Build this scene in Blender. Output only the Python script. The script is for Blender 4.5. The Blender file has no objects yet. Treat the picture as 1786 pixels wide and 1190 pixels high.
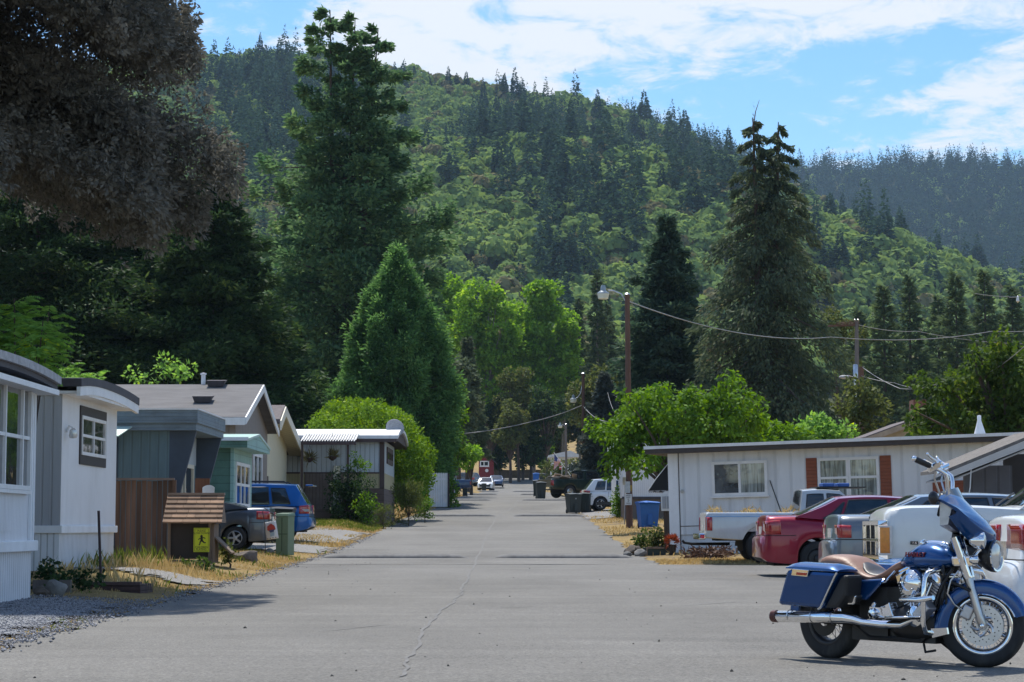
import bpy, bmesh, math, random
import numpy as np
from math import radians as R, sin, cos, pi
from mathutils import Vector, Matrix

S = bpy.context.scene
COL = S.collection

# ---------------------------------------------------------------- camera, world, sun, exposure
F, CX, CY = 3700.0, 893.0, 595.0           # focal length and centre in photograph pixels
HZ = 920.0                                 # row of the horizon
CAMZ = 1.0
PITCH = math.atan((HZ - CY) / F)
cam_d = bpy.data.cameras.new('camera')
cam = bpy.data.objects.new('camera', cam_d); COL.objects.link(cam)
cam_d.sensor_fit = 'HORIZONTAL'; cam_d.sensor_width = 36.0
cam_d.lens = 36.0 * F / 1786.0
cam_d.clip_start = 0.3; cam_d.clip_end = 20000
cam.location = (0, 0, CAMZ); cam.rotation_euler = (pi / 2 + PITCH, 0, 0)
S.camera = cam

SUN_EL, SUN_AZ = R(64), R(-16)             # azimuth from straight ahead (+Y), negative = to the left
w = bpy.data.worlds.new('World'); S.world = w; w.use_nodes = True
nt = w.node_tree; nt.nodes.clear()
_out = nt.nodes.new('ShaderNodeOutputWorld'); _bg = nt.nodes.new('ShaderNodeBackground')
_sky = nt.nodes.new('ShaderNodeTexSky'); _sky.sky_type = 'NISHITA'; _sky.sun_disc = False
_sky.sun_elevation = SUN_EL; _sky.sun_rotation = SUN_AZ
_sky.air_density = 1.0; _sky.dust_density = 0.6; _sky.ozone_density = 2.5; _sky.altitude = 300
_bg.inputs['Strength'].default_value = 0.15
# broken cloud layer: project the view direction on a flat layer high above, two noises
_tc = nt.nodes.new('ShaderNodeTexCoord'); _sep = nt.nodes.new('ShaderNodeSeparateXYZ')
nt.links.new(_tc.outputs['Generated'], _sep.inputs[0])
def _m(op, a, b=None, nt_=nt, c=None):
    n = nt_.nodes.new('ShaderNodeMath'); n.operation = op
    for i, v in enumerate((a, b, c)):
        if v is None: continue
        if isinstance(v, (int, float)): n.inputs[i].default_value = v
        else: nt_.links.new(v, n.inputs[i])
    return n.outputs[0]
_z = _m('MAXIMUM', _sep.outputs[2], 0.02)
_px = _m('DIVIDE', _sep.outputs[0], _m('ADD', _z, 0.10)); _py = _m('DIVIDE', _sep.outputs[1], _m('ADD', _z, 0.10))
# streak the layer from upper left to lower right of the view
_u = _m('ADD', _m('MULTIPLY', _px, 1.0), _m('MULTIPLY', _py, 0.35))
_v = _m('ADD', _m('MULTIPLY', _px, -0.35), _m('MULTIPLY', _py, 0.8))
_cmb = nt.nodes.new('ShaderNodeCombineXYZ'); nt.links.new(_u, _cmb.inputs[0]); nt.links.new(_v, _cmb.inputs[1])
_cmb.inputs[2].default_value = 4.3
_n1 = nt.nodes.new('ShaderNodeTexNoise'); _n1.inputs['Scale'].default_value = 2.0; _n1.inputs['Detail'].default_value = 9
_n1.inputs['Roughness'].default_value = 0.56; _n1.inputs['Distortion'].default_value = 0.25
nt.links.new(_cmb.outputs[0], _n1.inputs['Vector'])
_n2 = nt.nodes.new('ShaderNodeTexNoise'); _n2.inputs['Scale'].default_value = 7.5; _n2.inputs['Detail'].default_value = 7
_n2.inputs['Roughness'].default_value = 0.68; _n2.inputs['Distortion'].default_value = 0.4
nt.links.new(_cmb.outputs[0], _n2.inputs['Vector'])
# thicker towards the left and overhead, opener to the right
_az = _m('DIVIDE', _sep.outputs[0], _m('MAXIMUM', _m('ABSOLUTE', _sep.outputs[1]), .05)); _elv = _m('DIVIDE', _sep.outputs[2], _m('MAXIMUM', _m('ABSOLUTE', _sep.outputs[1]), .05))
def _bank(a, e, sa, se, amt, tilt=0.0):
    da = _m('SUBTRACT', _az, a); de = _m('SUBTRACT', _m('SUBTRACT', _elv, e), _m('MULTIPLY', da, tilt))
    d = _m('SQRT', _m('ADD', _m('POWER', _m('ABSOLUTE', _m('DIVIDE', da, sa)), 2.0), _m('POWER', _m('ABSOLUTE', _m('DIVIDE', de, se)), 2.0)))
    return _m('MULTIPLY', _m('MAXIMUM', _m('SUBTRACT', 1.0, d), 0.0), amt)
_side = _m('ADD', _bank(-.02, .225, .16, .07, .24, -.25), _bank(.16, .262, .16, .035, .28, .06))
_up = _m('ADD', _bank(.235, .195, .07, .04, .14, 0), _m('ADD', _bank(.13, .212, .14, .048, -.17, -.05), _bank(-.105, .235, .05, .05, .05, 0)))
_cv = _m('ADD', _m('ADD', _n1.outputs[0], _m('MULTIPLY', _m('SUBTRACT', _n2.outputs[0], 0.5), 1.25)), _m('ADD', _side, _up))
_rmp = nt.nodes.new('ShaderNodeMapRange'); _rmp.interpolation_type = 'SMOOTHSTEP'
nt.links.new(_cv, _rmp.inputs[0]); _rmp.inputs[1].default_value = 0.44; _rmp.inputs[2].default_value = 0.78
_rmp.inputs[3].default_value = 0.03; _rmp.inputs[4].default_value = 0.95
_mix = nt.nodes.new('ShaderNodeMix'); _mix.data_type = 'RGBA'
_hs = nt.nodes.new('ShaderNodeHueSaturation'); _hs.inputs['Saturation'].default_value = 1.34; _hs.inputs['Value'].default_value = .80
nt.links.new(_sky.outputs[0], _hs.inputs['Color'])
nt.links.new(_rmp.outputs[0], _mix.inputs['Factor']); nt.links.new(_hs.outputs[0], _mix.inputs['A'])
_mix.inputs['B'].default_value = (4.15, 4.3, 4.55, 1)
nt.links.new(_mix.outputs['Result'], _bg.inputs['Color']); nt.links.new(_bg.outputs[0], _out.inputs[0])

sl = bpy.data.lights.new('sun', 'SUN'); sl.energy = 3.8; sl.angle = R(0.55); sl.color = (1.0, 0.95, 0.86)
so = bpy.data.objects.new('sun', sl); COL.objects.link(so)
_sd = Vector((sin(SUN_AZ) * cos(SUN_EL), cos(SUN_AZ) * cos(SUN_EL), sin(SUN_EL)))
so.rotation_euler = (-_sd).to_track_quat('-Z', 'Y').to_euler(); so.location = (0, 60, 60)

S.view_settings.view_transform = 'Standard'; S.view_settings.look = 'None'
S.view_settings.exposure = 0.57; S.view_settings.gamma = 1.0
S.render.engine = 'CYCLES'
S.cycles.max_bounces = 6; S.cycles.diffuse_bounces = 3; S.cycles.glossy_bounces = 3; S.cycles.transmission_bounces = 4
S.cycles.transparent_max_bounces = 6; S.cycles.volume_bounces = 1
S.cycles.use_denoising = True

# ---------------------------------------------------------------- helpers
rng = np.random.default_rng(7)
_c, _s = cos(PITCH), sin(PITCH)
def P(px, py, Y):
    """point of the place seen at a pixel of the photograph, Y metres ahead"""
    u = (px - CX) / F; v = (CY - py) / F
    d = (u, _c - v * _s, _s + v * _c); t = Y / d[1]
    return Vector((d[0] * t, Y, CAMZ + d[2] * t))
def PX(px, Y): return (px - CX) / F * Y * 1.0
OFF = {}
def tag(o, label=None, cat=None, group=None, kind=None):
    if label: o['label'] = label
    if cat: o['category'] = cat
    if group: o['group'] = group
    if kind: o['kind'] = kind
    return o
def empty(name, loc, rz=0.0, label=None, cat=None, group=None, world=True, ry=0.0, sc=1.0):
    """a thing's base; with world=True its parts are given in world coordinates"""
    o = bpy.data.objects.new(name, None); COL.objects.link(o)
    o.empty_display_size = 0.2; o.location = loc; o.rotation_euler = (0, ry, rz); o.scale = (sc,) * 3
    OFF[o] = Vector(loc) if world else Vector((0, 0, 0))
    return tag(o, label, cat, group)
class MB:
    """collects shapes; build() links them as one mesh object"""
    def __init__(s): s.v = []; s.f = []; s.mi = []; s.cur = 0
    def add(s, vs, fs):
        b = len(s.v); s.v += [tuple(p) for p in vs]
        s.f += [tuple(i + b for i in f) for f in fs]; s.mi += [s.cur] * len(fs); return s
    def box(s, x0, x1, y0, y1, z0, z1):
        if x0 > x1: x0, x1 = x1, x0
        if y0 > y1: y0, y1 = y1, y0
        if z0 > z1: z0, z1 = z1, z0
        v = [(x0, y0, z0), (x1, y0, z0), (x1, y1, z0), (x0, y1, z0), (x0, y0, z1), (x1, y0, z1), (x1, y1, z1), (x0, y1, z1)]
        return s.add(v, [(3, 2, 1, 0), (4, 5, 6, 7), (0, 1, 5, 4), (1, 2, 6, 5), (2, 3, 7, 6), (3, 0, 4, 7)])
    def hexa(s, v):  # eight corners, bottom four ccw then top four
        return s.add(v, [(3, 2, 1, 0), (4, 5, 6, 7), (0, 1, 5, 4), (1, 2, 6, 5), (2, 3, 7, 6), (3, 0, 4, 7)])
    def obox(s, c, ax, ay, az):
        c = Vector(c); ax, ay, az = Vector(ax), Vector(ay), Vector(az)
        v = [c - ax - ay - az, c + ax - ay - az, c + ax + ay - az, c - ax + ay - az, c - ax - ay + az, c + ax - ay + az, c + ax + ay + az, c - ax + ay + az]
        return s.hexa(v)
    def prism(s, pts, vec):
        n = len(pts); vec = Vector(vec); a = [Vector(p) for p in pts]; b = [p + vec for p in a]
        return s.add(a + b, [tuple(range(n))[::-1], tuple(range(n, 2 * n))] + [(i, (i + 1) % n, n + (i + 1) % n, n + i) for i in range(n)])
    def tube(s, pts, r, n=8, cap=True):
        pts = [Vector(p) for p in pts]; m = len(pts)
        rr = [r] * m if isinstance(r, (int, float)) else list(r)
        up = None; vs = []
        for i, p in enumerate(pts):
            t = (pts[min(i + 1, m - 1)] - pts[max(i - 1, 0)]).normalized()
            if up is None:
                up = Vector((0, 0, 1)) if abs(t.z) < .9 else Vector((1, 0, 0))
            a = t.cross(up).normalized(); b = a.cross(t).normalized(); up = b
            vs += [p + (a * cos(2 * pi * k / n) + b * sin(2 * pi * k / n)) * rr[i] for k in range(n)]
        fs = [(i * n + k, i * n + (k + 1) % n, (i + 1) * n + (k + 1) % n, (i + 1) * n + k) for i in range(m - 1) for k in range(n)]
        if cap: fs += [tuple(range(n))[::-1], tuple(range((m - 1) * n, m * n))]
        return s.add(vs, fs)
    def lathe(s, prof, c=(0, 0, 0), axis='Z', n=24, close=False, a0=0.0, a1=2 * pi):
        """prof: (radius, height) pairs turned about an axis through c; axis may be a vector"""
        c = Vector(c); full = abs(a1 - a0 - 2 * pi) < 1e-6
        ax = {'X': Vector((1, 0, 0)), 'Y': Vector((0, 1, 0)), 'Z': Vector((0, 0, 1))}[axis] if isinstance(axis, str) else Vector(axis).normalized()
        u = Vector((0, 0, 1)) if abs(ax.z) < .9 else Vector((1, 0, 0))
        u = (u - ax * u.dot(ax)).normalized(); v = ax.cross(u)
        k = n if full else n + 1; vs = []
        for r, h in prof:
            for i in range(k):
                t = a0 + (a1 - a0) * i / n
                vs.append(c + ax * h + (u * cos(t) + v * sin(t)) * r)
        m = len(prof); fs = []
        for j in range(m - 1 if not close else m):
            j2 = (j + 1) % m
            for i in range(n):
                i2 = (i + 1) % k if full else i + 1
                fs.append((j * k + i, j * k + i2, j2 * k + i2, j2 * k + i))
        return s.add(vs, fs)
    def sphere(s, c, r, n=12, m=8, sc=(1, 1, 1)):
        prof = [(max(1e-4, sin(pi * j / m)) * r, -cos(pi * j / m) * r) for j in range(m + 1)]
        b = len(s.v); s.lathe(prof, (0, 0, 0), 'Z', n)
        for i in range(b, len(s.v)):
            p = s.v[i]; s.v[i] = (c[0] + p[0] * sc[0], c[1] + p[1] * sc[1], c[2] + p[2] * sc[2])
        return s
    def loft(s, rings, cap=True, closed=True):
        n = len(rings[0]); vs = [p for r in rings for p in r]; fs = []
        for i in range(len(rings) - 1):
            for k in range(n if closed else n - 1):
                k2 = (k + 1) % n
                fs.append((i * n + k, i * n + k2, (i + 1) * n + k2, (i + 1) * n + k))
        if cap: fs += [tuple(range(n))[::-1], tuple(range((len(rings) - 1) * n, len(rings) * n))]
        return s.add(vs, fs)
    def build(s, name, mats, parent=None, smooth=30, label=None, bevel=0.0, sub=0, **kw):
        me = bpy.data.meshes.new(name); off = OFF.get(parent, Vector((0, 0, 0))) if parent else Vector(kw.pop('at', (0, 0, 0)))
        me.from_pydata([(p[0] - off[0], p[1] - off[1], p[2] - off[2]) for p in s.v], [], s.f)
        mats = mats if isinstance(mats, (list, tuple)) else [mats]
        for m in mats: me.materials.append(m)
        if any(s.mi): me.polygons.foreach_set('material_index', s.mi)
        bm = bmesh.new(); bm.from_mesh(me); bmesh.ops.remove_doubles(bm, verts=bm.verts, dist=1e-5)
        bmesh.ops.recalc_face_normals(bm, faces=bm.faces)
        bm.to_mesh(me); bm.free()
        if smooth:
            me.polygons.foreach_set('use_smooth', [True] * len(me.polygons)); me.set_sharp_from_angle(angle=R(smooth))
        o = bpy.data.objects.new(name, me); COL.objects.link(o)
        if parent: o.parent = parent; OFF[o] = off
        else: o.location = off
        if bevel:
            b = o.modifiers.new('bevel', 'BEVEL'); b.width = bevel; b.segments = 2; b.limit_method = 'ANGLE'; b.angle_limit = R(40)
        if sub:
            b = o.modifiers.new('sub', 'SUBSURF'); b.levels = sub; b.render_levels = sub
        return tag(o, label, **kw)
def raw_mesh(name, verts, faces, mats, parent=None, mi=None, smooth=False):
    """numpy arrays straight into a mesh; faces all with the same corner count"""
    me = bpy.data.meshes.new(name); verts = np.asarray(verts, np.float32); faces = np.asarray(faces, np.int32)
    off = OFF.get(parent) if parent else None
    if off is not None: verts = verts - np.array(off, np.float32)
    nf, k = faces.shape
    me.vertices.add(len(verts)); me.vertices.foreach_set('co', verts.ravel())
    me.loops.add(nf * k); me.loops.foreach_set('vertex_index', faces.ravel())
    me.polygons.add(nf); me.polygons.foreach_set('loop_start', np.arange(0, nf * k, k, dtype=np.int32))
    try: me.polygons.foreach_set('loop_total', np.full(nf, k, np.int32))
    except Exception: pass
    for m in (mats if isinstance(mats, (list, tuple)) else [mats]): me.materials.append(m)
    if mi is not None: me.polygons.foreach_set('material_index', np.asarray(mi, np.int32))
    if smooth: me.polygons.foreach_set('use_smooth', np.ones(nf, bool))
    me.update(calc_edges=True); me.validate()
    o = bpy.data.objects.new(name, me); COL.objects.link(o)
    if parent: o.parent = parent; OFF[o] = OFF.get(parent, Vector((0, 0, 0)))
    return o
def copy_tree(o, parent=None):
    c = o.copy(); COL.objects.link(c); c.parent = parent
    for ch in list(o.children): copy_tree(ch, c)
    return c

# ---------------------------------------------------------------- materials
MATS = {}
def _nodes(name):
    m = bpy.data.materials.new(name); m.use_nodes = True
    t = m.node_tree; b = t.nodes['Principled BSDF']; return m, t, b
def mat(name, col, rough=.6, metal=0.0, var=.18, scale=3.0, bump=0.0, bscale=None, coat=0.0, ribs=None, dirt=None, spec=.5, stretch=(1, 1, 1), ribcol=0.0, island=0.0):
    """painted / wooden / stony surface: colour broken by noise, optional ribs (period, depth, axis) and low stains"""
    m, t, b = _nodes(name); L = t.links
    tc = t.nodes.new('ShaderNodeTexCoord'); mp = t.nodes.new('ShaderNodeMapping'); mp.inputs['Scale'].default_value = stretch
    L.new(tc.outputs['Object'], mp.inputs[0])
    n = t.nodes.new('ShaderNodeTexNoise'); n.inputs['Scale'].default_value = scale; n.inputs['Detail'].default_value = 8; n.inputs['Roughness'].default_value = .62
    L.new(mp.outputs[0], n.inputs['Vector'])
    r = t.nodes.new('ShaderNodeMapRange'); L.new(n.outputs[0], r.inputs[0]); r.inputs[1].default_value = .3; r.inputs[2].default_value = .7
    mx = t.nodes.new('ShaderNodeMix'); mx.data_type = 'RGBA'; L.new(r.outputs[0], mx.inputs['Factor'])
    c = np.array(col[:3])
    mx.inputs['A'].default_value = (*np.clip(c * (1 - var), 0, 1), 1); mx.inputs['B'].default_value = (*np.clip(c * (1 + var * .7), 0, 1), 1)
    out = mx.outputs['Result']
    if dirt:
        n2 = t.nodes.new('ShaderNodeTexNoise'); n2.inputs['Scale'].default_value = dirt[1]; n2.inputs['Detail'].default_value = 10; n2.inputs['Roughness'].default_value = .7
        mp2 = t.nodes.new('ShaderNodeMapping'); mp2.inputs['Scale'].default_value = (1, 1, .25) if len(dirt) < 4 else dirt[3]
        L.new(tc.outputs['Object'], mp2.inputs[0]); L.new(mp2.outputs[0], n2.inputs['Vector'])
        r2 = t.nodes.new('ShaderNodeMapRange'); L.new(n2.outputs[0], r2.inputs[0]); r2.inputs[1].default_value = .5; r2.inputs[2].default_value = .78; r2.inputs[4].default_value = dirt[2]
        mx2 = t.nodes.new('ShaderNodeMix'); mx2.data_type = 'RGBA'; L.new(r2.outputs[0], mx2.inputs['Factor']); L.new(out, mx2.inputs['A'])
        mx2.inputs['B'].default_value = (*dirt[0], 1); out = mx2.outputs['Result']
    if island:
        ge = t.nodes.new('ShaderNodeNewGeometry'); hv = t.nodes.new('ShaderNodeHueSaturation'); L.new(out, hv.inputs['Color'])
        L.new(_m('ADD', _m('MULTIPLY', ge.outputs['Random Per Island'], 2 * island, t), 1 - island, t), hv.inputs['Value']); out = hv.outputs['Color']
    h = None
    if ribs:
        per, dep, ax = ribs
        sp = t.nodes.new('ShaderNodeSeparateXYZ'); L.new(tc.outputs['Object'], sp.inputs[0])
        if ax == 'XY': src = _m('ADD', sp.outputs[0], sp.outputs[1], t)
        else: src = sp.outputs['XYZ'.index(ax)]
        fr = _m('FRACT', _m('DIVIDE', src, per, t), None, t)
        tri = _m('ABSOLUTE', _m('SUBTRACT', fr, .5, t), None, t)           # 0.5 at the seams
        if ribcol < 0:   # lap boards: saw tooth
            h = _m('MULTIPLY', fr, -dep, t); edge = _m('GREATER_THAN', fr, .93, t)
        else:
            g = t.nodes.new('ShaderNodeMapRange'); L.new(tri, g.inputs[0]); g.inputs[1].default_value = .36; g.inputs[2].default_value = .46; g.interpolation_type = 'SMOOTHSTEP'
            edge = g.outputs[0]; h = _m('MULTIPLY', edge, -dep, t)
        if abs(ribcol) > 0:
            mx3 = t.nodes.new('ShaderNodeMix'); mx3.data_type = 'RGBA'; L.new(_m('MULTIPLY', edge, abs(ribcol), t), mx3.inputs['Factor']); L.new(out, mx3.inputs['A'])
            mx3.inputs['B'].default_value = (*(c * .3), 1); out = mx3.outputs['Result']
    L.new(out, b.inputs['Base Color'])
    b.inputs['Roughness'].default_value = rough; b.inputs['Metallic'].default_value = metal
    b.inputs['Specular IOR Level'].default_value = spec
    if coat: b.inputs['Coat Weight'].default_value = coat; b.inputs['Coat Roughness'].default_value = .04
    if bump or h is not None:
        bp = t.nodes.new('ShaderNodeBump'); bp.inputs['Strength'].default_value = 1.0
        bp.inputs['Distance'].default_value = 1.0
        n3 = t.nodes.new('ShaderNodeTexNoise'); n3.inputs['Scale'].default_value = bscale or scale * 12; n3.inputs['Detail'].default_value = 6
        L.new(mp.outputs[0], n3.inputs['Vector'])
        hh = _m('MULTIPLY', n3.outputs[0], bump, t)
        if h is not None: hh = _m('ADD', hh, h, t)
        L.new(hh, bp.inputs['Height']); L.new(bp.outputs[0], b.inputs['Normal'])
    MATS[name] = m; return m
def glass(name, col=(.02, .025, .03), rough=.03, stripes=None, coat=1.0):
    m, t, b = _nodes(name); L = t.links
    b.inputs['Roughness'].default_value = rough; b.inputs['Base Color'].default_value = (*col, 1); b.inputs['Specular IOR Level'].default_value = .8
    tc = t.nodes.new('ShaderNodeTexCoord')
    n = t.nodes.new('ShaderNodeTexNoise'); n.inputs['Scale'].default_value = 1.6; n.inputs['Detail'].default_value = 2
    L.new(tc.outputs['Object'], n.inputs['Vector'])
    bp = t.nodes.new('ShaderNodeBump'); bp.inputs['Distance'].default_value = .012; L.new(n.outputs[0], bp.inputs['Height']); L.new(bp.outputs[0], b.inputs['Coat Normal'])
    b.inputs['Coat Weight'].default_value = coat; b.inputs['Coat Roughness'].default_value = .01
    mx = t.nodes.new('ShaderNodeMix'); mx.data_type = 'RGBA'
    n2 = t.nodes.new('ShaderNodeTexNoise'); n2.inputs['Scale'].default_value = 5; n2.inputs['Detail'].default_value = 3
    mp = t.nodes.new('ShaderNodeMapping'); mp.inputs['Scale'].default_value = (stripes[1], stripes[1], .25) if stripes else (1, 1, 1)
    L.new(tc.outputs['Object'], mp.inputs[0]); L.new(mp.outputs[0], n2.inputs['Vector'])
    r = t.nodes.new('ShaderNodeMapRange'); L.new(n2.outputs[0], r.inputs[0]); r.inputs[1].default_value = .38; r.inputs[2].default_value = .62
    L.new(r.outputs[0], mx.inputs['Factor']); mx.inputs['A'].default_value = (*col, 1)
    c2 = stripes[0] if stripes else tuple(x * 2.2 for x in col)
    mx.inputs['B'].default_value = (*c2, 1); L.new(mx.outputs['Result'], b.inputs['Base Color'])
    MATS[name] = m; return m
def leafmat(name, c1, c2, c3=None, trans=.35, scale=.5, rough=.6, spec=.08, rnd=.55):
    """foliage: each leaf gets its own tint, larger clumps drift between the two greens"""
    m, t, b = _nodes(name); L = t.links
    geo = t.nodes.new('ShaderNodeNewGeometry'); tc = t.nodes.new('ShaderNodeTexCoord')
    n = t.nodes.new('ShaderNodeTexNoise'); n.inputs['Scale'].default_value = scale; n.inputs['Detail'].default_value = 4
    L.new(tc.outputs['Object'], n.inputs['Vector'])
    f = _m('ADD', _m('MULTIPLY', geo.outputs['Random Per Island'], rnd, t), _m('MULTIPLY', _m('SUBTRACT', n.outputs[0], .28, t), 1.0, t), t)
    cr = t.nodes.new('ShaderNodeValToRGB'); L.new(f, cr.inputs[0])
    cr.color_ramp.elements[0].position = .15; cr.color_ramp.elements[0].color = (*c1, 1)
    cr.color_ramp.elements[1].position = .75; cr.color_ramp.elements[1].color = (*c2, 1)
    if c3:
        e = cr.color_ramp.elements.new(.92); e.color = (*c3, 1)
    L.new(cr.outputs[0], b.inputs['Base Color']); b.inputs['Roughness'].default_value = rough; b.inputs['Specular IOR Level'].default_value = spec
    tr = t.nodes.new('ShaderNodeBsdfTranslucent'); hs = t.nodes.new('ShaderNodeHueSaturation')
    hs.inputs['Hue'].default_value = .485; hs.inputs['Saturation'].default_value = 1.15; hs.inputs['Value'].default_value = 1.5
    L.new(cr.outputs[0], hs.inputs['Color']); L.new(hs.outputs[0], tr.inputs['Color'])
    ms = t.nodes.new('ShaderNodeMixShader'); ms.inputs[0].default_value = trans
    L.new(b.outputs[0], ms.inputs[1]); L.new(tr.outputs[0], ms.inputs[2])
    L.new(ms.outputs[0], t.nodes['Material Output'].inputs[0])
    MATS[name] = m; return m
def paint(name, col, metal=.35, rough=.28, dust=.12):
    m = mat(name, col, rough, metal, var=.06, scale=2, coat=.8, bump=0, spec=.25, dirt=((.3, .28, .24), 3.0, dust)); return m

M_chrome = mat('chrome', (.82, .83, .85), .07, 1.0, var=.08, scale=6)
M_steel = mat('worn_steel', (.55, .55, .56), .28, 1.0, var=.2, scale=8)
M_alu = mat('cast_aluminium', (.5, .5, .52), .4, .9, var=.2, scale=12)
M_rubber = mat('rubber', (.018, .018, .019), .78, 0, var=.3, scale=9, bump=.001, dirt=((.10, .095, .085), 6, .5))
M_black = mat('black_plastic', (.015, .015, .017), .42, 0, var=.2)
M_dark = mat('dark_underside', (.008, .008, .009), .85, 0, var=.2)
M_white = mat('white_paint', (.82, .83, .84), .5, 0, var=.07, scale=2.5, dirt=((.40, .37, .32), 2.2, .30))
M_trim = mat('white_trim', (.78, .78, .77), .5, 0, var=.07, scale=4, dirt=((.36, .33, .28), 3, .35))
M_glass = glass('window_glass', (.022, .028, .032))
M_curtain = glass('window_with_pale_curtain', (.10, .11, .10), .06, ((.34, .38, .36), 4.5))
M_screen = glass('screened_window', (.020, .022, .026), .3, None, .22)
M_carglass = glass('car_glass', (.010, .013, .015), .02, None, .35)
M_red = mat('red_lens', (.38, .008, .012), .12, 0, var=.35, scale=18, coat=1)
M_amber = mat('amber_lens', (.62, .20, .01), .18, 0, var=.2, scale=25, coat=1)
M_lens = mat('clear_lens', (.62, .62, .60), .1, .3, var=.2, scale=15, coat=1)
M_bark = mat('bark', (.085, .062, .048), .9, 0, var=.45, scale=4, bump=.02, bscale=14, stretch=(1, 1, .3))
M_pale_bark = mat('pale_bark', (.22, .19, .16), .9, 0, var=.4, scale=4, bump=.01, bscale=14, stretch=(1, 1, .3))
M_pole = mat('brown_pole_wood', (.135, .072, .05), .85, 0, var=.35, scale=5, bump=.004, bscale=30, stretch=(1, 1, .12))
M_greypole = mat('grey_pole_wood', (.16, .14, .13), .85, 0, var=.35, scale=5, bump=.004, bscale=30, stretch=(1, 1, .12))
M_wire = mat('wire', (.30, .30, .30), .5, .3)
# ---------------------------------------------------------------- terrain
_gy = np.array([-200, 0, 15, 30, 42, 54, 64, 70, 88, 100, 114, 128, 136, 150, 200, 247, 300, 340, 400, 460])
_gz = np.array([0, 0, 0, .03, .11, .26, .46, .60, 1.05, 1.36, 1.80, 2.45, 2.80, 3.18, 4.2, 5.2, 7.65, 9.8, 14.5, 22])
def prof(Y):
    Y = np.asarray(Y, float)
    return (np.interp(Y - 3, _gy, _gz) + np.interp(Y, _gy, _gz) * 2 + np.interp(Y + 3, _gy, _gz)) / 4
_ey = np.array([0, 10, 17.6, 23.9, 32.8, 48, 56.7, 75, 102, 128, 150, 300])
_el = np.array([-4.1, -4.15, -4.25, -4.45, -4.75, -4.85, -4.87, -4.95, -5.25, -3.9, -3.6, -2.4])
_er = np.array([26, 26, 26, 26, 26, 3.3, 3.28, 3.4, 3.6, 3.4, 3.6, 3.4])
def edge_l(Y): return np.interp(Y, _ey, _el)
def edge_r(Y): return np.interp(Y, [0, 44.5, 46.6, 47.2, 56, 75, 97, 128, 155, 300], [30, 30, 29, 3.3, 3.25, 3.4, 3.6, 3.35, 3.8, 3.4])
def bank(X, Y):
    """verges stand a little above the road"""
    X = np.asarray(X, float); Y = np.asarray(Y, float)
    d = np.clip((edge_l(Y) - .15 - X) / 1.6, 0, 1); d = d * d * (3 - 2 * d)
    hl = np.interp(Y, [0, 22, 28, 36, 46, 60, 72, 90, 300], [.02, .04, .06, .2, .18, .12, .1, .34, .3])
    dr = np.clip((X - edge_r(Y) - .15) / 1.2, 0, 1); dr = dr * dr * (3 - 2 * dr)
    hr = np.interp(Y, [0, 46, 60, 120, 300], [.0, .03, .06, .08, .2])
    return d * hl + dr * hr
def gz(X, Y): return prof(Y) + bank(X, Y)
def G(px, Y, dx=0.0):
    x = PX(px, Y) + dx; return Vector((x, Y, float(gz(x, Y))))

# ground sheet
xs = np.unique(np.concatenate([np.arange(-16, 16.01, .35), np.array([-400, -250, -150, -100, -70, -50, -38, -30, -25, -21, -18, 18, 21, 25, 30, 38, 50, 70, 100, 150, 250, 400])]))
ys = np.unique(np.concatenate([np.arange(8, 60, .4), np.arange(60, 160, .9), np.arange(160, 330, 4), np.arange(330, 480, 12), np.array([-150, -60, -20, 0, 4])]))
XX, YY = np.meshgrid(xs, ys); nx, ny = len(xs), len(ys)
inside = np.clip(np.minimum((XX - edge_l(YY)) / .3, (edge_r(YY) - XX) / .3), 0, 1) * (YY < 318)
ZZ = prof(YY) + bank(XX, YY) - .05 * inside - .004
ZZ += np.where((np.abs(XX) > 5), .02 * np.sin(XX * 2.1 + 1.3 * np.sin(YY * .9)) * np.cos(YY * 1.7), 0) * (1 - inside)
def grid_faces(nx, ny):
    i = np.arange(nx - 1); j = np.arange(ny - 1); I, J = np.meshgrid(i, j); a = (J * nx + I).ravel()
    return np.stack([a, a + 1, a + nx + 1, a + nx], 1)
def ground_mat():
    m, t, b = _nodes('dry_ground'); L = t.links
    tc = t.nodes.new('ShaderNodeTexCoord')
    def noise(sc, d=6, ro=.6):
        n = t.nodes.new('ShaderNodeTexNoise'); n.inputs['Scale'].default_value = sc; n.inputs['Detail'].default_value = d; n.inputs['Roughness'].default_value = ro
        L.new(tc.outputs['Object'], n.inputs['Vector']); return n.outputs[0]
    cr = t.nodes.new('ShaderNodeValToRGB'); L.new(noise(.55), cr.inputs[0]); e = cr.color_ramp.elements
    e[0].position = .32; e[0].color = (.16, .13, .10, 1); e[1].position = .62; e[1].color = (.40, .29, .12, 1)
    k = e.new(.45); k.color = (.34, .25, .12, 1); k = e.new(.74); k.color = (.12, .15, .045, 1)
    n2 = noise(14, 8, .7); mx = t.nodes.new('ShaderNodeMix'); mx.data_type = 'RGBA'; mx.blend_type = 'MULTIPLY'; mx.inputs['Factor'].default_value = .8
    c2 = t.nodes.new('ShaderNodeValToRGB'); L.new(n2, c2.inputs[0]); c2.color_ramp.elements[0].position = .3; c2.color_ramp.elements[0].color = (.45, .42, .4, 1); c2.color_ramp.elements[1].position = .68
    L.new(cr.outputs[0], mx.inputs['A']); L.new(c2.outputs[0], mx.inputs['B']); L.new(mx.outputs['Result'], b.inputs['Base Color'])
    b.inputs['Roughness'].default_value = .95; b.inputs['Specular IOR Level'].default_value = .1
    bp = t.nodes.new('ShaderNodeBump'); bp.inputs['Distance'].default_value = .05; L.new(n2, bp.inputs['Height']); L.new(bp.outputs[0], b.inputs['Normal'])
    return m
M_ground = ground_mat()
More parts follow.
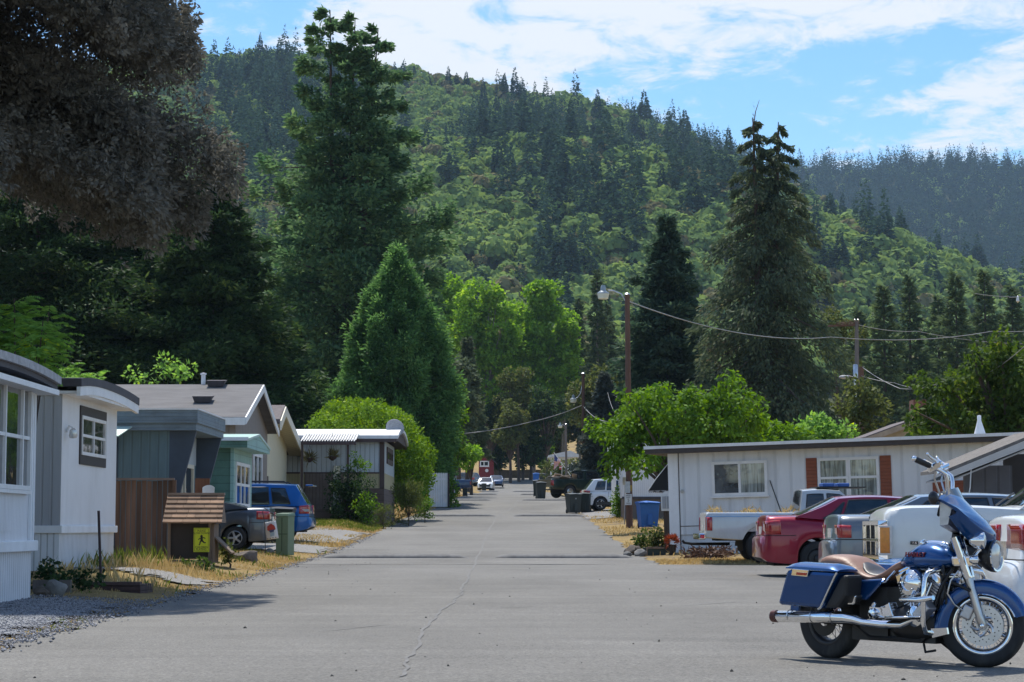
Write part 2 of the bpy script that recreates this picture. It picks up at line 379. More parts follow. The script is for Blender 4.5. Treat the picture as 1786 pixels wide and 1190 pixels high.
o = raw_mesh('ground', np.stack([XX, YY, ZZ], -1).reshape(-1, 3), grid_faces(nx, ny), M_ground, smooth=True); tag(o, kind='structure')

# road sheet: asphalt street that widens into the parking area
def asphalt_mat():
    m, t, b = _nodes('asphalt'); L = t.links
    tc = t.nodes.new('ShaderNodeTexCoord')
    def noise(sc, d=6, ro=.6, st=(1, 1, 1), dist=0):
        mp = t.nodes.new('ShaderNodeMapping'); mp.inputs['Scale'].default_value = st; L.new(tc.outputs['Object'], mp.inputs[0])
        n = t.nodes.new('ShaderNodeTexNoise'); n.inputs['Scale'].default_value = sc; n.inputs['Detail'].default_value = d; n.inputs['Roughness'].default_value = ro; n.inputs['Distortion'].default_value = dist
        L.new(mp.outputs[0], n.inputs['Vector']); return n.outputs[0]
    def ramp(src, a, ca, bb, cb):
        c = t.nodes.new('ShaderNodeValToRGB'); L.new(src, c.inputs[0]); c.color_ramp.elements[0].position = a; c.color_ramp.elements[0].color = (*ca, 1); c.color_ramp.elements[1].position = bb; c.color_ramp.elements[1].color = (*cb, 1); return c.outputs[0]
    def mul(a, b_, f=1.0):
        mx = t.nodes.new('ShaderNodeMix'); mx.data_type = 'RGBA'; mx.blend_type = 'MULTIPLY'; mx.inputs['Factor'].default_value = f
        L.new(a, mx.inputs['A']); L.new(b_, mx.inputs['B']); return mx.outputs['Result']
    base = ramp(noise(.35, 5, .55, (1, .45, 1)), .33, (.150, .146, .138), .68, (.200, .195, .185))
    grit = ramp(noise(55, 3, .7), .3, (.36, .36, .36), .72, (1.58, 1.56, 1.52))
    stain = ramp(noise(1.3, 7, .7, (1, .5, 1), .5), .60, (1, 1, 1), .80, (.72, .72, .72))
    c = mul(mul(base, grit, .85), stain, .8)
    c = mul(c, ramp(noise(.9, 4, .6, (.12, 1.6, 1)), .35, (.90, .90, .90), .65, (1.07, 1.07, 1.06)), .9)
    c = mul(c, ramp(noise(15, 5, .75), .34, (.80, .80, .80), .66, (1.16, 1.155, 1.14)), .9)
    c = mul(c, ramp(noise(.22, 3, .5, (1, 1, 1), 1.2), .60, (1, 1, 1), .66, (.90, .90, .90)), .8)
    fleck = ramp(noise(16, 2, .5), .74, (1, 1, 1), .80, (.45, .44, .43))
    c = mul(c, fleck, .7)
    L.new(c, b.inputs['Base Color']); b.inputs['Roughness'].default_value = .88; b.inputs['Specular IOR Level'].default_value = .22
    bp = t.nodes.new('ShaderNodeBump'); bp.inputs['Distance'].default_value = .006; L.new(noise(55, 3, .7), bp.inputs['Height']); L.new(bp.outputs[0], b.inputs['Normal'])
    return m
M_asph = asphalt_mat()
ry = np.unique(np.concatenate([np.arange(-20, 60, .4), np.array([47.2, 46.6]), np.arange(60, 160, .8), np.arange(160, 319, 3)]))
us = np.linspace(0, 1, 26)
wob = .10 * np.sin(ry * 1.9) + .08 * np.sin(ry * 4.3 + 1) + .05 * np.sin(ry * 9.1)
el = edge_l(ry) + wob; er = np.minimum(edge_r(ry), 30) + wob[::-1] * .7
V = []
for i, y in enumerate(ry):
    # even spacing over the street, the rest over the parking area
    r1 = min(er[i], 4.2); xx = np.concatenate([el[i] + (r1 - el[i]) * np.linspace(0, 1, 18), r1 + (er[i] - r1) * np.linspace(.02, 1, 8) ** 1.3])
    V.append(np.stack([xx, np.full(26, y), prof(y) + .006 * np.cos((xx + .8) / 4 * 1.2) + .002], 1))
o = raw_mesh('road', np.concatenate(V), grid_faces(26, len(ry)), M_asph, smooth=True); tag(o, kind='structure')

# low asphalt speed humps: two halves with a drain gap between
def hump(Y, xa, xb):
    mb = MB(); n = 10; rings = []
    ww = .20 if Y < 120 else .30
    for k in range(15):
        u = k / 14; x = xa + (xb - xa) * u; e = min(1, min(u, 1 - u) * 9); e = math.sqrt(e)
        ring = []
        for j in range(n + 1):
            a = pi * j / n; y = Y - cos(a) * ww * (.6 + .4 * e) + .03 * sin(7 * u + Y)
            ring.append((x, y, float(prof(y)) - .004 + sin(a) * (.085 + .0003 * Y) * e))
        rings.append(ring)
    mb.loft(rings, cap=False, closed=False)
    return mb
M_hump = mat('hump_asphalt', (.15, .148, .145), .9, 0, var=.3, scale=6, bump=.004, bscale=60)
def road_y(py):
    ya = np.linspace(20, 300, 4000); yy = HZ + F * (CAMZ - prof(ya)) / ya
    return float(ya[np.argmin(np.abs(yy - py))])
HUMPS = []
for py, a, b, c, d in [(973, 556, 822, 858, 1108), (901, 722, 868, 892, 1022), (873.5, 782, 858, 908, 990), (864, 800, 870, 906, 945), (858.5, 806, 872, 893, 940)]:
    Y = road_y(py); HUMPS.append(Y)
    for q, (p0, p1) in enumerate(((a, b), (c, d))):
        ordn = ['nearest', 'second nearest', 'third nearest', 'fourth nearest', 'farthest'][len(HUMPS) - 1]
        hump(Y, PX(p0, Y), PX(p1, Y)).build('speed_hump', M_hump, None, smooth=60, at=(PX((p0 + p1) / 2, Y), Y, float(prof(Y))),
            label=f'low asphalt speed hump across the {["left","right"][q]} half of the street, {ordn} of its row', cat='speed hump', group='speed humps across the street')

# wandering seam down the middle of the street
M_crack = mat('tar_seam', (.138, .134, .127), .8, 0, var=.35, scale=5)
sp = [(700, 1180), (720, 1140), (752, 1082), (790, 1050), (806, 1035), (805, 1030), (818, 1005), (832, 975), (845, 945), (856, 920), (866, 902), (880, 895), (897, 884), (903, 873)]
pts = []
for px, py in sp:
    Y = road_y(py) if py < 1100 else F * CAMZ / (py - HZ); pts.append((PX(px, Y), Y))
V = []; Fc = []
tt = np.linspace(0, len(pts) - 1, 220)
for k, t_ in enumerate(tt):
    i = min(int(t_), len(pts) - 2); f = t_ - i
    x = pts[i][0] * (1 - f) + pts[i + 1][0] * f; y = pts[i][1] * (1 - f) + pts[i + 1][1] * f
    x += .012 * sin(k * 1.3) + .02 * sin(k * .41); hw = .008 + .006 * abs(sin(k * .7)) + y * .00022
    z = float(prof(y)) + .006 * cos((x + .8) / 4 * 1.2) + .0075
    V += [(x - hw, y, z), (x + hw, y, z)]
    if k: Fc.append((2 * k - 2, 2 * k - 1, 2 * k + 1, 2 * k))
o = raw_mesh('road_seam', V, Fc, M_crack); tag(o, kind='structure')

V = []; Fc = []
for (p0, q0, p1, q1) in ((858, 1064, 938, 1061), (690, 1090, 560, 1104), (1010, 1010, 1085, 1035), (1180, 1060, 1300, 1052)):
    for k in range(24):
        f = k / 23; py = q0 + (q1 - q0) * f; Y = F * CAMZ / (py - HZ) if py > 985 else road_y(py); x = PX(p0 + (p1 - p0) * f, Y); y = Y + .05 * sin(k * 1.7) + .03 * sin(k * 4.1); hw = .012 * sin(pi * f) + .003
        z = float(prof(y)) + .006 * cos((x + .8) / 4 * 1.2) + .0072; V += [(x, y - hw * 2.2, z), (x, y + hw * 2.2, z)]
        if k: b_ = len(V) - 4; Fc.append((b_, b_ + 2, b_ + 3, b_ + 1))
o = raw_mesh('road_crack', V, Fc, M_crack); tag(o, kind='structure')

# gravel apron in the lower left and gravel drives, sheets just above the ground
def gravel_mat(name, c):
    m, t, b = _nodes(name); L = t.links; tc = t.nodes.new('ShaderNodeTexCoord')
    vo = t.nodes.new('ShaderNodeTexVoronoi'); vo.inputs['Scale'].default_value = 46; L.new(tc.outputs['Object'], vo.inputs['Vector'])
    mx = t.nodes.new('ShaderNodeMix'); mx.data_type = 'RGBA'; mx.blend_type = 'MULTIPLY'; mx.inputs['Factor'].default_value = .75
    mx.inputs['A'].default_value = (*c, 1); bw = t.nodes.new('ShaderNodeRGBToBW'); L.new(vo.outputs['Color'], bw.inputs[0])
    cr = t.nodes.new('ShaderNodeValToRGB'); L.new(bw.outputs[0], cr.inputs[0]); cr.color_ramp.elements[0].color = (.3, .3, .32, 1); cr.color_ramp.elements[1].color = (1.5, 1.5, 1.5, 1)
    L.new(cr.outputs[0], mx.inputs['B']); L.new(mx.outputs['Result'], b.inputs['Base Color']); b.inputs['Roughness'].default_value = .9
    bp = t.nodes.new('ShaderNodeBump'); bp.inputs['Distance'].default_value = .02; L.new(vo.outputs['Distance'], bp.inputs['Height']); bp.invert = True; L.new(bp.outputs[0], b.inputs['Normal'])
    return m
M_gravel = gravel_mat('blue_grey_gravel', (.24, .25, .265))
M_gravel2 = gravel_mat('drive_gravel', (.26, .25, .235))
def patch(name, poly, m, lift=.012, n=40):
    """sheet over the ground inside a polygon, with a ragged edge"""
    poly = np.array(poly); x0, y0 = poly.min(0) - .3; x1, y1 = poly.max(0) + .3
    gx, gy = np.linspace(x0, x1, n), np.linspace(y0, y1, int(n * 1.5)); A, B = np.meshgrid(gx, gy)
    A2 = A + .16 * np.sin(B * 5.1 + A * 3) + .08 * np.sin(B * 13); B2 = B + .2 * np.sin(A * 4.7) + .1 * np.sin(A * 11)
    ins = np.zeros(A.shape, bool); j = len(poly) - 1
    for i in range(len(poly)):
        xi, yi = poly[i]; xj, yj = poly[j]
        c = ((yi > B2) != (yj > B2)) & (A2 < (xj - xi) * (B2 - yi) / (yj - yi + 1e-9) + xi); ins ^= c; j = i
    Z = gz(A, B) + lift
    f = grid_faces(n, int(n * 1.5)); keep = ins.ravel()[f].all(1)
    if not keep.any(): return None
    o = raw_mesh(name, np.stack([A, B, Z], -1).reshape(-1, 3), f[keep], m, smooth=True); tag(o, kind='structure'); return o
patch('gravel_apron', [(-4.4, 16), (-4.5, 22), (-4.75, 27.3), (-6.0, 27.5), (-9, 27.4), (-9, 12), (-4.3, 12)], M_gravel, .03)
patch('gravel_drive', [(-4.9, 56), (-5.0, 61.5), (-8.5, 62), (-11, 62), (-11, 55), (-7, 54.5)], M_gravel2, .026)
patch('gravel_drive', [(-5.0, 66), (-5.1, 77), (-8, 78), (-12, 78), (-12, 64), (-6, 63.5)], M_gravel2, .026)
patch('gravel_drive', [(3.35, 100), (3.5, 116), (9, 116), (9, 101)], M_gravel2, .026)
patch('concrete_walk', [(-4.85, 33.5), (-4.9, 36.2), (-7.4, 38), (-9, 39), (-9, 37), (-7, 36)], M_gravel2, .03)

# loose stones on the apron, dark crumbs on the asphalt (nobody could count them)
def pebbles(name, n, fx, size, m, lift=0.0):
    X, Y = fx(n); Z = gz(X, Y) + lift; s = size * (.5 + rng.random(len(X)))
    base = np.array([(1, 0, 0), (-.5, .87, 0), (-.5, -.87, 0), (0, 0, .9), (0, 0, -.6)]); fb = np.array([(0, 1, 3), (1, 2, 3), (2, 0, 3), (1, 0, 4), (2, 1, 4), (0, 2, 4)])
    a = rng.random(len(X)) * 6.28; ca, sa = np.cos(a), np.sin(a)
    bx = base[None] * (s[:, None, None] * (.6 + .8 * rng.random((len(X), 5, 3))))
    V = np.stack([bx[..., 0] * ca[:, None] - bx[..., 1] * sa[:, None] + X[:, None], bx[..., 0] * sa[:, None] + bx[..., 1] * ca[:, None] + Y[:, None], bx[..., 2] + Z[:, None] + s[:, None] * .3], -1).reshape(-1, 3)
    Fc = (fb[None] + (np.arange(len(X)) * 5)[:, None, None]).reshape(-1, 3)
    return tag(raw_mesh(name, V, Fc, m), kind='stuff')
M_peb = leafmat('pebble_stone', (.10, .105, .12), (.34, .34, .36), None, trans=0, scale=6, rough=.9)
def _apron(n):
    Y = 17 + rng.random(n) * 11; X = edge_l(Y) + .1 - rng.random(n) * 3.2; return X, Y
pebbles('loose_gravel', 14000, _apron, .0095, M_peb, .03)
M_crumb = mat('dark_crumb', (.05, .048, .045), .9, 0, var=.4)
def _crumbs(n):
    Y = 14 + rng.random(n) ** 1.5 * 35; X = edge_l(Y) + .2 + (7.5 + (Y < 44) * 6) * rng.random(n); return X, Y
pebbles('road_crumbs', 170, _crumbs, .012, M_crumb, .004)
def _edge(n):
    Y = 17 + rng.random(n) ** 1.4 * 60; X = edge_l(Y) + .12 * rng.standard_normal(n); return X, Y
pebbles('edge_gravel', 2500, _edge, .013, M_peb, .01)

# ---------------------------------------------------------------- grass and weeds on the verges
def blades(name, X, Y, h, w_, m, lean=.5, kind='stuff', parent=None, Z=None):
    n = len(X); Z = gz(X, Y) - .01 if Z is None else Z
    a = rng.random(n) * 6.28; l = lean * rng.random(n) * h; wx, wy = np.cos(a) * w_, np.sin(a) * w_
    b = rng.random(n) * 6.28; dx, dy = np.cos(b) * l, np.sin(b) * l
    V = np.stack([np.stack([X - wx, Y - wy, Z], 1), np.stack([X + wx, Y + wy, Z], 1),
                  np.stack([X + dx * .35 + wx * .7, Y + dy * .35 + wy * .7, Z + h * .6], 1), np.stack([X + dx, Y + dy, Z + h], 1)], 1).reshape(-1, 3)
    Fc = np.arange(n * 4).reshape(n, 4)
    o = raw_mesh(name, V, Fc, m, parent=parent)
    if kind: tag(o, kind=kind)
    return o
M_straw = leafmat('straw', (.36, .265, .11), (.56, .44, .21), (.62, .52, .30), trans=.3, scale=1.2, rough=.8)
M_grass = leafmat('green_grass', (.07, .11, .02), (.17, .22, .05), (.33, .32, .10), trans=.35, scale=1.5)
M_weed = leafmat('weed_green', (.03, .06, .015), (.09, .14, .035), None, trans=.3, scale=3)
def area(n, x0, x1, y0, y1, keep=None):
    X = x0 + rng.random(n) * (x1 - x0); Y = y0 + rng.random(n) * (y1 - y0)
    k = (X < edge_l(Y) - .03 + .18 * np.sin(Y * 3.1) * np.sin(Y * 1.3)) | (X > edge_r(Y) + .05)
    if keep is not None: k &= keep(X, Y)
    return X[k], Y[k]
def clumpy(X, Y, f=1.3, t=0.0): return (np.sin(X * f * 1.7 + 2) * np.sin(Y * f) + np.sin(X * f * .6 + Y * f * .45)) > t
notdrive = lambda X, Y: ~(((Y > 55.5) & (Y < 61)) & (X < -5)) & ~((Y > 33.4) & (Y < 36.6) & (X > -7.2))
X, Y = area(14000, -8.2, -4.3, 26.8, 33.5, lambda X, Y: (X > -7.8) & clumpy(X, Y, 1.6, -.2) & ((Y > 30.5) | (X < -6.4) | (rng.random(len(X)) < .18))); k = X > -8
blades('dry_grass', X, Y, .02 + .055 * rng.random(len(X)) ** 1.5, .005, M_straw, .9)
X, Y = area(24000, -7.4, -4.6, 33, 56, lambda X, Y: notdrive(X, Y) & clumpy(X, Y, 1.1, -.6))
blades('dry_grass', X, Y, .02 + .055 * rng.random(len(X)) ** 1.5, .007, M_straw, .9)
X, Y = area(15000, -10, -4.6, 61, 92, lambda X, Y: clumpy(X, Y, .8, -.5))
blades('dry_grass', X, Y, .04 + .08 * rng.random(len(X)), .018, M_straw, .9)
X, Y = area(13000, 3.3, 14, 47.2, 51.5, lambda X, Y: (Y < 50.2 - .12 * (X - 3.3)))
blades('dry_grass', X, Y, .03 + .06 * rng.random(len(X)), .014, M_straw, .9)
X, Y = area(9000, 3.3, 9, 52, 135, lambda X, Y: clumpy(X, Y, .7, -.2))
blades('dry_grass', X, Y, .05 + .1 * rng.random(len(X)), .02, M_straw, .9)
X, Y = area(9000, -8, -3.5, 92, 160); blades('dry_grass', X, Y, .06 + .12 * rng.random(len(X)), .03, M_straw, .9)
X, Y = area(9000, -10, -5.1, 79, 90); blades('lawn', X, Y, .06 + .10 * rng.random(len(X)), .02, M_grass, .6)
X, Y = area(1600, -5.6, -4.2, 17, 26, lambda X, Y: (X > edge_l(Y) - .35 - .2 * np.sin(Y * 2)) & clumpy(X, Y, 2, .3)); blades('edge_grass', X, Y, .03 + .05 * rng.random(len(X)), .006, M_grass, .8)
X, Y = area(5200, -8, -4.7, 28.5, 56, lambda X, Y: clumpy(X, Y, 2.3, .55) & notdrive(X, Y)); blades('green_weeds', X, Y, .04 + .14 * rng.random(len(X)) ** 1.6, .006, M_grass, .7)
X, Y = area(700, -8.1, -7.0, 36, 46); blades('tall_weeds', X, Y, .08 + .3 * rng.random(len(X)) ** 2, .004, M_grass, .5)
X, Y = area(2500, -7.6, -5.2, 30, 40, lambda X, Y: clumpy(X, Y, 3, .6)); blades('seed_stalks', X, Y, .12 + .2 * rng.random(len(X)), .0035, M_straw, .5)
# ---------------------------------------------------------------- hills
def fbm(x, y, sc, seed=0, oct=4):
    r = np.zeros_like(np.asarray(x, float)); a = 1.0
    g = np.random.default_rng(seed)
    for k in range(oct):
        p = g.random(6) * 6.28; f = sc * 2 ** k
        r += a * (np.sin(x * f + p[0] + 1.3 * np.sin(y * f * .7 + p[1])) * np.cos(y * f * 1.1 + p[2] + 1.1 * np.sin(x * f * .6 + p[3]))); a *= .5
    return r
SKY1 = np.array([(-900, 260), (-300, 170), (100, 120), (400, 108), (450, 100), (560, 105), (680, 128), (750, 140), (820, 152), (900, 175), (1000, 182), (1100, 205), (1200, 246), (1290, 290), (1400, 345), (1500, 392), (1600, 432), (1700, 475), (1786, 500), (2000, 560), (2600, 640)], float)
SKY2 = np.array([(-900, 330), (400, 250), (900, 215), (1060, 205), (1120, 210), (1200, 235), (1290, 275), (1340, 300), (1380, 300), (1450, 300), (1520, 298), (1600, 292), (1700, 290), (1786, 298), (2000, 300), (2600, 330)], float)
DR1, DR2 = 1450.0, 3000.0
def hill1(px, t):
    """t 0..1 from the valley floor to the ridge, past 1 falling away behind"""
    D0 = 470.0; D = D0 + (DR1 - D0) * t
    zt = 1 + (HZ - np.interp(px, SKY1[:, 0], SKY1[:, 1])) / F * DR1
    z0 = 21.0; tt = np.minimum(t, 1.0)
    Z = z0 + (zt - z0) * (tt ** 1.12) - np.maximum(t - 1, 0) ** 1.5 * 900
    X = (px - CX) / F * D
    Z = Z + fbm(X, D, .008, 3) * 15 * np.sin(np.pi * np.clip(t, 0, 1)) ** .8 + fbm(X, D, .003, 5, 2) * 20 * np.sin(np.pi * np.clip(t, 0, 1))
    return X, D, Z
def hill2(px, t):
    D0 = 1500.0; D = D0 + (DR2 - D0) * t
    zt = 1 + (HZ - np.interp(px, SKY2[:, 0], SKY2[:, 1])) / F * DR2
    tt = np.minimum(t, 1.0)
    Z = 60 + (zt - 60) * tt ** 1.1 - np.maximum(t - 1, 0) ** 1.5 * 1500
    X = (px - CX) / F * D
    Z = Z + fbm(X, D, .004, 11) * 30 * np.sin(np.pi * np.clip(t, 0, 1))
    return X, D, Z
def hillmat(name, c):
    return mat(name, c, .95, 0, var=.4, scale=.03, spec=.05)
M_floor = hillmat('forest_floor', (.06, .065, .03))
for nm, fn, m in (('hillside', hill1, M_floor), ('far_ridge', hill2, M_floor)):
    pxs = np.linspace(-900, 2600, 150); ts = np.linspace(0, 1.5, 60); A, B = np.meshgrid(pxs, ts)
    X, Y, Z = fn(A, B)
    o = raw_mesh(nm, np.stack([X, Y, Z], -1).reshape(-1, 3), grid_faces(150, 60), m, smooth=True); tag(o, kind='structure')
# valley floor between the street's end and the hill
ys2 = np.array([320, 380, 440, 500, 560.]); xs2 = np.linspace(-700, 700, 40); A, B = np.meshgrid(xs2, ys2)
o = raw_mesh('valley_terrain', np.stack([A, B, np.interp(B, [320, 380, 440, 500, 560], [8.0, 11.5, 17, 24, 30])], -1).reshape(-1, 3), grid_faces(40, 5), M_ground, smooth=True); tag(o, kind='structure')

# ---------------------------------------------------------------- foliage
def unit(v): return v / (np.linalg.norm(v, axis=-1, keepdims=True) + 1e-9)
def cards(c, d, L, wd, nrm=None):
    """leaf-shaped faces: base at c, pointing along d, length L, half width wd"""
    n = len(c); d = unit(d); r = unit(rng.standard_normal((n, 3))) if nrm is None else nrm
    s = unit(np.cross(d, r)); L = np.asarray(L).reshape(-1, 1); wd = np.asarray(wd).reshape(-1, 1)
    V = np.stack([c, c + d * L * .45 + s * wd, c + d * L, c + d * L * .45 - s * wd], 1).reshape(-1, 3)
    return V
def cards_mesh(name, V, m, parent=None): return raw_mesh(name, V, np.arange(len(V)).reshape(-1, 4), m, parent=parent)

# hill woods: oaks and madrones as rough domes of leaf clumps, conifers as spires
def dome_cloud(X, Y, Z, r, per):
    n = len(X); u = rng.random((n, per)); th = rng.random((n, per)) * 6.28
    cz = u * 1.15 - .15; sz = np.sqrt(np.clip(1 - cz ** 2, 0, 1)); d = np.stack([sz * np.cos(th), sz * np.sin(th), cz], -1)
    # lumps: each crown swells in three to five directions of its own
    lump = np.zeros((n, per))
    for k in range(4):
        q = unit(rng.standard_normal((n, 1, 3)) + np.array([0, 0, .6])); lump = np.maximum(lump, np.clip((d * q).sum(-1), 0, 1) ** 3)
    rad = r[:, None] * (.62 + .42 * lump) * (.90 + .14 * rng.random((n, per)))
    c = np.stack([X, Y, Z], -1)[:, None] + d * rad[..., None] * np.array([1, 1, .95]) + np.array([0, 0, 1.0]) * (r * .55)[:, None, None]
    nr = unit(d + .36 * rng.standard_normal(d.shape)); t1 = unit(np.cross(nr, rng.standard_normal(d.shape))); t2 = np.cross(nr, t1)
    s = (r[:, None] * (.17 + .13 * rng.random((n, per))))[..., None]
    V = np.stack([c - t1 * s, c - t2 * s * .8, c + t1 * s, c + t2 * s * .8], 2).reshape(-1, 3)
    return V
def spire_cloud(X, Y, Z, h, r, per):
    n = len(X); t = rng.random((n, per)) ** .75; t = 1 - t * .97           # height fraction, dense low
    t = np.clip(1 - rng.random((n, per)) ** .62, 0, .985)
    tier = .82 + .18 * np.abs(np.sin(t * 26 + rng.random((n, 1)) * 6))
    rr = r[:, None] * (1 - t) ** .8 * tier * (.55 + .55 * rng.random((n, per)))
    th = rng.random((n, per)) * 6.28
    c = np.stack([X[:, None] + rr * np.cos(th) * .5, Y[:, None] + rr * np.sin(th) * .5, Z[:, None] + t * h[:, None]], -1)
    out = np.stack([np.cos(th), np.sin(th), -.35 + .25 * rng.standard_normal((n, per))], -1)
    L = (rr * .75 + r[:, None] * .10)[..., None]; s = unit(np.cross(out, np.array([0, 0, 1.0]) + .5 * rng.standard_normal(out.shape))); wd = (r[:, None] * (.16 + .1 * rng.random((n, per))) * (1 - .55 * t))[..., None]
    d = unit(out)
    top = np.stack([X, Y, Z + h * .93], -1)
    V = np.stack([c, c + d * L * .5 + s * wd, c + d * L, c + d * L * .5 - s * wd], 2).reshape(-1, 3)
    tip = np.stack([top - np.array([1, 0, 0]) * (r * .05)[:, None], top + np.array([1, 0, 0]) * (r * .05)[:, None], top + np.array([0, 0, 1]) * (h * .075)[:, None], top + np.array([0, 0, 1]) * (h * .07)[:, None] + np.array([-.02, 0, 0])], 1).reshape(-1, 3)
    return np.concatenate([V, tip])
M_oak = leafmat('oak_foliage', (.14, .21, .07), (.28, .39, .13), (.34, .42, .17), trans=.3, scale=.035, spec=0, rnd=.25)
M_madrone = leafmat('madrone_foliage', (.17, .16, .075), (.25, .23, .115), None, trans=.2, scale=.05, spec=0, rnd=.25)
M_fir = leafmat('fir_foliage', (.03, .06, .045), (.066, .11, .072), None, trans=.15, scale=.04, spec=0)
M_fir_far = leafmat('far_fir_foliage', (.020, .042, .033), (.045, .078, .054), None, trans=.15, scale=.02, spec=0)
def fir_zone(px, py):
    """how much of the wood is conifer at this part of the hill"""
    d = np.zeros_like(px)
    for cx, cy, rx, ry, a in [(470, 200, 120, 160, 1), (560, 160, 70, 90, .7), (900, 245, 80, 85, .8), (960, 290, 75, 80, .8), (1000, 380, 75, 80, .75), (1050, 250, 60, 80, .5), (1190, 260, 100, 60, .75), (870, 330, 60, 60, .5), (1080, 420, 60, 90, .7), (1230, 330, 90, 90, .45), (700, 110, 60, 40, .6), (1450, 480, 120, 60, .25), (1000, 480, 60, 60, .5), (1540, 400, 60, 60, .35)]:
        d = np.maximum(d, a * np.exp(-(((px - cx) / rx) ** 2 + ((py - cy) / ry) ** 2) ** 1.5))
    return np.clip(d, 0.035, 1)
N = 17500
pxr = rng.random(N) * 2080 - 150; t = np.sqrt(rng.random(N) * .98 + .02 * rng.random(N)) * 1.03
t = rng.random(N) ** .72 * 1.03
X, Y, Z = hill1(pxr, t); py = HZ - (Z - 1) / Y * F
vis = (pxr > 90) & (py < 690)
X, Y, Z, pxr, py = [a[vis] for a in (X, Y, Z, pxr, py)]
fz = fir_zone(pxr, py); isfir = rng.random(len(X)) < fz * .32 * np.where(py < np.interp(pxr, SKY1[:, 0], SKY1[:, 1]) + 22, .35, 1)
k = ~isfir; r = 3.5 + 2.9 * rng.random(k.sum()) + 1.4 * (rng.random(k.sum()) < .15); Z = Z + (4 * rng.random(len(Z)) - 1.5)
mad = rng.random(k.sum()) < (.10 + .3 * (fbm(X[k], Y[k], .02, 9) > .5))
near = Y[k] < 1000
xk, yk, zk = X[k], Y[k], Z[k]
o = cards_mesh('hillside_woods', dome_cloud(xk[~mad], yk[~mad], zk[~mad], r[~mad], 95), M_oak); tag(o, kind='stuff')
o = cards_mesh('madrone_woods', dome_cloud(xk[mad], yk[mad], zk[mad], r[mad] * .95, 110), M_madrone); tag(o, kind='stuff')
# conifers in the mass of the woods, beyond the ones that can be told apart
k = np.where(isfir)[0]; order = rng.permutation(k)
single = order[:150]; rest = order[150:]
h = 17 + 15 * rng.random(len(rest)); o = cards_mesh('conifer_woods', spire_cloud(X[rest], Y[rest], Z[rest] - 1, h, h * (.19 + .06 * rng.random(len(rest))), 200), M_fir); tag(o, kind='stuff')
M2 = 7500
p2 = rng.random(M2) * 1500 + 950; t2 = rng.random(M2) ** .5 * 1.04
X2, Y2, Z2 = hill2(p2, t2); py2 = HZ - (Z2 - 1) / Y2 * F
v2 = (py2 < np.interp(p2, SKY1[:, 0], SKY1[:, 1]) + 60) & (p2 < 1850)
X2, Y2, Z2, t2 = X2[v2], Y2[v2], Z2[v2], t2[v2]
h = 24 + 20 * rng.random(len(X2)); con = rng.random(len(X2)) < .86
o = cards_mesh('far_ridge_woods', spire_cloud(X2[con], Y2[con], Z2[con] - 2, h[con], h[con] * .22, 110), M_fir_far); tag(o, kind='stuff')
c2 = ~con
o = cards_mesh('far_ridge_oaks', dome_cloud(X2[c2], Y2[c2], Z2[c2], np.full(c2.sum(), 8.0), 70), M_oak); tag(o, kind='stuff')
# conifers one can tell apart: five forms, copied
def spire_proto(i):
    z = np.zeros(1); V = spire_cloud(z, z, z, np.array([1.0]), np.array([.20 + .02 * i]), 620)
    me = cards_mesh('foliage', V, M_fir)
    return me
protos = [spire_proto(i) for i in range(5)]
def hill_conifer(x, y, z, h, label, group, i):
    o = protos[i % 5].copy(); o.name = 'hill_conifer'; COL.objects.link(o)
    o.location = (x, y, z); o.scale = (h * .95, h * .95, h); o.rotation_euler = (0, 0, rng.random() * 6.28)
    return tag(o, label, 'conifer', group)
for i, q in enumerate(single):
    hill_conifer(X[q], Y[q], Z[q] - 1, 17 + 14 * rng.random(), 'dark spire conifer rising out of the pale oak woods on the hillside', 'conifers standing out of the hillside woods', i)
# on the skyline of the near hill, placed where the photograph shows them
for i, (px, top) in enumerate([(458, 68), (480, 76), (655, 95), (685, 98), (700, 97), (720, 102), (745, 116), (780, 106), (795, 118), (812, 115), (880, 118), (898, 108), (912, 128), (1330, 258), (1455, 330), (1520, 340), (1575, 355), (1640, 400), (1710, 405), (1720, 430), (1475, 330), (1350, 250), (1590, 388), (1670, 415)]):
    x, y, z = hill1(np.array([float(px)]), np.array([.97])); ztop = 1 + (HZ - top) / F * y[0]
    hh = max(14, ztop - z[0] + 1)
    hill_conifer(x[0], y[0], z[0] - 1, hh, 'lone conifer breaking the skyline of the wooded near hill', 'conifers along the near skyline', i)
for p in protos: bpy.data.objects.remove(p)

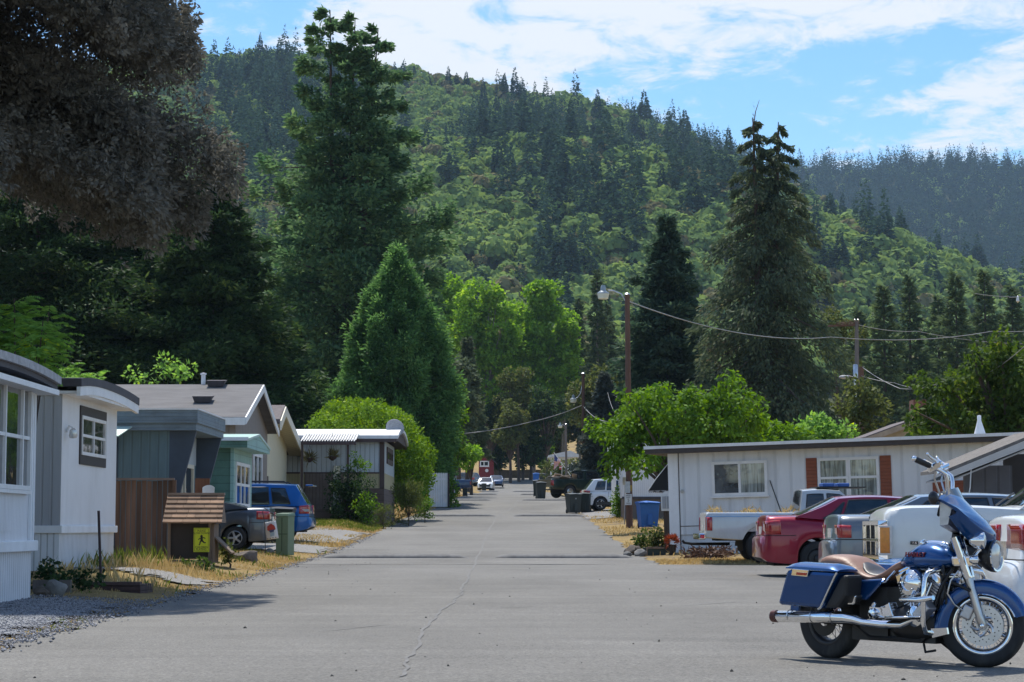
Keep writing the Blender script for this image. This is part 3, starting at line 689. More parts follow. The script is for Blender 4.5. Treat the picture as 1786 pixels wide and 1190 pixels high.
# ---------------------------------------------------------------- single trees
def trunk_mesh(mb, base, top, r0, r1, bend=.02, n=9):
    b, t = Vector(base), Vector(top); h = (t - b).length; pts = []; rr = []
    for i in range(n + 1):
        f = i / n; p = b.lerp(t, f) + Vector((sin(f * 5 + b.x) * bend * h * f * (1 - f), cos(f * 4 + b.y) * bend * h * f * (1 - f), 0))
        pts.append(p); rr.append(r0 + (r1 - r0) * f + (r0 * .35 * max(0, 1 - f * 12)))
    mb.tube(pts, rr, 10)
def conifer(base, H, prof_r, m_leaf, m_bark, label, nb=180, per=220, L=.4, wd=.07, droop=.25, upturn=.0, crown0=.06, jitter=.25, trunk_r=None, tops=((0, 0, 1.0),), name='conifer_tree', cat='conifer', group=None, spray=.33, hang=0.0, seed=1, sidebias=None, tipclump=0.0, flat=.35, tuft=None, whorl=0):
    """trunk and limbs; every limb carries a fan of small sprays. prof_r: (height fraction, radius) pairs"""
    global rng
    keep = rng; rng = np.random.default_rng(seed)
    bx, by, bz = base; root = empty(name, base, 0, label, cat, group)
    ph, pr = np.array([a for a, b in prof_r]), np.array([b for a, b in prof_r])
    mb = MB(); tr = trunk_r or H * .016
    for (ox, oy, f) in tops:
        trunk_mesh(mb, (bx + ox * .15, by + oy * .15, bz - .3), (bx + ox, by + oy, bz + H * f), tr, .03, .004)
    Vs = []; limb = MB()
    for i in range(nb):
        f = crown0 + (1 - crown0) * ((i + rng.random()) / nb) ** 1.12
        if whorl: f = crown0 + (1 - crown0) * ((i // whorl + .5 + .16 * rng.standard_normal()) * whorl / nb)
        tp = tops[i % len(tops)]
        if f > tp[2]: continue
        zz = bz + H * f; rad = float(np.interp(f / (tp[2] if len(tops) > 1 else 1), ph, pr)) * (1 + jitter * rng.standard_normal())
        if rad < .1: rad = .1
        if len(tops) > 1: rad *= .78
        az = i * 2.399963 + rng.random() * .8
        if sidebias is not None: rad *= 1 + sidebias[0] * cos(az - sidebias[1])
        ca, sa = cos(az), sin(az); k = int(per * (.25 + rad / pr.max()))
        o0 = np.array([bx + tp[0] * f / tp[2], by + tp[1] * f / tp[2], zz])
        s = rng.random(k) ** .62
        if tipclump: s = np.where(rng.random(k) < tipclump, 1 - .22 * rng.random(k), s)
        dz = -droop * rad * s ** 1.4 + upturn * rad * s ** 3
        lat = spray * rad * (s * (1.15 - s) * 2.2 + .08) * np.clip(rng.standard_normal(k) * .6, -1.2, 1.2)
        ver = flat * lat.std() * rng.standard_normal(k) - hang * rad * .3 * rng.random(k) * (s > .15)
        c = np.stack([o0[0] + ca * rad * s - sa * lat, o0[1] + sa * rad * s + ca * lat, o0[2] + dz + ver], 1)
        d = np.stack([ca * (.8) - sa * lat / (rad * .3 + .1) + .45 * rng.standard_normal(k), sa * .8 + ca * lat / (rad * .3 + .1) + .45 * rng.standard_normal(k), -.25 - hang * 1.2 + .4 * rng.standard_normal(k) + upturn * 1.5], 1)
        if tuft:
            m = tuft[1]; o_ = unit(rng.standard_normal((k, m, 3)) + np.array([0, 0, -.5])); sz = (tuft[0] * (.6 + .7 * rng.random(k)))[:, None, None]
            d = (unit(d)[:, None] * .8 + o_).reshape(-1, 3); c = (c[:, None] + o_ * sz * rng.random((k, m, 1)) ** .5 * np.array([1, 1, 1.25])).reshape(-1, 3); k = k * m
        Vs.append(cards(c, d, L * (.55 + .8 * rng.random(k)), wd * (.6 + .8 * rng.random(k))))
        if rad > .5 and i % 2 == 0:
            q = [0, .35, .7, .95]; limb.tube([(o0[0] + ca * rad * u, o0[1] + sa * rad * u, o0[2] - droop * rad * u ** 1.4 + upturn * rad * u ** 3) for u in q], [.012 * rad + .012, .009 * rad + .008, .006 * rad + .005, .004], 5, cap=False)
    mb.add(limb.v, limb.f); mb.build('trunk', m_bark, root, smooth=60)
    cards_mesh('crown', np.concatenate(Vs), m_leaf, root)
    rng = keep; return root
def broadleaf(base, clumps, m_leaf, m_bark, label, n=260, L=.16, wd=.055, trunk_r=.15, name='broadleaf_tree', cat='tree', group=None, seed=2, fork=.35, droop=.3, shell=.55, trunk=True):
    """clumps: (x, y, z, r) in the world; leaves crowd the shell of every clump, with gaps between"""
    global rng
    keep = rng; rng = np.random.default_rng(seed); root = empty(name, base, 0, label, cat, group)
    base = Vector(base); C = np.array(clumps, float); Vs = []
    for (x, y, z, r) in C:
        k = int(n * (r ** 2)); 
        if k < 12: k = 12
        sub = unit(rng.standard_normal((9, 3))) ; d = unit(rng.standard_normal((k, 3)))
        lump = np.max(np.clip(d @ sub.T, 0, 1) ** 4, 1)
        rad = r * (shell + (1 - shell) * rng.random(k) ** .6) * (.62 + .5 * lump)
        c = np.array([x, y, z]) + d * rad[:, None] * np.array([1, 1, .86])
        dr = d * .7 + .6 * rng.standard_normal((k, 3)) + np.array([0, 0, -droop])
        nr = unit(d * .5 + np.array([0, 0, .7]) + .5 * rng.standard_normal((k, 3)))
        Vs.append(cards(c, dr, L * (.6 + .7 * rng.random(k)), wd * (.7 + .6 * rng.random(k)), nr))
    if trunk:
        mb = MB(); cen = C[:, :3].mean(0); fk = base.lerp(Vector(cen), fork)
        fk.x = base.x * .7 + cen[0] * .3; fk.y = base.y * .7 + cen[1] * .3
        mb.tube([base - Vector((0, 0, .2)), base.lerp(fk, .5) + Vector((.03, .02, 0)), fk], [trunk_r * 1.25, trunk_r, trunk_r * .85], 9)
        lb = MB()
        for (x, y, z, r) in C[:: max(1, len(C) // 24)]:
            e = Vector((x, y, z)); md = fk.lerp(e, .5) + Vector((0, 0, .1 * (e - fk).length))
            lb.tube([fk, md, e], [trunk_r * .55, trunk_r * .3, trunk_r * .1], 6, cap=False)
        mb.add(lb.v, lb.f); mb.build('trunk', m_bark, root, smooth=60)
    cards_mesh('crown', np.concatenate(Vs), m_leaf, root)
    rng = keep; return root
def blob(cx, cy, cz, rx, ry, rz, n, r, seed=0, top=None):
    """clump centres filling an ellipsoid, crowded to its outside"""
    g = np.random.default_rng(seed); out = []
    while len(out) < n:
        d = g.standard_normal(3); d /= np.linalg.norm(d); q = g.random() ** .45
        out.append((cx + d[0] * rx * q, cy + d[1] * ry * q, cz + d[2] * rz * q, r * (.7 + .6 * g.random())))
    return out

# --- colours of the single trees
M_spruce = leafmat('dying_spruce_needles', (.090, .090, .074), (.245, .235, .20), (.30, .235, .165), trans=.18, scale=1.3, rough=.7, rnd=.4)
M_cedar = leafmat('dark_cedar_foliage', (.016, .038, .018), (.054, .098, .034), (.17, .22, .06), trans=.3, scale=.3)
M_redwood = leafmat('redwood_foliage', (.042, .098, .050), (.14, .235, .105), (.25, .34, .13), trans=.4, scale=.3)
M_sequoia = leafmat('sequoia_foliage', (.045, .115, .040), (.15, .29, .095), (.25, .38, .14), trans=.4, scale=.4)
M_dspruce = leafmat('dark_spruce_foliage', (.040, .062, .038), (.12, .155, .085), (.16, .14, .08), trans=.3, scale=.35)
M_dfir = leafmat('dark_fir_foliage', (.030, .062, .042), (.09, .142, .088), None, trans=.28, scale=.3)
M_pine = leafmat('pine_foliage', (.038, .068, .034), (.11, .155, .07), None, trans=.3, scale=.2)
M_bluespruce = leafmat('blue_spruce_foliage', (.045, .06, .05), (.12, .145, .12), None, trans=.12, scale=.6)
M_cotton = leafmat('cottonwood_leaves', (.09, .19, .032), (.22, .39, .065), (.36, .48, .085), trans=.5, scale=.22)
M_fruit = leafmat('fruit_tree_leaves', (.05, .115, .018), (.15, .28, .035), (.24, .36, .05), trans=.34, scale=.9)
M_hedge = leafmat('hedge_leaves', (.08, .16, .02), (.20, .33, .04), (.34, .43, .06), trans=.28, scale=.7)
M_olive = leafmat('dull_green_leaves', (.05, .07, .022), (.13, .16, .05), (.22, .20, .07), trans=.35, scale=.6)
M_sumac = leafmat('sumac_leaves', (.09, .20, .05), (.24, .42, .10), (.55, .60, .06), trans=.45, scale=1.6)

# 1 the great dying spruce whose crown hangs over the first home
conifer((-11.2, 32.0, .2), 21, [(0, 5.2), (.3, 5.7), (.42, 6.1), (.50, 6.5), (.58, 6.6), (.8, 4.2), (1, .3)], M_spruce, M_bark, 'huge half dead grey brown spruce with hanging boughs over the first white home', nb=180, per=800, L=.085, wd=.021, droop=.36, hang=.11, crown0=.355, jitter=.06, spray=.22, seed=5, tuft=(.10, 17), whorl=15, name='spruce_tree', cat='spruce', trunk_r=.42, flat=.4)
# 2 dark cedars and firs behind the homes on the left
for i, (px, Y, top, r, lab) in enumerate([(60, 108, 230, 7.6, 'dark evergreen behind the sumac at the left edge'), (230, 112, 255, 7.2, 'dark evergreen right below the dying spruce crown'), (365, 106, 285, 5.6, 'dark evergreen with sunlit green right side beside the tall redwood')]):
    b = G(px, Y); H = P(px, top, Y).z - b.z
    conifer(tuple(b), H, [(0, r * .95), (.15, r), (.5, r * .72), (.8, r * .4), (1, .15)], M_cedar, M_bark, lab, nb=230, per=640, L=.36, wd=.062, droop=.12, upturn=.12, crown0=.04, jitter=.22, seed=20 + i, name='cedar_tree', cat='cedar', group='dark evergreens behind the left homes')
# 3 the tall redwood with its crowd of tops
b = G(592, 152)
H = P(592, 18, 152).z - b.z
conifer(tuple(b), H, [(0, 5.0), (.2, 5.8), (.38, 7.2), (.52, 7.2), (.66, 5.2), (.78, 3.7), (.9, 2.5), (1, .8)], M_redwood, M_bark, 'tallest redwood on the left with three ragged tops', nb=340, per=330, L=.48, wd=.11, droop=.07, upturn=.16, crown0=.05, jitter=.27, tops=((-.9, 0, 1.0), (.9, .4, .985), (2.6, .2, .96)), seed=33, name='redwood_tree', cat='redwood', tipclump=.45, trunk_r=.45, spray=.3, flat=.6)
# 4 the dense young sequoia cone in front of it
b = G(690, 124); H = P(690, 436, 124).z - b.z
conifer(tuple(b), H, [(0, 3.0), (.2, 3.35), (.4, 3.15), (.62, 2.5), (.8, 1.5), (.92, .62), (1, .06)], M_sequoia, M_bark, 'dense bright green cone shaped sequoia above the clipped hedge', nb=300, per=13, L=.26, wd=.05, droop=.0, upturn=.2, crown0=.07, jitter=.12, seed=41, name='sequoia_tree', cat='sequoia', tipclump=.86, spray=.22, flat=1.2, tuft=(.38, 40))
# 5 double-topped spruce and fir on the right
b = G(1338, 132); H = P(1338, 205, 132).z - b.z
conifer(tuple(b), H, [(0, 6.2), (.15, 6.4), (.35, 5.7), (.6, 4.2), (.8, 2.4), (.93, 1.2), (1, .35)], M_dspruce, M_bark, 'tall dark spruce with two drooping tops on the right', nb=240, per=300, L=.36, wd=.07, droop=.46, upturn=.0, hang=.5, crown0=.07, jitter=.24, spray=.27, tops=((-.7, 0, 1.0), (.95, .3, .99)), seed=52, name='spruce_tree', cat='spruce', trunk_r=.5, flat=.6)
tip = MB(); t0 = P(1314, 222, 132)
tip.tube([t0 - Vector((0, 0, .8)), t0, t0 + Vector((.15, 0, 1.0)), t0 + Vector((.4, 0, 1.75))], [.05, .04, .03, .012], 6)
b = G(1165, 150); H = P(1165, 378, 150).z - b.z
conifer(tuple(b), H, [(0, 4.0), (.15, 4.1), (.4, 3.2), (.7, 1.9), (.9, .8), (1, .15)], M_dfir, M_bark, 'dark fir just left of the double topped spruce', nb=240, per=260, L=.5, wd=.1, droop=.08, upturn=.12, crown0=.05, jitter=.24, seed=57, name='fir_tree', cat='fir')
# 6 pines and firs beyond the right homes
for i, (px, Y, top, r) in enumerate([(1545, 230, 500, 3.1), (1590, 250, 482, 3.4), (1640, 260, 520, 3.4), (1672, 240, 478, 3.0), (1722, 245, 472, 3.3), (1770, 250, 500, 3.2), (1500, 260, 540, 3.0)]):
    b = Vector((PX(px, Y), Y, float(prof(Y)))); H = P(px, top, Y).z - b.z
    conifer(tuple(b), H, [(0, r * .9), (.2, r * 1.05), (.5, r * .75), (.8, r * .36), (.95, r * .1), (1, .05)], M_pine, M_bark, f'tall narrow pine beyond the right homes, {["leftmost but one","third","fourth","fifth","sixth","last at the right edge","leftmost"][i]} of the row', nb=120, per=62, L=.85, wd=.13, droop=.14, upturn=.16, crown0=.12, jitter=.32, seed=60 + i, spray=.26, name='pine_tree', cat='pine', group='pines beyond the right homes')
# thin grey pines behind the cottonwoods
for i, (px, Y, top) in enumerate([(1042, 300, 470), (1010, 320, 520), (755, 320, 470), (770, 330, 450), (1060, 310, 530)]):
    b = Vector((PX(px, Y), Y, float(prof(Y)))); H = P(px, top, Y).z - b.z
    conifer(tuple(b), H, [(0, 1.8), (.3, 2.0), (.7, 1.2), (1, .1)], M_pine, M_pale_bark, f'thin sparse pine on the slope above the street, {["second from the right","middle one","leftmost","second from the left","rightmost"][i]}', nb=110, per=70, L=.8, wd=.13, droop=.12, crown0=.2, jitter=.35, seed=80 + i, name='pine_tree', cat='pine', group='thin pines above the street end')
# 7 sunlit cottonwoods at the end of the street
for i, (px, Y, cy_, rx, rz, n, lab) in enumerate([(845, 300, 600, 4.8, 10, 80, 'yellow green cottonwood, left of the two above the street end'), (930, 305, 615, 5.5, 11.5, 100, 'brightest yellow green cottonwood above the street end'), (775, 310, 560, 4.0, 6.6, 46, 'sunlit cottonwood half hidden by the sequoia tip'), (982, 308, 620, 2.3, 7.2, 34, 'narrow cottonwood at the right edge of the bright clump')]):
    c = P(px, cy_, Y); b = (c.x, Y, float(prof(Y)))
    broadleaf(b, blob(c.x, Y, c.z, rx, 3.0, rz, int(n * 1.25), 1.2, 90 + i), M_cotton, M_pale_bark, lab, n=85, L=.58, wd=.22, trunk_r=.28, name='cottonwood_tree', cat='cottonwood', seed=91 + i, fork=.55)
# darker trees round the end of the street
for i, (px, Y, cy_, rx, rz, n, m, lab) in enumerate([
        (905, 290, 690, 3.2, 4.6, 30, M_olive, 'shaded leafy tree under the bright cottonwood'), (855, 292, 728, 2.8, 4.4, 34, M_cedar, 'dark tree behind the red cottage'), (890, 284, 748, 2.1, 3.6, 26, M_olive, 'olive and rust coloured tree right of the red cottage'),
        (800, 190, 700, 1.5, 4.2, 26, M_dspruce, 'grey brown spruce like tree beside the sequoia'), (1040, 215, 690, 2.6, 3.4, 30, M_olive, 'grey green tree left of the brown lamp pole'), (925, 300, 775, 2.4, 2.6, 24, M_cedar, 'dark round tree at the very end of the street'),
        (955, 285, 730, 2.6, 4.6, 34, M_cedar, 'dark narrow tree above the far white house'), (975, 320, 765, 2.4, 2.8, 20, M_olive, 'small tree on the dry slope at the street end'), (912, 298, 765, 1.6, 3.8, 24, M_cedar, 'dark slender tree right of the red cottage'), (945, 315, 790, 1.4, 2.0, 14, M_fruit, 'small fresh green tree on the golden slope'), (872, 305, 790, 2.2, 2.2, 18, M_cedar, 'dark bushy tree close right of the red cottage')]):
    c = P(px, cy_, Y); b = (c.x, Y, float(prof(Y)))
    broadleaf(b, blob(c.x, Y, c.z, rx, 2.0, rz, n, 1.0, 110 + i), m, M_bark, lab, n=150, L=.4, wd=.14, trunk_r=.2, name='street_tree', cat='tree', seed=111 + i, fork=.4)
b = G(815, 200); 
conifer(tuple(b), P(805, 590, 200).z - b.z, [(0, 2.2), (.4, 1.6), (.8, .6), (1, .1)], M_dspruce, M_bark, 'brownish spruce with a ragged tip right of the sequoia', nb=150, per=120, L=.5, wd=.1, droop=.3, crown0=.27, seed=130, name='spruce_tree', cat='spruce')
b = G(1055, 148)
conifer(tuple(b), P(1055, 650, 148).z - b.z, [(0, 1.9), (.3, 1.7), (.7, .9), (1, .1)], M_bluespruce, M_bark, 'blue grey spruce behind the second street lamp', nb=190, per=140, L=.36, wd=.08, droop=.15, crown0=.02, seed=131, name='blue_spruce', cat='spruce')
# 8 the bright vine maple / locust right of the sequoia, green mass along the left verge
for i, (px, Y, cy_, rx, rz, n, r, lab) in enumerate([(770, 128, 745, 1.25, 3.6, 40, .75, 'tall light green tree between the sequoia and the street'), (788, 140, 783, 1.1, 1.1, 20, .5, 'low leafy tree above the parked blue pickup'), (822, 165, 795, .9, 1.0, 14, .55, 'small yellow green tree left of the red cottage')]):
    c = P(px, cy_, Y); b = (c.x, Y, float(gz(c.x, Y)))
    broadleaf(b, blob(c.x, Y, c.z, rx, 1.4, rz, n, r, 140 + i), M_cotton if i == 2 else M_fruit, M_bark, lab, n=330, L=.26, wd=.085, trunk_r=.12, name='street_tree', cat='tree', seed=141 + i)
# 9 fruit tree behind the right home: broad, in tiers
g = np.random.default_rng(4); cl = []
for (px, py, r) in [(1085, 745, .75), (1110, 715, .75), (1140, 740, .95), (1150, 700, .7), (1185, 725, .95), (1215, 705, .8), (1245, 730, .95), (1270, 705, .75), (1290, 700, .6), (1300, 735, .65), (1315, 725, .45), (1085, 790, .7), (1070, 800, .5), (1110, 770, .8), (1170, 760, .9), (1220, 760, .9), (1270, 765, .8), (1120, 815, .5), (1310, 770, .55), (1075, 765, .55), (1300, 690, .35), (1250, 690, .45), (1128, 690, .4), (1100, 702, .4), (1200, 692, .4), (1160, 800, .7)]:
    Y = 74 + g.random() * 3.0; p = P(px, py, Y); cl.append((p.x, Y, p.z, r))
    for q in range(3): cl.append((p.x + g.normal() * r * .7, Y + g.normal() * .7, p.z + g.normal() * r * .55, r * .55))
broadleaf((5.7, 75.3, float(gz(5.7, 75.3))), cl, M_fruit, M_bark, 'broad bright green fruit tree behind the near white home on the right', n=520, L=.19, wd=.06, trunk_r=.16, name='fruit_tree', cat='tree', seed=150, droop=.75)
# low growth behind the right home
for i, (px, Y, cy_, rx, rz, n, m, lab) in enumerate([(1365, 95, 768, 1.2, .7, 18, M_fruit, 'low bright shrub behind the roof, under the double spruce'), (1430, 100, 760, 1.4, .7, 20, M_sumac, 'bright weedy shrub left of the utility pole'), (1490, 105, 725, 1.5, 1.6, 20, M_olive, 'dull green shrub behind the utility pole'), (1465, 160, 590, 1.9, 2.6, 24, M_olive, 'pale green tree between the double spruce and the utility pole')]):
    c = P(px, cy_, Y); b = (c.x, Y, float(gz(c.x, Y)))
    broadleaf(b, blob(c.x, Y, c.z, rx, 1, rz, n, .6, 160 + i), m, M_bark, lab, n=260, L=.26, wd=.08, trunk_r=.06, name='shrub', cat='shrub', seed=161 + i)
# big leafy tree at the right edge
cl = []
for (px, py, r) in [(1610, 735, .7), (1640, 700, .85), (1680, 680, 1.0), (1720, 650, .95), (1760, 640, .9), (1700, 720, 1.1), (1650, 740, .8), (1750, 700, 1.2), (1790, 670, 1.2), (1820, 640, 1.2), (1600, 755, .45), (1770, 745, 1.0), (1720, 755, .9), (1660, 765, .6), (1830, 720, 1.4), (1700, 640, .5), (1665, 668, .5), (1745, 625, .5), (1785, 615, .6), (1860, 660, 1.4)]:
    Y = 72 + g.random() * 3; p = P(px, py, Y); cl.append((p.x, Y, p.z, r * .95))
    for q in range(3): cl.append((p.x + g.normal() * r * .75, Y + g.normal() * .8, p.z + g.normal() * r * .6, r * .5))
M_ash = leafmat('box_elder_leaves', (.03, .06, .014), (.09, .15, .028), (.24, .26, .06), trans=.38, scale=.8)
broadleaf((17.5, 73.5, float(gz(17.5, 73.5))), cl, M_ash, M_bark, 'large leafy tree over the roof at the right edge', n=430, L=.22, wd=.07, trunk_r=.2, name='leafy_tree', cat='tree', seed=170, droop=.6)
# 10 the clipped hedge behind the brown and white home: a rounded block
cl = []
for i in range(300):
    px = 545 + 200 * g.random(); top = float(np.interp(px, [540, 560, 600, 660, 700, 735, 748], [745, 712, 694, 700, 716, 752, 800])); py = top + 8 + (880 - top - 8) * g.random() ** 1.25
    Y = 96 + 4.5 * g.random(); p = P(px, py, Y)
    cl.append((p.x, Y, max(p.z, float(gz(p.x, Y)) + .25), .30 + .22 * g.random()))
broadleaf((-5.6, 99, float(gz(-5.6, 99))), cl, M_hedge, M_bark, 'tall bright green clipped hedge behind the brown and white home', n=620, L=.15, wd=.05, trunk_r=.12, name='hedge', cat='hedge', seed=180, droop=-.1, shell=.6)
# shrubs low along the left
def shrub(px, py, Y, rx, rz, n, r, m, lab, leaves=420, L=.11, wd=.035, name='shrub', cat='shrub', group=None, seed=0, droop=.2):
    c = P(px, py, Y); b = (c.x, Y, float(gz(c.x, Y)))
    g_ = np.random.default_rng(seed + 7); zb_ = b[2] + r * .4
    return broadleaf(b, [(x, y, max(zb_, z if i % 2 else zb_ + (z - zb_) * g_.random()), q) for i, (x, y, z, q) in enumerate(blob(c.x, Y, c.z, rx, rx * .7, rz, n, r, seed))], m, M_bark, lab, n=leaves, L=L, wd=wd, trunk_r=.02, name=name, cat=cat, group=group, seed=seed, droop=droop)
shrub(610, 860, 85.5, 1.1, 1.0, 40, .34, M_cedar, 'dark rose bush in front of the porch of the brown and white home', seed=201, leaves=900)
shrub(622, 815, 86, .45, .75, 18, .22, M_fruit, 'upright leafy shrub against the porch post', seed=202, leaves=900)
shrub(640, 880, 84.5, .5, .4, 14, .22, M_fruit, 'light green bush left of the lavender clump', seed=203, leaves=1000)
shrub(712, 862, 88, .62, .8, 26, .28, M_olive, 'yellowish feathery shrub at the corner of the brown and white home', seed=204, leaves=1300, L=.16, wd=.015, droop=-.6)
shrub(668, 893, 83.5, .5, .18, 14, .16, M_olive, 'rounded lavender clump at the lawn edge', seed=205, leaves=1600, L=.14, wd=.012, droop=-.8)
shrub(740, 880, 94, .35, .5, 10, .22, M_fruit, 'small green bush at the foot of the clipped hedge', seed=206, leaves=1000)
shrub(786, 855, 121, .4, .65, 16, .26, M_fruit, 'overgrown bush at the end of the white picket fence', seed=207, leaves=600, L=.18, wd=.05)
shrub(1090, 862, 100, .62, .95, 20, .34, M_fruit, 'leafy bush beside the white suv', seed=208, leaves=700, L=.17, wd=.04)
shrub(1150, 935, 57, .35, .42, 16, .2, M_olive, 'yellow green flowering bush at the corner of the near right home', seed=209, leaves=1500, L=.1, wd=.03)
shrub(1118, 940, 56, .22, .14, 8, .13, M_weed, 'low grey leaved plant by the stones on the right', seed=210, leaves=2200, L=.1, wd=.03)
shrub(95, 1006, 29.6, .55, .13, 12, .14, M_cedar, 'dark ivy at the foot of the second white home', seed=211, leaves=3000, L=.07, wd=.028)
shrub(400, 962, 43, .20, .28, 9, .12, M_olive, 'dry pale flowered weed beside the shingle roofed bin box', seed=212, leaves=2500, L=.08, wd=.02)
shrub(345, 990, 40, .35, .12, 10, .1, M_weed, 'leafy green weeds in front of the shingle roofed bin box', seed=213, leaves=3500, L=.09, wd=.03)
shrub(1050, 780, 190, 1.8, 1.0, 16, .6, M_olive, 'pale bush beside the brown pole in the distance', seed=214, leaves=200, L=.3, wd=.09)
shrub(985, 812, 240, 1.4, 1.0, 14, .6, M_olive, 'hazy bush right of the flag', seed=215, leaves=160, L=.35, wd=.1)
shrub(955, 815, 235, .8, .9, 10, .5, M_olive, 'tall weeds beside the far blue bin', seed=216, leaves=200, L=.35, wd=.06)
# 11 sumac fronds above the first two homes
def fronds(px0, py0, Y, stems, label, seed):
    global rng
    keep = rng; rng = np.random.default_rng(seed); b = G(px0, Y); root = empty('sumac', tuple(b), 0, label, 'sumac', None); Vs = []; mb = MB()
    for (px, py) in stems:
        p = P(px, py, Y + rng.normal() * .5); mb.tube([b, (b + p) / 2 + Vector((.1, 0, .3)), p], [.03, .02, .008], 5)
        for q in range(15):
            az = rng.random() * 6.28; L = .32 + .22 * rng.random(); st = p - Vector((0, 0, .5 * rng.random())); up = .15 + .8 * rng.random()
            for k in range(13):
                f = (k + 1) / 13; pos = np.array([st.x + cos(az) * L * f, st.y + sin(az) * L * f, st.z + L * (up * f - .55 * f * f)])
                for sgn in (-1, 1):
                    d = np.array([cos(az) * .5 - sin(az) * sgn, sin(az) * .5 + cos(az) * sgn, -.25]); Vs.append(cards(pos[None], d[None], [.15 * (1.15 - f * .7)], [.02]))
    mb.build('stem', M_bark, root, smooth=60); cards_mesh('foliage', np.concatenate(Vs), M_sumac, root); rng = keep
fronds(10, 1000, 30.2, [(5, 560), (25, 520), (30, 570), (55, 590), (75, 560), (85, 545), (20, 600), (65, 610), (80, 620), (45, 560), (-20, 540), (0, 590)], 'feathery bright green sumac rising behind the first white home', 301)
fronds(120, 1000, 44.0, [(115, 640), (125, 655), (140, 650), (165, 655), (105, 650)], 'small sumac fronds showing above the roof of the second white home', 302)
shrub(290, 650, 80, 1.6, .5, 16, .4, M_sumac, 'sunlit shrub showing under the dark evergreens on the left', seed=303, leaves=260, L=.2, wd=.06)
M_fl = MATS['dark_spruce_foliage']
# ---------------------------------------------------------------- homes
UX, UY, UZ = Vector((1, 0, 0)), Vector((0, 1, 0)), Vector((0, 0, 1))
def win(parent, O, u, n, w_, h, cols=(), rows=(), fm=None, gm=None, ft=.05, dep=.035, label=None, sill=True, surround=None, vsplit=None):
    """frame with its mullions; the pane is a sub-part"""
    O = Vector(O); u = Vector(u); n = Vector(n); mb = MB()
    def bar(a0, a1, b0, b1, d0, d1):
        c = O + u * (a0 + a1) / 2 + UZ * (b0 + b1) / 2 + n * (d0 + d1) / 2
        mb.obox(c, u * (a1 - a0) / 2, n * (d1 - d0) / 2, UZ * (b1 - b0) / 2)
    bar(0, ft, 0, h, 0, dep); bar(w_ - ft, w_, 0, h, 0, dep); bar(ft, w_ - ft, 0, ft, 0, dep); bar(ft, w_ - ft, h - ft, h, 0, dep)
    for c in cols: bar(c * w_ - ft * .42, c * w_ + ft * .42, ft, h - ft, 0, dep * .9)
    for r in rows: bar(ft, w_ - ft, r * h - ft * .4, r * h + ft * .4, 0, dep * .8)
    f = mb.build('window', fm or M_trim, parent, smooth=0, label=label)
    p = MB(); c = O + u * w_ / 2 + UZ * h / 2 + n * dep * .25
    p.obox(c, u * (w_ / 2 - ft * .6), n * dep * .12, UZ * (h / 2 - ft * .6)); p.build('pane', gm or M_glass, f, smooth=0)
    if sill:
        s = MB(); s.obox(O + u * w_ / 2 - UZ * .025 + n * .035, u * (w_ / 2 + .04), n * .035, UZ * .022); s.build('sill', fm or M_trim, f, smooth=0)
    if surround:
        s = MB(); m_, t0, t1 = surround
        for (a0, a1, b0, b1) in ((-t0, w_ + t0, h + .003, h + t1), (-t0, w_ + t0, -t1, -.003), (-t0, -.003, -.003, h + .003), (w_ + .003, w_ + t0, -.003, h + .003)):
            c = O + u * (a0 + a1) / 2 + UZ * (b0 + b1) / 2 + n * .012; s.obox(c, u * (a1 - a0) / 2, n * .012, UZ * (b1 - b0) / 2)
        s.build('surround', m_, f, smooth=0)
    return f
def bow_roof(x0, x1, y0, y1, z_end, rise, th, n=14, peak=.5):
    """roof sheet bowed across y, extruded along x: section points top and bottom"""
    top = []
    for i in range(n + 1):
        f = i / n; y = y0 + (y1 - y0) * f; g = (f - peak) / (peak if f < peak else 1 - peak)
        top.append((y, z_end + rise * (1 - abs(g) ** 2.2)))
    return top
def bow_layer(x0, x1, top, dz0, dz1, trim=0.0):
    mb = MB(); v = []
    pts = [(y, z + dz1) for y, z in top] + [(y, z + dz0) for y, z in reversed(top)]
    mb.prism([(x0, y, z) for y, z in pts], (x1 - x0, 0, 0)); return mb

# --- siding and roof surfaces
M_sid1 = mat('white_ribbed_siding', (.76, .765, .785), .5, 0, var=.05, scale=2, ribs=(.075, .006, 'XY'), ribcol=.14, dirt=((.34, .33, .33), 1.5, .35))
M_skirt = mat('corrugated_skirting', (.74, .75, .77), .45, 0, var=.06, scale=2, ribs=(.11, .012, 'XY'), ribcol=.5, dirt=((.36, .34, .32), 2.0, .4))
M_sid2 = mat('white_grooved_siding', (.80, .805, .82), .5, 0, var=.05, scale=2, ribs=(.09, .005, 'XY'), ribcol=.28, dirt=((.42, .40, .38), 1.6, .3))
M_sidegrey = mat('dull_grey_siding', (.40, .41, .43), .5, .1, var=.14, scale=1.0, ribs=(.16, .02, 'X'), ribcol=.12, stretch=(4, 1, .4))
M_roofgrey = mat('aged_roof_coating', (.40, .40, .41), .7, 0, var=.25, scale=7, dirt=((.12, .11, .11), 8, .8, (1, 1, 1)), bump=.004)
M_rooftar = mat('dark_drip_edge', (.055, .05, .06), .6, 0, var=.3, scale=6)
M_brownfascia = mat('brown_fascia', (.055, .042, .036), .6, 0, var=.25, scale=6)
M_brownwood = mat('brown_trim', (.030, .022, .020), .6, 0, var=.25, scale=8)
M_teal = mat('slate_blue_siding', (.11, .18, .21), .5, 0, var=.15, scale=2, ribs=(.20, .008, 'X'), ribcol=.25, stretch=(3, 3, .35), dirt=((.035, .07, .09), 2, .5))
M_teald = mat('dark_slate_blue', (.05, .072, .105), .6, 0, var=.2, scale=3)
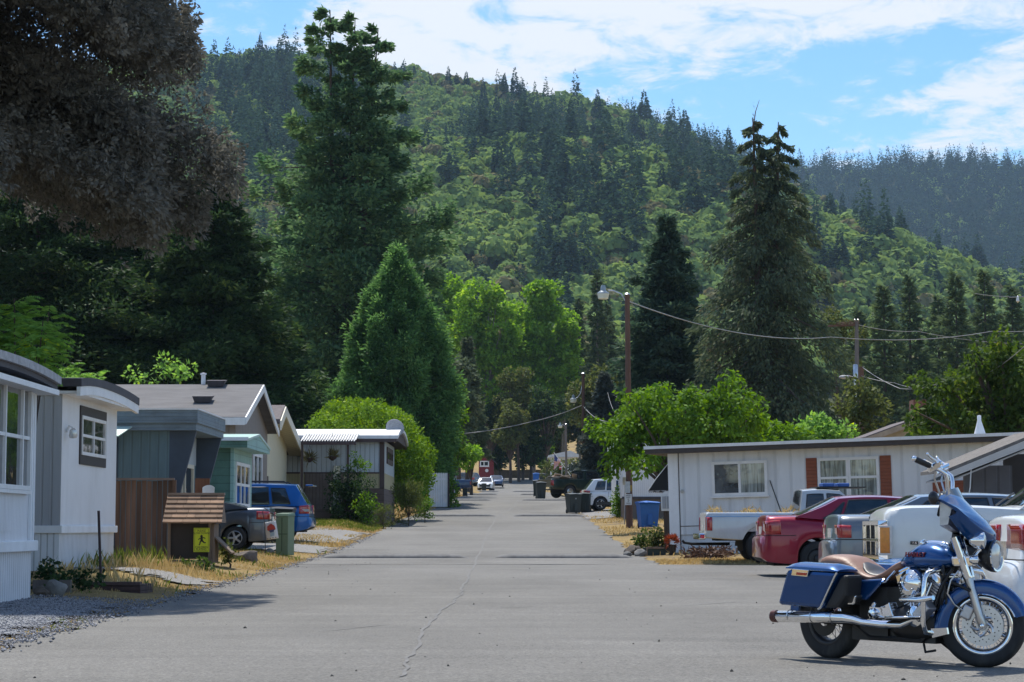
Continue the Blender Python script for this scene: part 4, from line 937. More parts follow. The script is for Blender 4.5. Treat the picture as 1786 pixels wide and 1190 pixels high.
M_tealroof = mat('slate_blue_fascia', (.17, .225, .27), .5, .1, var=.15, scale=4, ribs=(.085, .006, 'Z'), ribcol=.2, dirt=((.05, .06, .07), 3, .6, (.5, .5, 1.5)))
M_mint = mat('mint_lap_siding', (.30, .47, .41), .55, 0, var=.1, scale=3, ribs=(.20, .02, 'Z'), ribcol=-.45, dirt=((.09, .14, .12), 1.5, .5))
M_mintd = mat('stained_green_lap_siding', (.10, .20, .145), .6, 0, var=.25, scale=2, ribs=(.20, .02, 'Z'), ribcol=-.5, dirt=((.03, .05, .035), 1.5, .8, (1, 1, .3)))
M_shingle = mat('grey_shingles', (.125, .12, .12), .9, 0, var=.3, scale=3, ribs=(.14, .01, 'Y'), ribcol=-.35, bump=.006, bscale=40, stretch=(.3, 1, 1))
M_tan = mat('taupe_siding', (.235, .20, .175), .7, 0, var=.08, scale=3, ribs=(.4, .008, 'XY'), ribcol=.3)
M_cream = mat('cream_siding', (.66, .60, .43), .6, 0, var=.06, scale=3, ribs=(.3, .008, 'XY'), ribcol=.25)
M_creamtrim = mat('cream_trim', (.72, .67, .54), .55, 0, var=.07, scale=4, dirt=((.4, .36, .28), 3, .3))
M_pinkroof = mat('faded_shingle_edge', (.12, .10, .10), .85, 0, var=.3, scale=6)
M_bwwhite = mat('pale_ribbed_siding', (.50, .55, .58), .5, 0, var=.06, scale=2, ribs=(.2, .012, 'XY'), ribcol=.45)
M_bwyellow = mat('yellowed_ribbed_siding', (.44, .38, .22), .6, 0, var=.1, scale=2, ribs=(.12, .01, 'XY'), ribcol=.35)
M_bwbrown = mat('brown_board_skirting', (.12, .078, .062), .7, 0, var=.2, scale=3, ribs=(.24, .03, 'Z'), ribcol=-.6)
M_bwtrim = mat('brown_corner_trim', (.075, .045, .040), .6, 0, var=.2, scale=4)
M_corr = mat('corrugated_awning_sheet', (.62, .62, .62), .4, .2, var=.12, scale=3)

# ---- 1 nearest white home: bowed end wall, wide window
r = empty('mobile_home', (-6.1, 25, .05), 0, 'nearest white mobile home at the left edge with bowed grey roof and wide window', 'mobile home', 'mobile homes along the street')
MB().box(-16, -6.1, 22.4, 27.2, .82, 2.77).build('wall', M_sid1, r, smooth=0)
MB().box(-15.95, -6.13, 22.45, 27.17, -.05, .70).build('skirting', M_skirt, r, smooth=0)
MB().box(-16.02, -6.055, 22.36, 27.24, .70, .835).build('belt_trim', M_white, r, smooth=0, bevel=.01)
t1 = bow_roof(0, 0, 22.2, 27.35, 2.765, .085, 0)
rf = bow_layer(-16.2, -5.82, t1, .07, .17).build('roof', M_roofgrey, r, smooth=40)
bow_layer(-16.15, -5.87, t1, .0, .068).build('drip_edge', M_rooftar, rf, smooth=40)
MB().box(-16.15, -5.84, 22.2, 27.33, 2.695, 2.763).build('soffit', M_white, rf, smooth=0)
wf = win(r, (-6.1, 24.0, 1.46), UY, UX, 2.65, 1.30, (.5, .84), (.5,), M_trim, M_glass, .055, .07, sill=True)
MB().box(-6.098, -6.06, 26.82, 26.87, .84, 2.74).box(-6.098, -6.075, 27.0, 27.03, .84, 2.74).build('corner_trim', M_white, r, smooth=0)
MB().box(-6.1, -6.092, 24.0, 25.9, .95, 1.38).build('wall_panel', M_sid1, r, smooth=0)

# ---- 2 second white home
r = empty('mobile_home', (-7.64, 38, .25), 0, 'second white mobile home with black roof rim and dark framed window on its street end', 'mobile home', 'mobile homes along the street')
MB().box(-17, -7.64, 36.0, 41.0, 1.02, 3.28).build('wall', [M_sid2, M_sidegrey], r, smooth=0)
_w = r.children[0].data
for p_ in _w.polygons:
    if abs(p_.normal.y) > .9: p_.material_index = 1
MB().box(-16.95, -7.66, 36.02, 40.98, .0, .92).build('skirting', M_skirt, r, smooth=0)
MB().box(-17.02, -7.60, 35.96, 41.04, .90, 1.03).build('belt_trim', M_white, r, smooth=0, bevel=.01)
t1 = bow_roof(0, 0, 35.75, 41.35, 3.31, .10, 0, peak=.40)
rf = bow_layer(-17.2, -7.27, t1, .06, .20).build('roof', M_rooftar, r, smooth=40)
MB().box(-17.1, -7.31, 35.85, 41.3, 3.255, 3.305).build('soffit', M_white, rf, smooth=0)
bow_layer(-7.35, -7.285, t1, -.10, .058).build('fascia', M_white, rf, smooth=40)
win(r, (-7.64, 37.55, 2.28), UY, UX, 2.2, .70, (.5,), (.5,), M_trim, M_glass, .06, .04, sill=False, surround=(M_brownwood, .10, .17))
lp = MB(); lp.tube([(-7.63, 36.3, 2.62), (-7.58, 36.3, 2.74), (-7.52, 36.3, 2.70)], .02, 6); lp.build('wall_lamp', M_trim, r)
lp = MB(); lp.lathe([(.02, .03), (.06, 0), (.075, -.1), (.06, -.14), (.0, -.15)], (-7.51, 36.3, 2.66), 'Z', 12); lp.build('lamp_shade', M_lens, r.children[-1])

# ---- 3 slate blue flat roofed home
r = empty('mobile_home', (-7.6, 50, .25), 0, 'slate blue mobile home with flat roof overhang and slanted wing walls', 'mobile home', 'mobile homes along the street')
MB().box(-13, -7.75, 48.0, 52.2, .2, 3.35).build('wall', M_teal, r, smooth=0)
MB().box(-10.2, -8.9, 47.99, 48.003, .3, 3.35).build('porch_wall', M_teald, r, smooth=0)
MB().box(-10.05, -9.35, 47.955, 47.985, .5, 2.5).build('door', M_dark, r, smooth=0)
MB().box(-9.22, -9.0, 47.95, 47.985, .5, 2.5).build('shutter', M_teald, r, smooth=0)
MB().box(-9.27, -9.21, 46.9, 46.96, .2, 3.2).build('porch_post', M_tealroof, r, smooth=0)
rf = MB().box(-13.3, -7.08, 47.75, 52.4, 3.34, 3.64).build('roof', M_tealroof, r, smooth=0, bevel=.012)
MB().box(-13.32, -7.06, 47.73, 52.42, 3.64, 3.672).build('roof_edge', M_white, rf, smooth=0)
MB().box(-13.3, -7.12, 47.80, 52.36, 3.18, 3.338).build('soffit', M_tealroof, rf, smooth=0)
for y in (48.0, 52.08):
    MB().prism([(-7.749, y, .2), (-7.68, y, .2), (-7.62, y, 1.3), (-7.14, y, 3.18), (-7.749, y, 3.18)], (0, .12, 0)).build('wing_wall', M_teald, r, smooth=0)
win(r, (-7.75, 48.9, .9), UY, UX, 2.6, 1.6, (.33, .5), (.45,), M_creamtrim, M_glass, .09, .05, sill=True)
MB().box(-7.749, -7.735, 48.15, 52.0, 2.5, 3.17).build('wall_panel', M_bwwhite, r, smooth=0)
aw = MB(); aw.hexa([(-10.6, 47.0, 3.0), (-8.72, 47.0, 3.0), (-8.55, 47.74, 3.24), (-10.6, 47.74, 3.24), (-10.6, 47.0, 3.025), (-8.72, 47.0, 3.025), (-8.55, 47.74, 3.265), (-10.6, 47.74, 3.265)])
aw.build('awning', mat('faded_green_awning', (.50, .62, .55), .5, .1, var=.12, scale=5), r, smooth=0)
MB().lathe([(.0, .2), (.09, .17), (.07, .02), (.085, 0), (.0, -.02)], (-9.0, 47.88, 2.75), 'Z', 6).build('wall_lantern', M_black, r, smooth=0)

# ---- 4 mint green home
r = empty('mobile_home', (-7.35, 56, .35), 0, 'mint green lap sided mobile home with stained side and white windows', 'mobile home', 'mobile homes along the street')
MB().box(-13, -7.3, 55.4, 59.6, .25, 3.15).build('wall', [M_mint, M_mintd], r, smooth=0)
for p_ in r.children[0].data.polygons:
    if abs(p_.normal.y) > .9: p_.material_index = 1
MB().box(-7.34, -7.25, 55.36, 55.50, .25, 3.15).build('corner_trim', M_mint, r, smooth=0)
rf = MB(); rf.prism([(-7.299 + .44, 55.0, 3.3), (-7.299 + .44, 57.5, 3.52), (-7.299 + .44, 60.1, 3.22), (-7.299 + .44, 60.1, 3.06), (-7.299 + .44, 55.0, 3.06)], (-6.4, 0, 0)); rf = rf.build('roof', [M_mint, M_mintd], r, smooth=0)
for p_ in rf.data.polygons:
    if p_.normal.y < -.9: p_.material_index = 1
MB().box(-13.2, -6.83, 54.96, 55.02, 3.24, 3.33).build('roof_edge', M_white, rf, smooth=0)
MB().prism([(-6.86, 55.0, 3.3), (-6.86, 57.5, 3.52), (-6.86, 60.1, 3.22), (-6.86, 60.1, 3.17), (-6.86, 57.5, 3.46), (-6.86, 55.0, 3.24)], (.03, 0, 0)).build('fascia', mat('mint_fascia', (.52, .66, .60), .5), rf, smooth=0)
win(r, (-7.3, 56.05, 1.55), UY, UX, 2.9, 1.18, (.36, .64), (.5,), M_trim, M_glass, .09, .04)

# ---- 5 taupe house with the gable roof
r = empty('house', (-8.6, 73, .7), 0, 'taupe double wide house with grey shingle gable roof and white rake boards', 'house', 'mobile homes along the street')
y0, y1, ym, ze, zr, xg = 68.4, 78.2, 73.3, 4.55, 5.93, -8.62
MB().prism([(xg - .35, y0 + .4, .3), (xg - .35, y1 - .4, .3), (xg - .35, y1 - .4, ze - .05), (xg - .35, ym, zr - .22), (xg - .35, y0 + .4, ze - .05)], (-12, 0, 0)).build('wall', M_tan, r, smooth=0)
rf = MB(); rf.prism([(xg, y0, ze), (xg, ym, zr), (xg, y1, ze), (xg, y1, ze - .12), (xg, ym, zr - .12), (xg, y0, ze - .12)], (-13, 0, 0)); rf = rf.build('roof', M_shingle, r, smooth=0)
def rake(dy, side):
    a = (y0, ze) if side < 0 else (y1, ze)
    return MB().prism([(xg, a[0], a[1] - .01), (xg, ym, zr - .01), (xg, ym, zr - .26), (xg, a[0], a[1] - .24)], (.05, 0, 0))
for s_ in (-1, 1): rake(0, s_).build('rake_board', M_trim, rf, smooth=0)
MB().box(xg - 13, xg, y0 - .05, y0 - .002, ze - .26, ze - .02).build('fascia', M_trim, rf, smooth=0)
for (px, py) in ((377, 674), (354, 696)):
    f = (py - 672) / 44; yv = ym - (ym - y0) * f; zv = zr - (zr - ze) * f; x = PX(px, yv)
    MB().hexa([(x - .26, yv - .25, zv - .04), (x + .26, yv - .25, zv - .04), (x + .26, yv + .25, zv + .1), (x - .26, yv + .25, zv + .1), (x - .33, yv - .32, zv + .16), (x + .33, yv - .32, zv + .16), (x + .33, yv + .3, zv + .22), (x - .33, yv + .3, zv + .22)]).build('roof_vent', M_rooftar, rf, smooth=0)
MB().lathe([(.075, -.3), (.075, .34), (.11, .35), (.11, .40), (0, .42)], (PX(352, 73.3), 73.5, zr), 'Z', 10).build('vent_pipe', M_white, rf)
win(r, (xg - .35, 73.5, 2.15), UY, UX, 2.5, 1.45, (.5,), (), M_trim, M_glass, .13, .05)

# ---- 6 cream house, gable to the street
r = empty('house', (-8.7, 84, 1.1), 0, 'cream house with wide overhanging gable and porch post beyond the blue suv', 'house', 'mobile homes along the street')
xg = -8.6; y0, y1, ym = 78.6, 88.0, 80.3; zr, ze, ze0 = 5.62, 4.15, 5.0
MB().prism([(xg - .55, 79.0, .8), (xg - .55, 86.2, .8), (xg - .55, 86.2, 4.35), (xg - .55, ym, zr - .35), (xg - .55, 79.0, 4.8)], (-8, 0, 0)).build('wall', M_cream, r, smooth=0)
rf = MB(); rf.prism([(xg, y0, ze0), (xg, ym, zr), (xg, y1, ze), (xg, y1, ze - .16), (xg, ym, zr - .16), (xg, y0, ze0 - .16)], (-9, 0, 0)); rf = rf.build('roof', M_pinkroof, r, smooth=0)
for (a, b) in (((y0, ze0), (ym, zr)), ((ym, zr), (y1, ze))):
    MB().prism([(xg, a[0], a[1] - .06), (xg, b[0], b[1] - .06), (xg, b[0], b[1] - .42), (xg, a[0], a[1] - .42)], (.05, 0, 0)).build('rake_board', M_creamtrim, rf, smooth=0)
MB().prism([(xg - .02, y0 + .1, ze0 - .21), (xg - .02, ym, zr - .21), (xg - .02, y1 - .1, ze - .21), (xg - .02, y1 - .1, ze - .18), (xg - .02, ym, zr - .18), (xg - .02, y0 + .1, ze0 - .18)], (-.6, 0, 0)).build('soffit', M_cream, rf, smooth=0)
MB().box(xg - .12, xg, 87.5, 87.62, 1.0, 4.05).build('porch_post', M_creamtrim, r, smooth=0)
MB().box(xg - 8, xg - .6, 86.2, 88, .8, 1.75).build('porch_floor', M_bwtrim, r, smooth=0)
MB().box(xg - .548, xg - .5, 79.2, 79.5, 1.2, 2.9).build('utility_box', M_tan, r, smooth=0)

# ---- 7 brown and white home with the corrugated porch awning
r = empty('mobile_home', (-5.6, 89.5, 1.4), 0, 'brown and white mobile home with corrugated porch awning in front of the hedge', 'mobile home', 'mobile homes along the street')
Y0, Y1, xe = 88.0, 96.0, -5.32; zb = 1.38; zt = P(660, 768, Y0).z; zw = P(660, 825, Y0).z; zy = P(660, 852, Y0).z
MB().box(-13, xe, Y0, Y1, zw, zt).build('wall', M_bwwhite, r, smooth=0)
MB().box(-12.98, xe + .01, Y0 - .02, Y1, zy, zw - .002).build('lower_wall', M_bwyellow, r, smooth=0)
MB().box(-12.98, xe + .02, Y0 - .03, Y1, zb - .2, zy - .002).build('skirting', M_bwbrown, r, smooth=0)
MB().box(xe - .16, xe + .03, Y0 - .05, Y0 + .1, zy, zt).build('corner_trim', M_bwtrim, r, smooth=0)
MB().box(-12.98, xe - .17, Y0 - .045, Y0 - .022, zw - .03, zw + .03).build('belt_trim', M_bwtrim, r, smooth=0)
t1 = bow_roof(0, 0, Y0 - .35, Y1 + .35, zt + .05, .42, 0)
rf = bow_layer(-13.3, xe + .62, t1, -.0, .14).build('roof', M_trim, r, smooth=40)
bow_layer(-13.2, xe + .55, t1, -.14, -.003).build('roof_underside', M_bwtrim, rf, smooth=40)
MB().prism([(xe + .5, t1[0][0] + .1, zt - .0)] + [(xe + .5, y, z - .15) for y, z in t1[1:-1]] + [(xe + .5, t1[-1][0] - .1, zt)], (.04, 0, 0)).build('end_fascia', M_bwtrim, rf, smooth=0)
# awning
xa0, xa1 = PX(524, Y0 - 2), PX(621, Y0 - 2); zaw = P(600, 770, Y0 - 2).z; zab = P(600, 757, Y0).z
aw = MB(); n = 42
for j in range(n):
    a = xa0 + (xa1 - xa0) * j / n; b = xa0 + (xa1 - xa0) * (j + 1) / n; up = .05 if j % 2 else 0
    aw.hexa([(a, Y0 - 2.0, zaw + up), (b, Y0 - 2.0, zaw + up), (b, Y0 - .05, zab + up), (a, Y0 - .05, zab + up), (a, Y0 - 2.0, zaw + up + .02), (b, Y0 - 2.0, zaw + up + .02), (b, Y0 - .05, zab + up + .02), (a, Y0 - .05, zab + up + .02)])
aw = aw.build('awning', M_corr, r, smooth=0)
MB().box(xa0, xa1, Y0 - 2.04, Y0 - 1.98, zaw - .14, zaw - .002).build('awning_beam', M_bwtrim, aw, smooth=0)
for px in (607, 527):
    x = PX(px, Y0 - 1.9); MB().box(x - .05, x + .05, Y0 - 1.95, Y0 - 1.85, zb - .1, zaw - .14).build('porch_post', M_bwtrim, r, smooth=0)
MB().box(xa0, PX(600, Y0), Y0 - 2.0, Y0 - .05, zb - .1, zb + .35).build('porch_deck', M_bwbrown, r, smooth=0)
MB().box(xa0, PX(600, Y0), Y0 - .06, Y0 - .025, zb + .35, zw - .03).build('porch_wall', mat('porch_boards', (.17, .13, .11), .7, 0, var=.2, ribs=(.14, .01, 'X'), ribcol=.5), r, smooth=0)
win(r, (xe, Y0 + 2.0, zw + .45), UY, UX, 4.2, zt - zw - .65, (.4, .7), (), M_bwtrim, M_glass, .2, .05, sill=False)
MB().box(PX(582, Y0), PX(594, Y0), Y0 - .09, Y0 - .05, zb + .5, zw + .3).build('porch_window', M_curtain, r, smooth=0)
for i, px in enumerate((540, 580)):
    p = P(px, 800 - 3 * i, Y0 - 1.2); q = empty('hanging_basket', tuple(p), 0, ['small hanging basket on the left side of the porch', 'spiky hanging basket on the right side of the porch'][i], 'plant basket')
    MB().lathe([(.03, -.16), (.15, -.08), (.2, .02), (.17, .02), (.0, -.02)], (0, 0, 0), 'Z', 12).build('basket', M_bwtrim, q) if 0 else MB().lathe([(.03, -.16), (.15, -.08), (.2, .02), (.17, .02), (.0, -.02)], tuple(p), 'Z', 12).build('basket', M_bwtrim, q)
    MB().tube([p + Vector((-.15, 0, 0)), p + Vector((0, 0, .55))], .008, 4).tube([p + Vector((.15, 0, 0)), p + Vector((0, 0, .55)), p + Vector((0, 0, 1.0))], .008, 4).build('chain', M_black, q)
    k = 90; d = unit(rng.standard_normal((k, 3)) + np.array([0, 0, .6 + i * .6])); cards_mesh('foliage', cards(np.array(p)[None] + d * .05, d, .2 + .25 * rng.random(k), np.full(k, .025)), MATS['madrone_foliage'], q)
ds = P(688, 752, 90); q = empty('satellite_dish', tuple(ds), 0, 'round grey satellite dish at the roof end of the brown and white home', 'satellite dish')
MB().lathe([(.0, .0), (.2, .025), (.38, .09), (.40, .10), (.38, .11), (.2, .045), (0, .02)], (ds.x, ds.y, ds.z + .1), Vector((.3, -.9, .35)), 20).build('dish', M_roofgrey, q)
MB().tube([ds + Vector((0, .1, -.5)), ds + Vector((0, .06, .1))], .025, 6).build('mast', M_steel, q)

# ---- 8 near right home, long side to the camera
A = Vector((PX(1168, 56.0), 56.0, .38)); rz = R(-20)
r = empty('mobile_home', tuple(A), rz, 'long white mobile home on the right with brown roof edge and rust shutters', 'mobile home', 'mobile homes along the street', world=False, ry=R(-1.35))
Lh = 13.5; ht = (920 - 791) / F * 56 + 1 - .38
M_sid8 = mat('weathered_white_siding', (.72, .735, .75), .55, 0, var=.07, scale=1.5, ribs=(.41, .008, 'X'), ribcol=.22, stretch=(3, 3, .4), dirt=((.36, .36, .36), 1.2, .45))
MB().box(0, Lh, 0, 3.6, .42, ht).build('wall', M_sid8, r, smooth=0)
MB().box(.02, Lh, .02, 3.58, -.35, .415).build('skirting', mat('white_skirting', (.68, .69, .70), .6, 0, var=.1, scale=2, ribs=(.2, .01, 'Z'), ribcol=-.3, dirt=((.3, .28, .25), 2, .5)), r, smooth=0)
MB().box(0, .27, -.02, -.001, -.3, ht - .002).build('corner_board', M_white, r, smooth=0)
MB().box(.28, .30, -.006, -.0008, -.3, ht - .01).box(.28, 2.6, -.007, -.0008, .63, .65).build('panel_seam', M_brownfascia, r, smooth=0)
rf = MB().box(-.52, Lh + .5, -.42, 4.0, ht + .10, ht + .17).build('roof', M_roofgrey, r, smooth=0)
MB().box(-.50, Lh + .48, -.40, 3.98, ht - .02, ht + .097).build('fascia', M_brownfascia, rf, smooth=0)
MB().box(-.53, Lh + .5, -.43, -.40, ht + .10, ht + .18).build('roof_edge', M_trim, rf, smooth=0)
def on8(px, py):
    """local (x, z) of a pixel on the long wall"""
    q = P(px, py, 50.0) - Vector((0, 0, CAMZ)); nrm = Vector((sin(-rz), cos(rz), 0)); nrm = Vector((-sin(rz), cos(rz), 0))
    t = (A - Vector((0, 0, CAMZ))).dot(nrm) / q.dot(nrm); pt = Vector((0, 0, CAMZ)) + q * t - A
    M3 = (Matrix.Rotation(rz, 3, 'Z') @ Matrix.Rotation(R(-1.35), 3, 'Y')).inverted(); l = M3 @ pt; return l.x, l.z
(xa, za), (xb, zb8) = on8(1243, 866), on8(1338, 806)
w8 = win(r, (xa, 0, za), UX, -UY, xb - xa, zb8 - za + .05, (.5,), (), M_trim, M_curtain, .075, .05)
MB().box(xa + .07, (xa + xb) / 2 - .03, -.0215, -.0195, za + .06, zb8 - .02).build('dark_pane', M_glass, w8, smooth=0)
(xc, zc), (xd, zd) = on8(1428, 866), on8(1533, 797)
win(r, (xc, 0, zc - .1), UX, -UY, xd - xc, zd - zc + .12, (.485, .515), (.52,), M_trim, M_curtain, .075, .05)
M_rust = mat('rust_shutter', (.26, .075, .035), .7, 0, var=.15, scale=6, ribs=(.09, .008, 'Z'), ribcol=.2)
for x in (xc - .30, xd + .02): MB().box(x, x + .28, -.035, -.002, zc - .1, zd + .03).build('shutter', M_rust, r, smooth=0)
xe8, _z = on8(1627, 850)
MB().box(xe8, xe8 + 1.0, -.035, -.002, zc - .4, zc + .30).build('wall_hatch', M_rust, r, smooth=0)
MB().lathe([(.0, .03), (.05, .025), (.05, 0)], (on8(1190, 857)[0], -.005, on8(1190, 857)[1]), Vector((0, -1, 0)), 10).build('outlet_cap', M_steel, r)
MB().tube([(on8(1343, 838)[0], -.02, on8(1343, 838)[1]), (on8(1365, 900)[0], -.02, on8(1365, 900)[1])], .012, 4).build('hanging_wire', M_black, r)
q8 = on8(1699, 751); MB().lathe([(.17, 0), (.05, .42), (.05, .55), (.0, .56)], (q8[0] - .02, 1.2, ht + .17), 'Z', 16).build('roof_vent', M_white, rf)
# door awning and air conditioner on its street end
aw = MB(); zaw = 2.40
prof_a = [(0, zaw), (-.16, zaw - .12), (-.48, zaw - .48), (-.70, zaw - .78)]
rings = []
for y in (.5, 1.9):
    rings.append([(x, y, z) for x, z in prof_a] + [(x + .02, y, z - .03) for x, z in reversed(prof_a)])
aw.loft(rings)
for y in (.5, 1.9): aw.add([(x, y, z) for x, z in prof_a] + [(0, y, zaw - .78)], [tuple(range(5))])
aw = aw.build('awning', mat('black_awning_canvas', (.018, .02, .022), .8, 0, var=.2, scale=5), r, smooth=0)
sc = MB()
for j in range(7):
    y0_ = .5 + j * .2; sc.prism([(-.705, y0_ + k * .2 / 6, zaw - .79 - .05 * sin(pi * k / 6)) for k in range(7)], (.01, 0, 0))
for j in range(4):
    sc.prism([(-.70 + j * .17 + k * .17 / 6, .495, zaw - .79 - .04 * sin(pi * k / 6)) for k in range(7)], (0, .01, 0))
sc.build('scalloped_edge', M_roofgrey, aw, smooth=0)
MB().tube([(-.70, .49, zaw - .78), (-.48, .49, zaw - .48), (-.16, .49, zaw - .12), (0, .49, zaw)], .012, 5).build('awning_piping', M_trim, aw)
ac = MB().box(-.32, -.003, .35, 1.0, 1.06, 1.50).build('air_conditioner', M_trim, r, smooth=0, bevel=.01)
MB().box(-.28, -.18, .33, .345, 1.12, 1.44).box(-.15, -.05, .33, .345, 1.12, 1.44).build('grille', M_sidegrey, ac, smooth=0)
MB().box(-.3, -.1, .5, .9, -.3, 1.049).build('support_post', M_bark, r, smooth=0)

# ---- low porch roof and grey shed wall in front of it at the right edge
Ys = 46.0
r = empty('carport', (PX(1720, Ys), Ys, .1), 0, 'low shingled porch roof over a grey board wall at the right edge', 'carport')
a = P(1655, 822, Ys); b = P(1830, 757, Ys)
M_porch = mat('brown_grey_shingles', (.17, .155, .14), .95, 0, var=.35, scale=8, bump=.01, bscale=60)
rf = MB(); rf.prism([(a.x, Ys - .0, a.z - .02), (b.x, Ys, b.z + .07), (b.x, Ys, b.z + .14), (a.x, Ys, a.z + .06)], (0, 3.2, 0)); rf = rf.build('roof', M_porch, r, smooth=0)
rk = MB(); rk.prism([(a.x - .02, Ys - .05, a.z - .16), (b.x, Ys - .05, b.z - .10), (b.x, Ys - .05, b.z + .065), (a.x - .02, Ys - .05, a.z - .025)], (0, .05, 0)); rk.build('rake_board', mat('pale_rake_board', (.55, .53, .50), .6, 0, var=.1, scale=3), rf, smooth=0)
sfm = MB(); sfm.prism([(a.x + .1, Ys, a.z - .2), (b.x, Ys, b.z - .16), (b.x, Ys, b.z - .12), (a.x + .1, Ys, a.z - .165)], (0, 3.1, 0)); sfm.build('soffit', mat('soffit_boards', (.40, .38, .36), .7), rf, smooth=0)
c = P(1682, 820, Ys + 1.6); d = P(1765, 790, Ys + 1.6)
MB().box(c.x, d.x, Ys + 1.6, Ys + 1.75, .1, P(1682, 812, Ys + 1.6).z).build('wall', mat('grey_board_wall', (.115, .115, .13), .75, 0, var=.12, scale=3, ribs=(.3, .01, 'X'), ribcol=.3), r, smooth=0)
MB().box(d.x, d.x + 3, Ys + 2.4, Ys + 2.5, .1, P(1765, 790, Ys + 1.6).z).build('back_wall', M_brownwood, r, smooth=0)
MB().tube([P(1694, 812, Ys), P(1692, 850, Ys), P(1688, 872, Ys)], .012, 5).build('hanging_cord', M_trim, r)

# ---- second right home behind the pole
Y2 = 97.0
r = empty('mobile_home', (PX(1130, Y2), Y2, 1.3), 0, 'white mobile home half hidden by the fruit tree behind the street lamp pole', 'mobile home', 'mobile homes along the street')
xa, xb = PX(1086, Y2), PX(1230, Y2); zt2, zs2 = P(1100, 782, Y2).z, P(1100, 868, Y2).z
MB().box(xa, xb, Y2, Y2 + 4, zs2, zt2).build('wall', M_sid2, r, smooth=0)
MB().box(xa + .03, xb, Y2 + .03, Y2 + 3.9, 1.0, zs2 - .05).build('skirting', mat('brown_grey_skirting', (.16, .13, .11), .8, 0, var=.2), r, smooth=0)
MB().box(xa - .05, xb, Y2 - .06, Y2 - .003, zs2 - .06, zs2 + .04).build('belt_trim', M_rooftar, r, smooth=0)
MB().box(xa - .5, xb, Y2 - .4, Y2 + 4.4, zt2, zt2 + .25).build('roof', M_trim, r, smooth=0)
MB().box(xa + .05, xa + .2, Y2 - .02, Y2 - .002, zs2 + .05, zt2).build('corner_trim', M_trim, r, smooth=0)
q = Vector((PX(1063, 105), 105, 0))
win(r, (xa + 1.5, Y2, zs2 + .9), UX, -UY, 1.2, 1.0, (.5,), (), M_trim, M_glass, .06, .04)
MB().box(PX(1066, 103), PX(1074, 103), 102.9, 103.1, 1.5, P(1070, 795, 103).z).build('porch_post', M_trim, r, smooth=0)

# ---- beige gabled house beyond the right home, far white home, red cottage
Y3 = 92.0
r = empty('house', (PX(1560, Y3), Y3, 1.2), 0, 'beige house gable showing over the long white home on the right', 'house')
a, b, c = P(1508, 762, Y3), P(1600, 728, Y3), P(1660, 764, Y3)
MB().prism([(a.x + .3, Y3, 1), (c.x - .3, Y3, 1), (c.x - .3, Y3, c.z - .05), (b.x, Y3, b.z - .2), (a.x + .3, Y3, a.z - .05)], (0, 6, 0)).build('wall', mat('beige_wall', (.42, .35, .25), .7), r, smooth=0)
MB().prism([(a.x, Y3 - .4, a.z), (b.x, Y3 - .4, b.z), (c.x, Y3 - .4, c.z), (c.x, Y3 - .4, c.z - .14), (b.x, Y3 - .4, b.z - .16), (a.x, Y3 - .4, a.z - .14)], (0, 6.8, 0)).build('roof', M_pinkroof, r, smooth=0)
MB().prism([(a.x, Y3 - .44, a.z - .05), (b.x, Y3 - .44, b.z - .05), (b.x, Y3 - .44, b.z - .3), (a.x, Y3 - .44, a.z - .28)], (0, .035, 0)).build('rake_board', mat('tan_rake', (.36, .29, .22), .7), r, smooth=0)
MB().box(PX(1617, Y3), PX(1640, Y3), Y3 + 3, Y3 + 4, 4, P(1630, 690, Y3).z).build('chimney', mat('chimney_brick', (.22, .09, .06), .85, ribs=(.08, .01, 'Z'), ribcol=.3), r, smooth=0)
Y4 = 268.0
r = empty('mobile_home', (PX(985, Y4), Y4, 6.0), 0, 'far white mobile home with a small porch roof, behind the flag', 'mobile home')
a, b = P(962, 798, Y4), P(1004, 828, Y4)
MB().box(a.x, b.x, Y4, Y4 + 9, b.z - 1.2, a.z).build('wall', M_sid2, r, smooth=0)
rf = MB(); rf.prism([(a.x - .4, Y4 - .6, a.z), (b.x + .4, Y4 - .6, a.z), (b.x + .4, Y4 - .6, a.z + .35), ((a.x + b.x) / 2 + .8, Y4 - .6, a.z + .85), (a.x - .4, Y4 - .6, a.z + .25)], (0, 9, 0)); rf.build('roof', M_corr, r, smooth=0)
MB().box(PX(978, 264), PX(998, 264), 264, 267, a.z - .75, a.z - .45).build('porch_roof', mat('porch_fascia', (.20, .15, .11), .8), r, smooth=0)
for px in (979, 991, 997): MB().box(PX(px, 264) - .09, PX(px, 264) + .09, 264, 264.2, b.z - 1.5, a.z - .76).build('porch_post', M_trim, r, smooth=0)
MB().box(PX(968, Y4), PX(976, Y4), Y4 - .08, Y4 - .01, b.z - 1.0, a.z - .5).build('door', M_bwwhite, r, smooth=0)
Y5 = 275.0
M_barn = mat('barn_red_siding', (.20, .022, .025), .7, 0, var=.2, scale=2, ribs=(.2, .012, 'Z'), ribcol=-.35)
r = empty('cottage', (PX(848, Y5), Y5, 6.0), 0, 'small barn red cottage with a white window at the far end of the street', 'cottage')
a, b = P(835, 792, Y5), P(861, 836, Y5)
MB().prism([(a.x, Y5, b.z - 1), (b.x, Y5, b.z - 1), (b.x, Y5, a.z - 1.0), (a.x + .9, Y5, a.z + .0), (a.x, Y5, a.z - .2)], (0, 5, 0)).build('wall', M_barn, r, smooth=0)
MB().prism([(a.x - .2, Y5 - .4, a.z - .2), (a.x + .9, Y5 - .4, a.z + .08), (b.x + .4, Y5 - .4, a.z - 1.1), (b.x + .4, Y5 - .4, a.z - 1.22), (a.x + .9, Y5 - .4, a.z - .04), (a.x - .2, Y5 - .4, a.z - .32)], (0, 5.8, 0)).build('roof', M_brownwood, r, smooth=0)
w0, w1 = P(837, 814, Y5), P(853, 804, Y5)
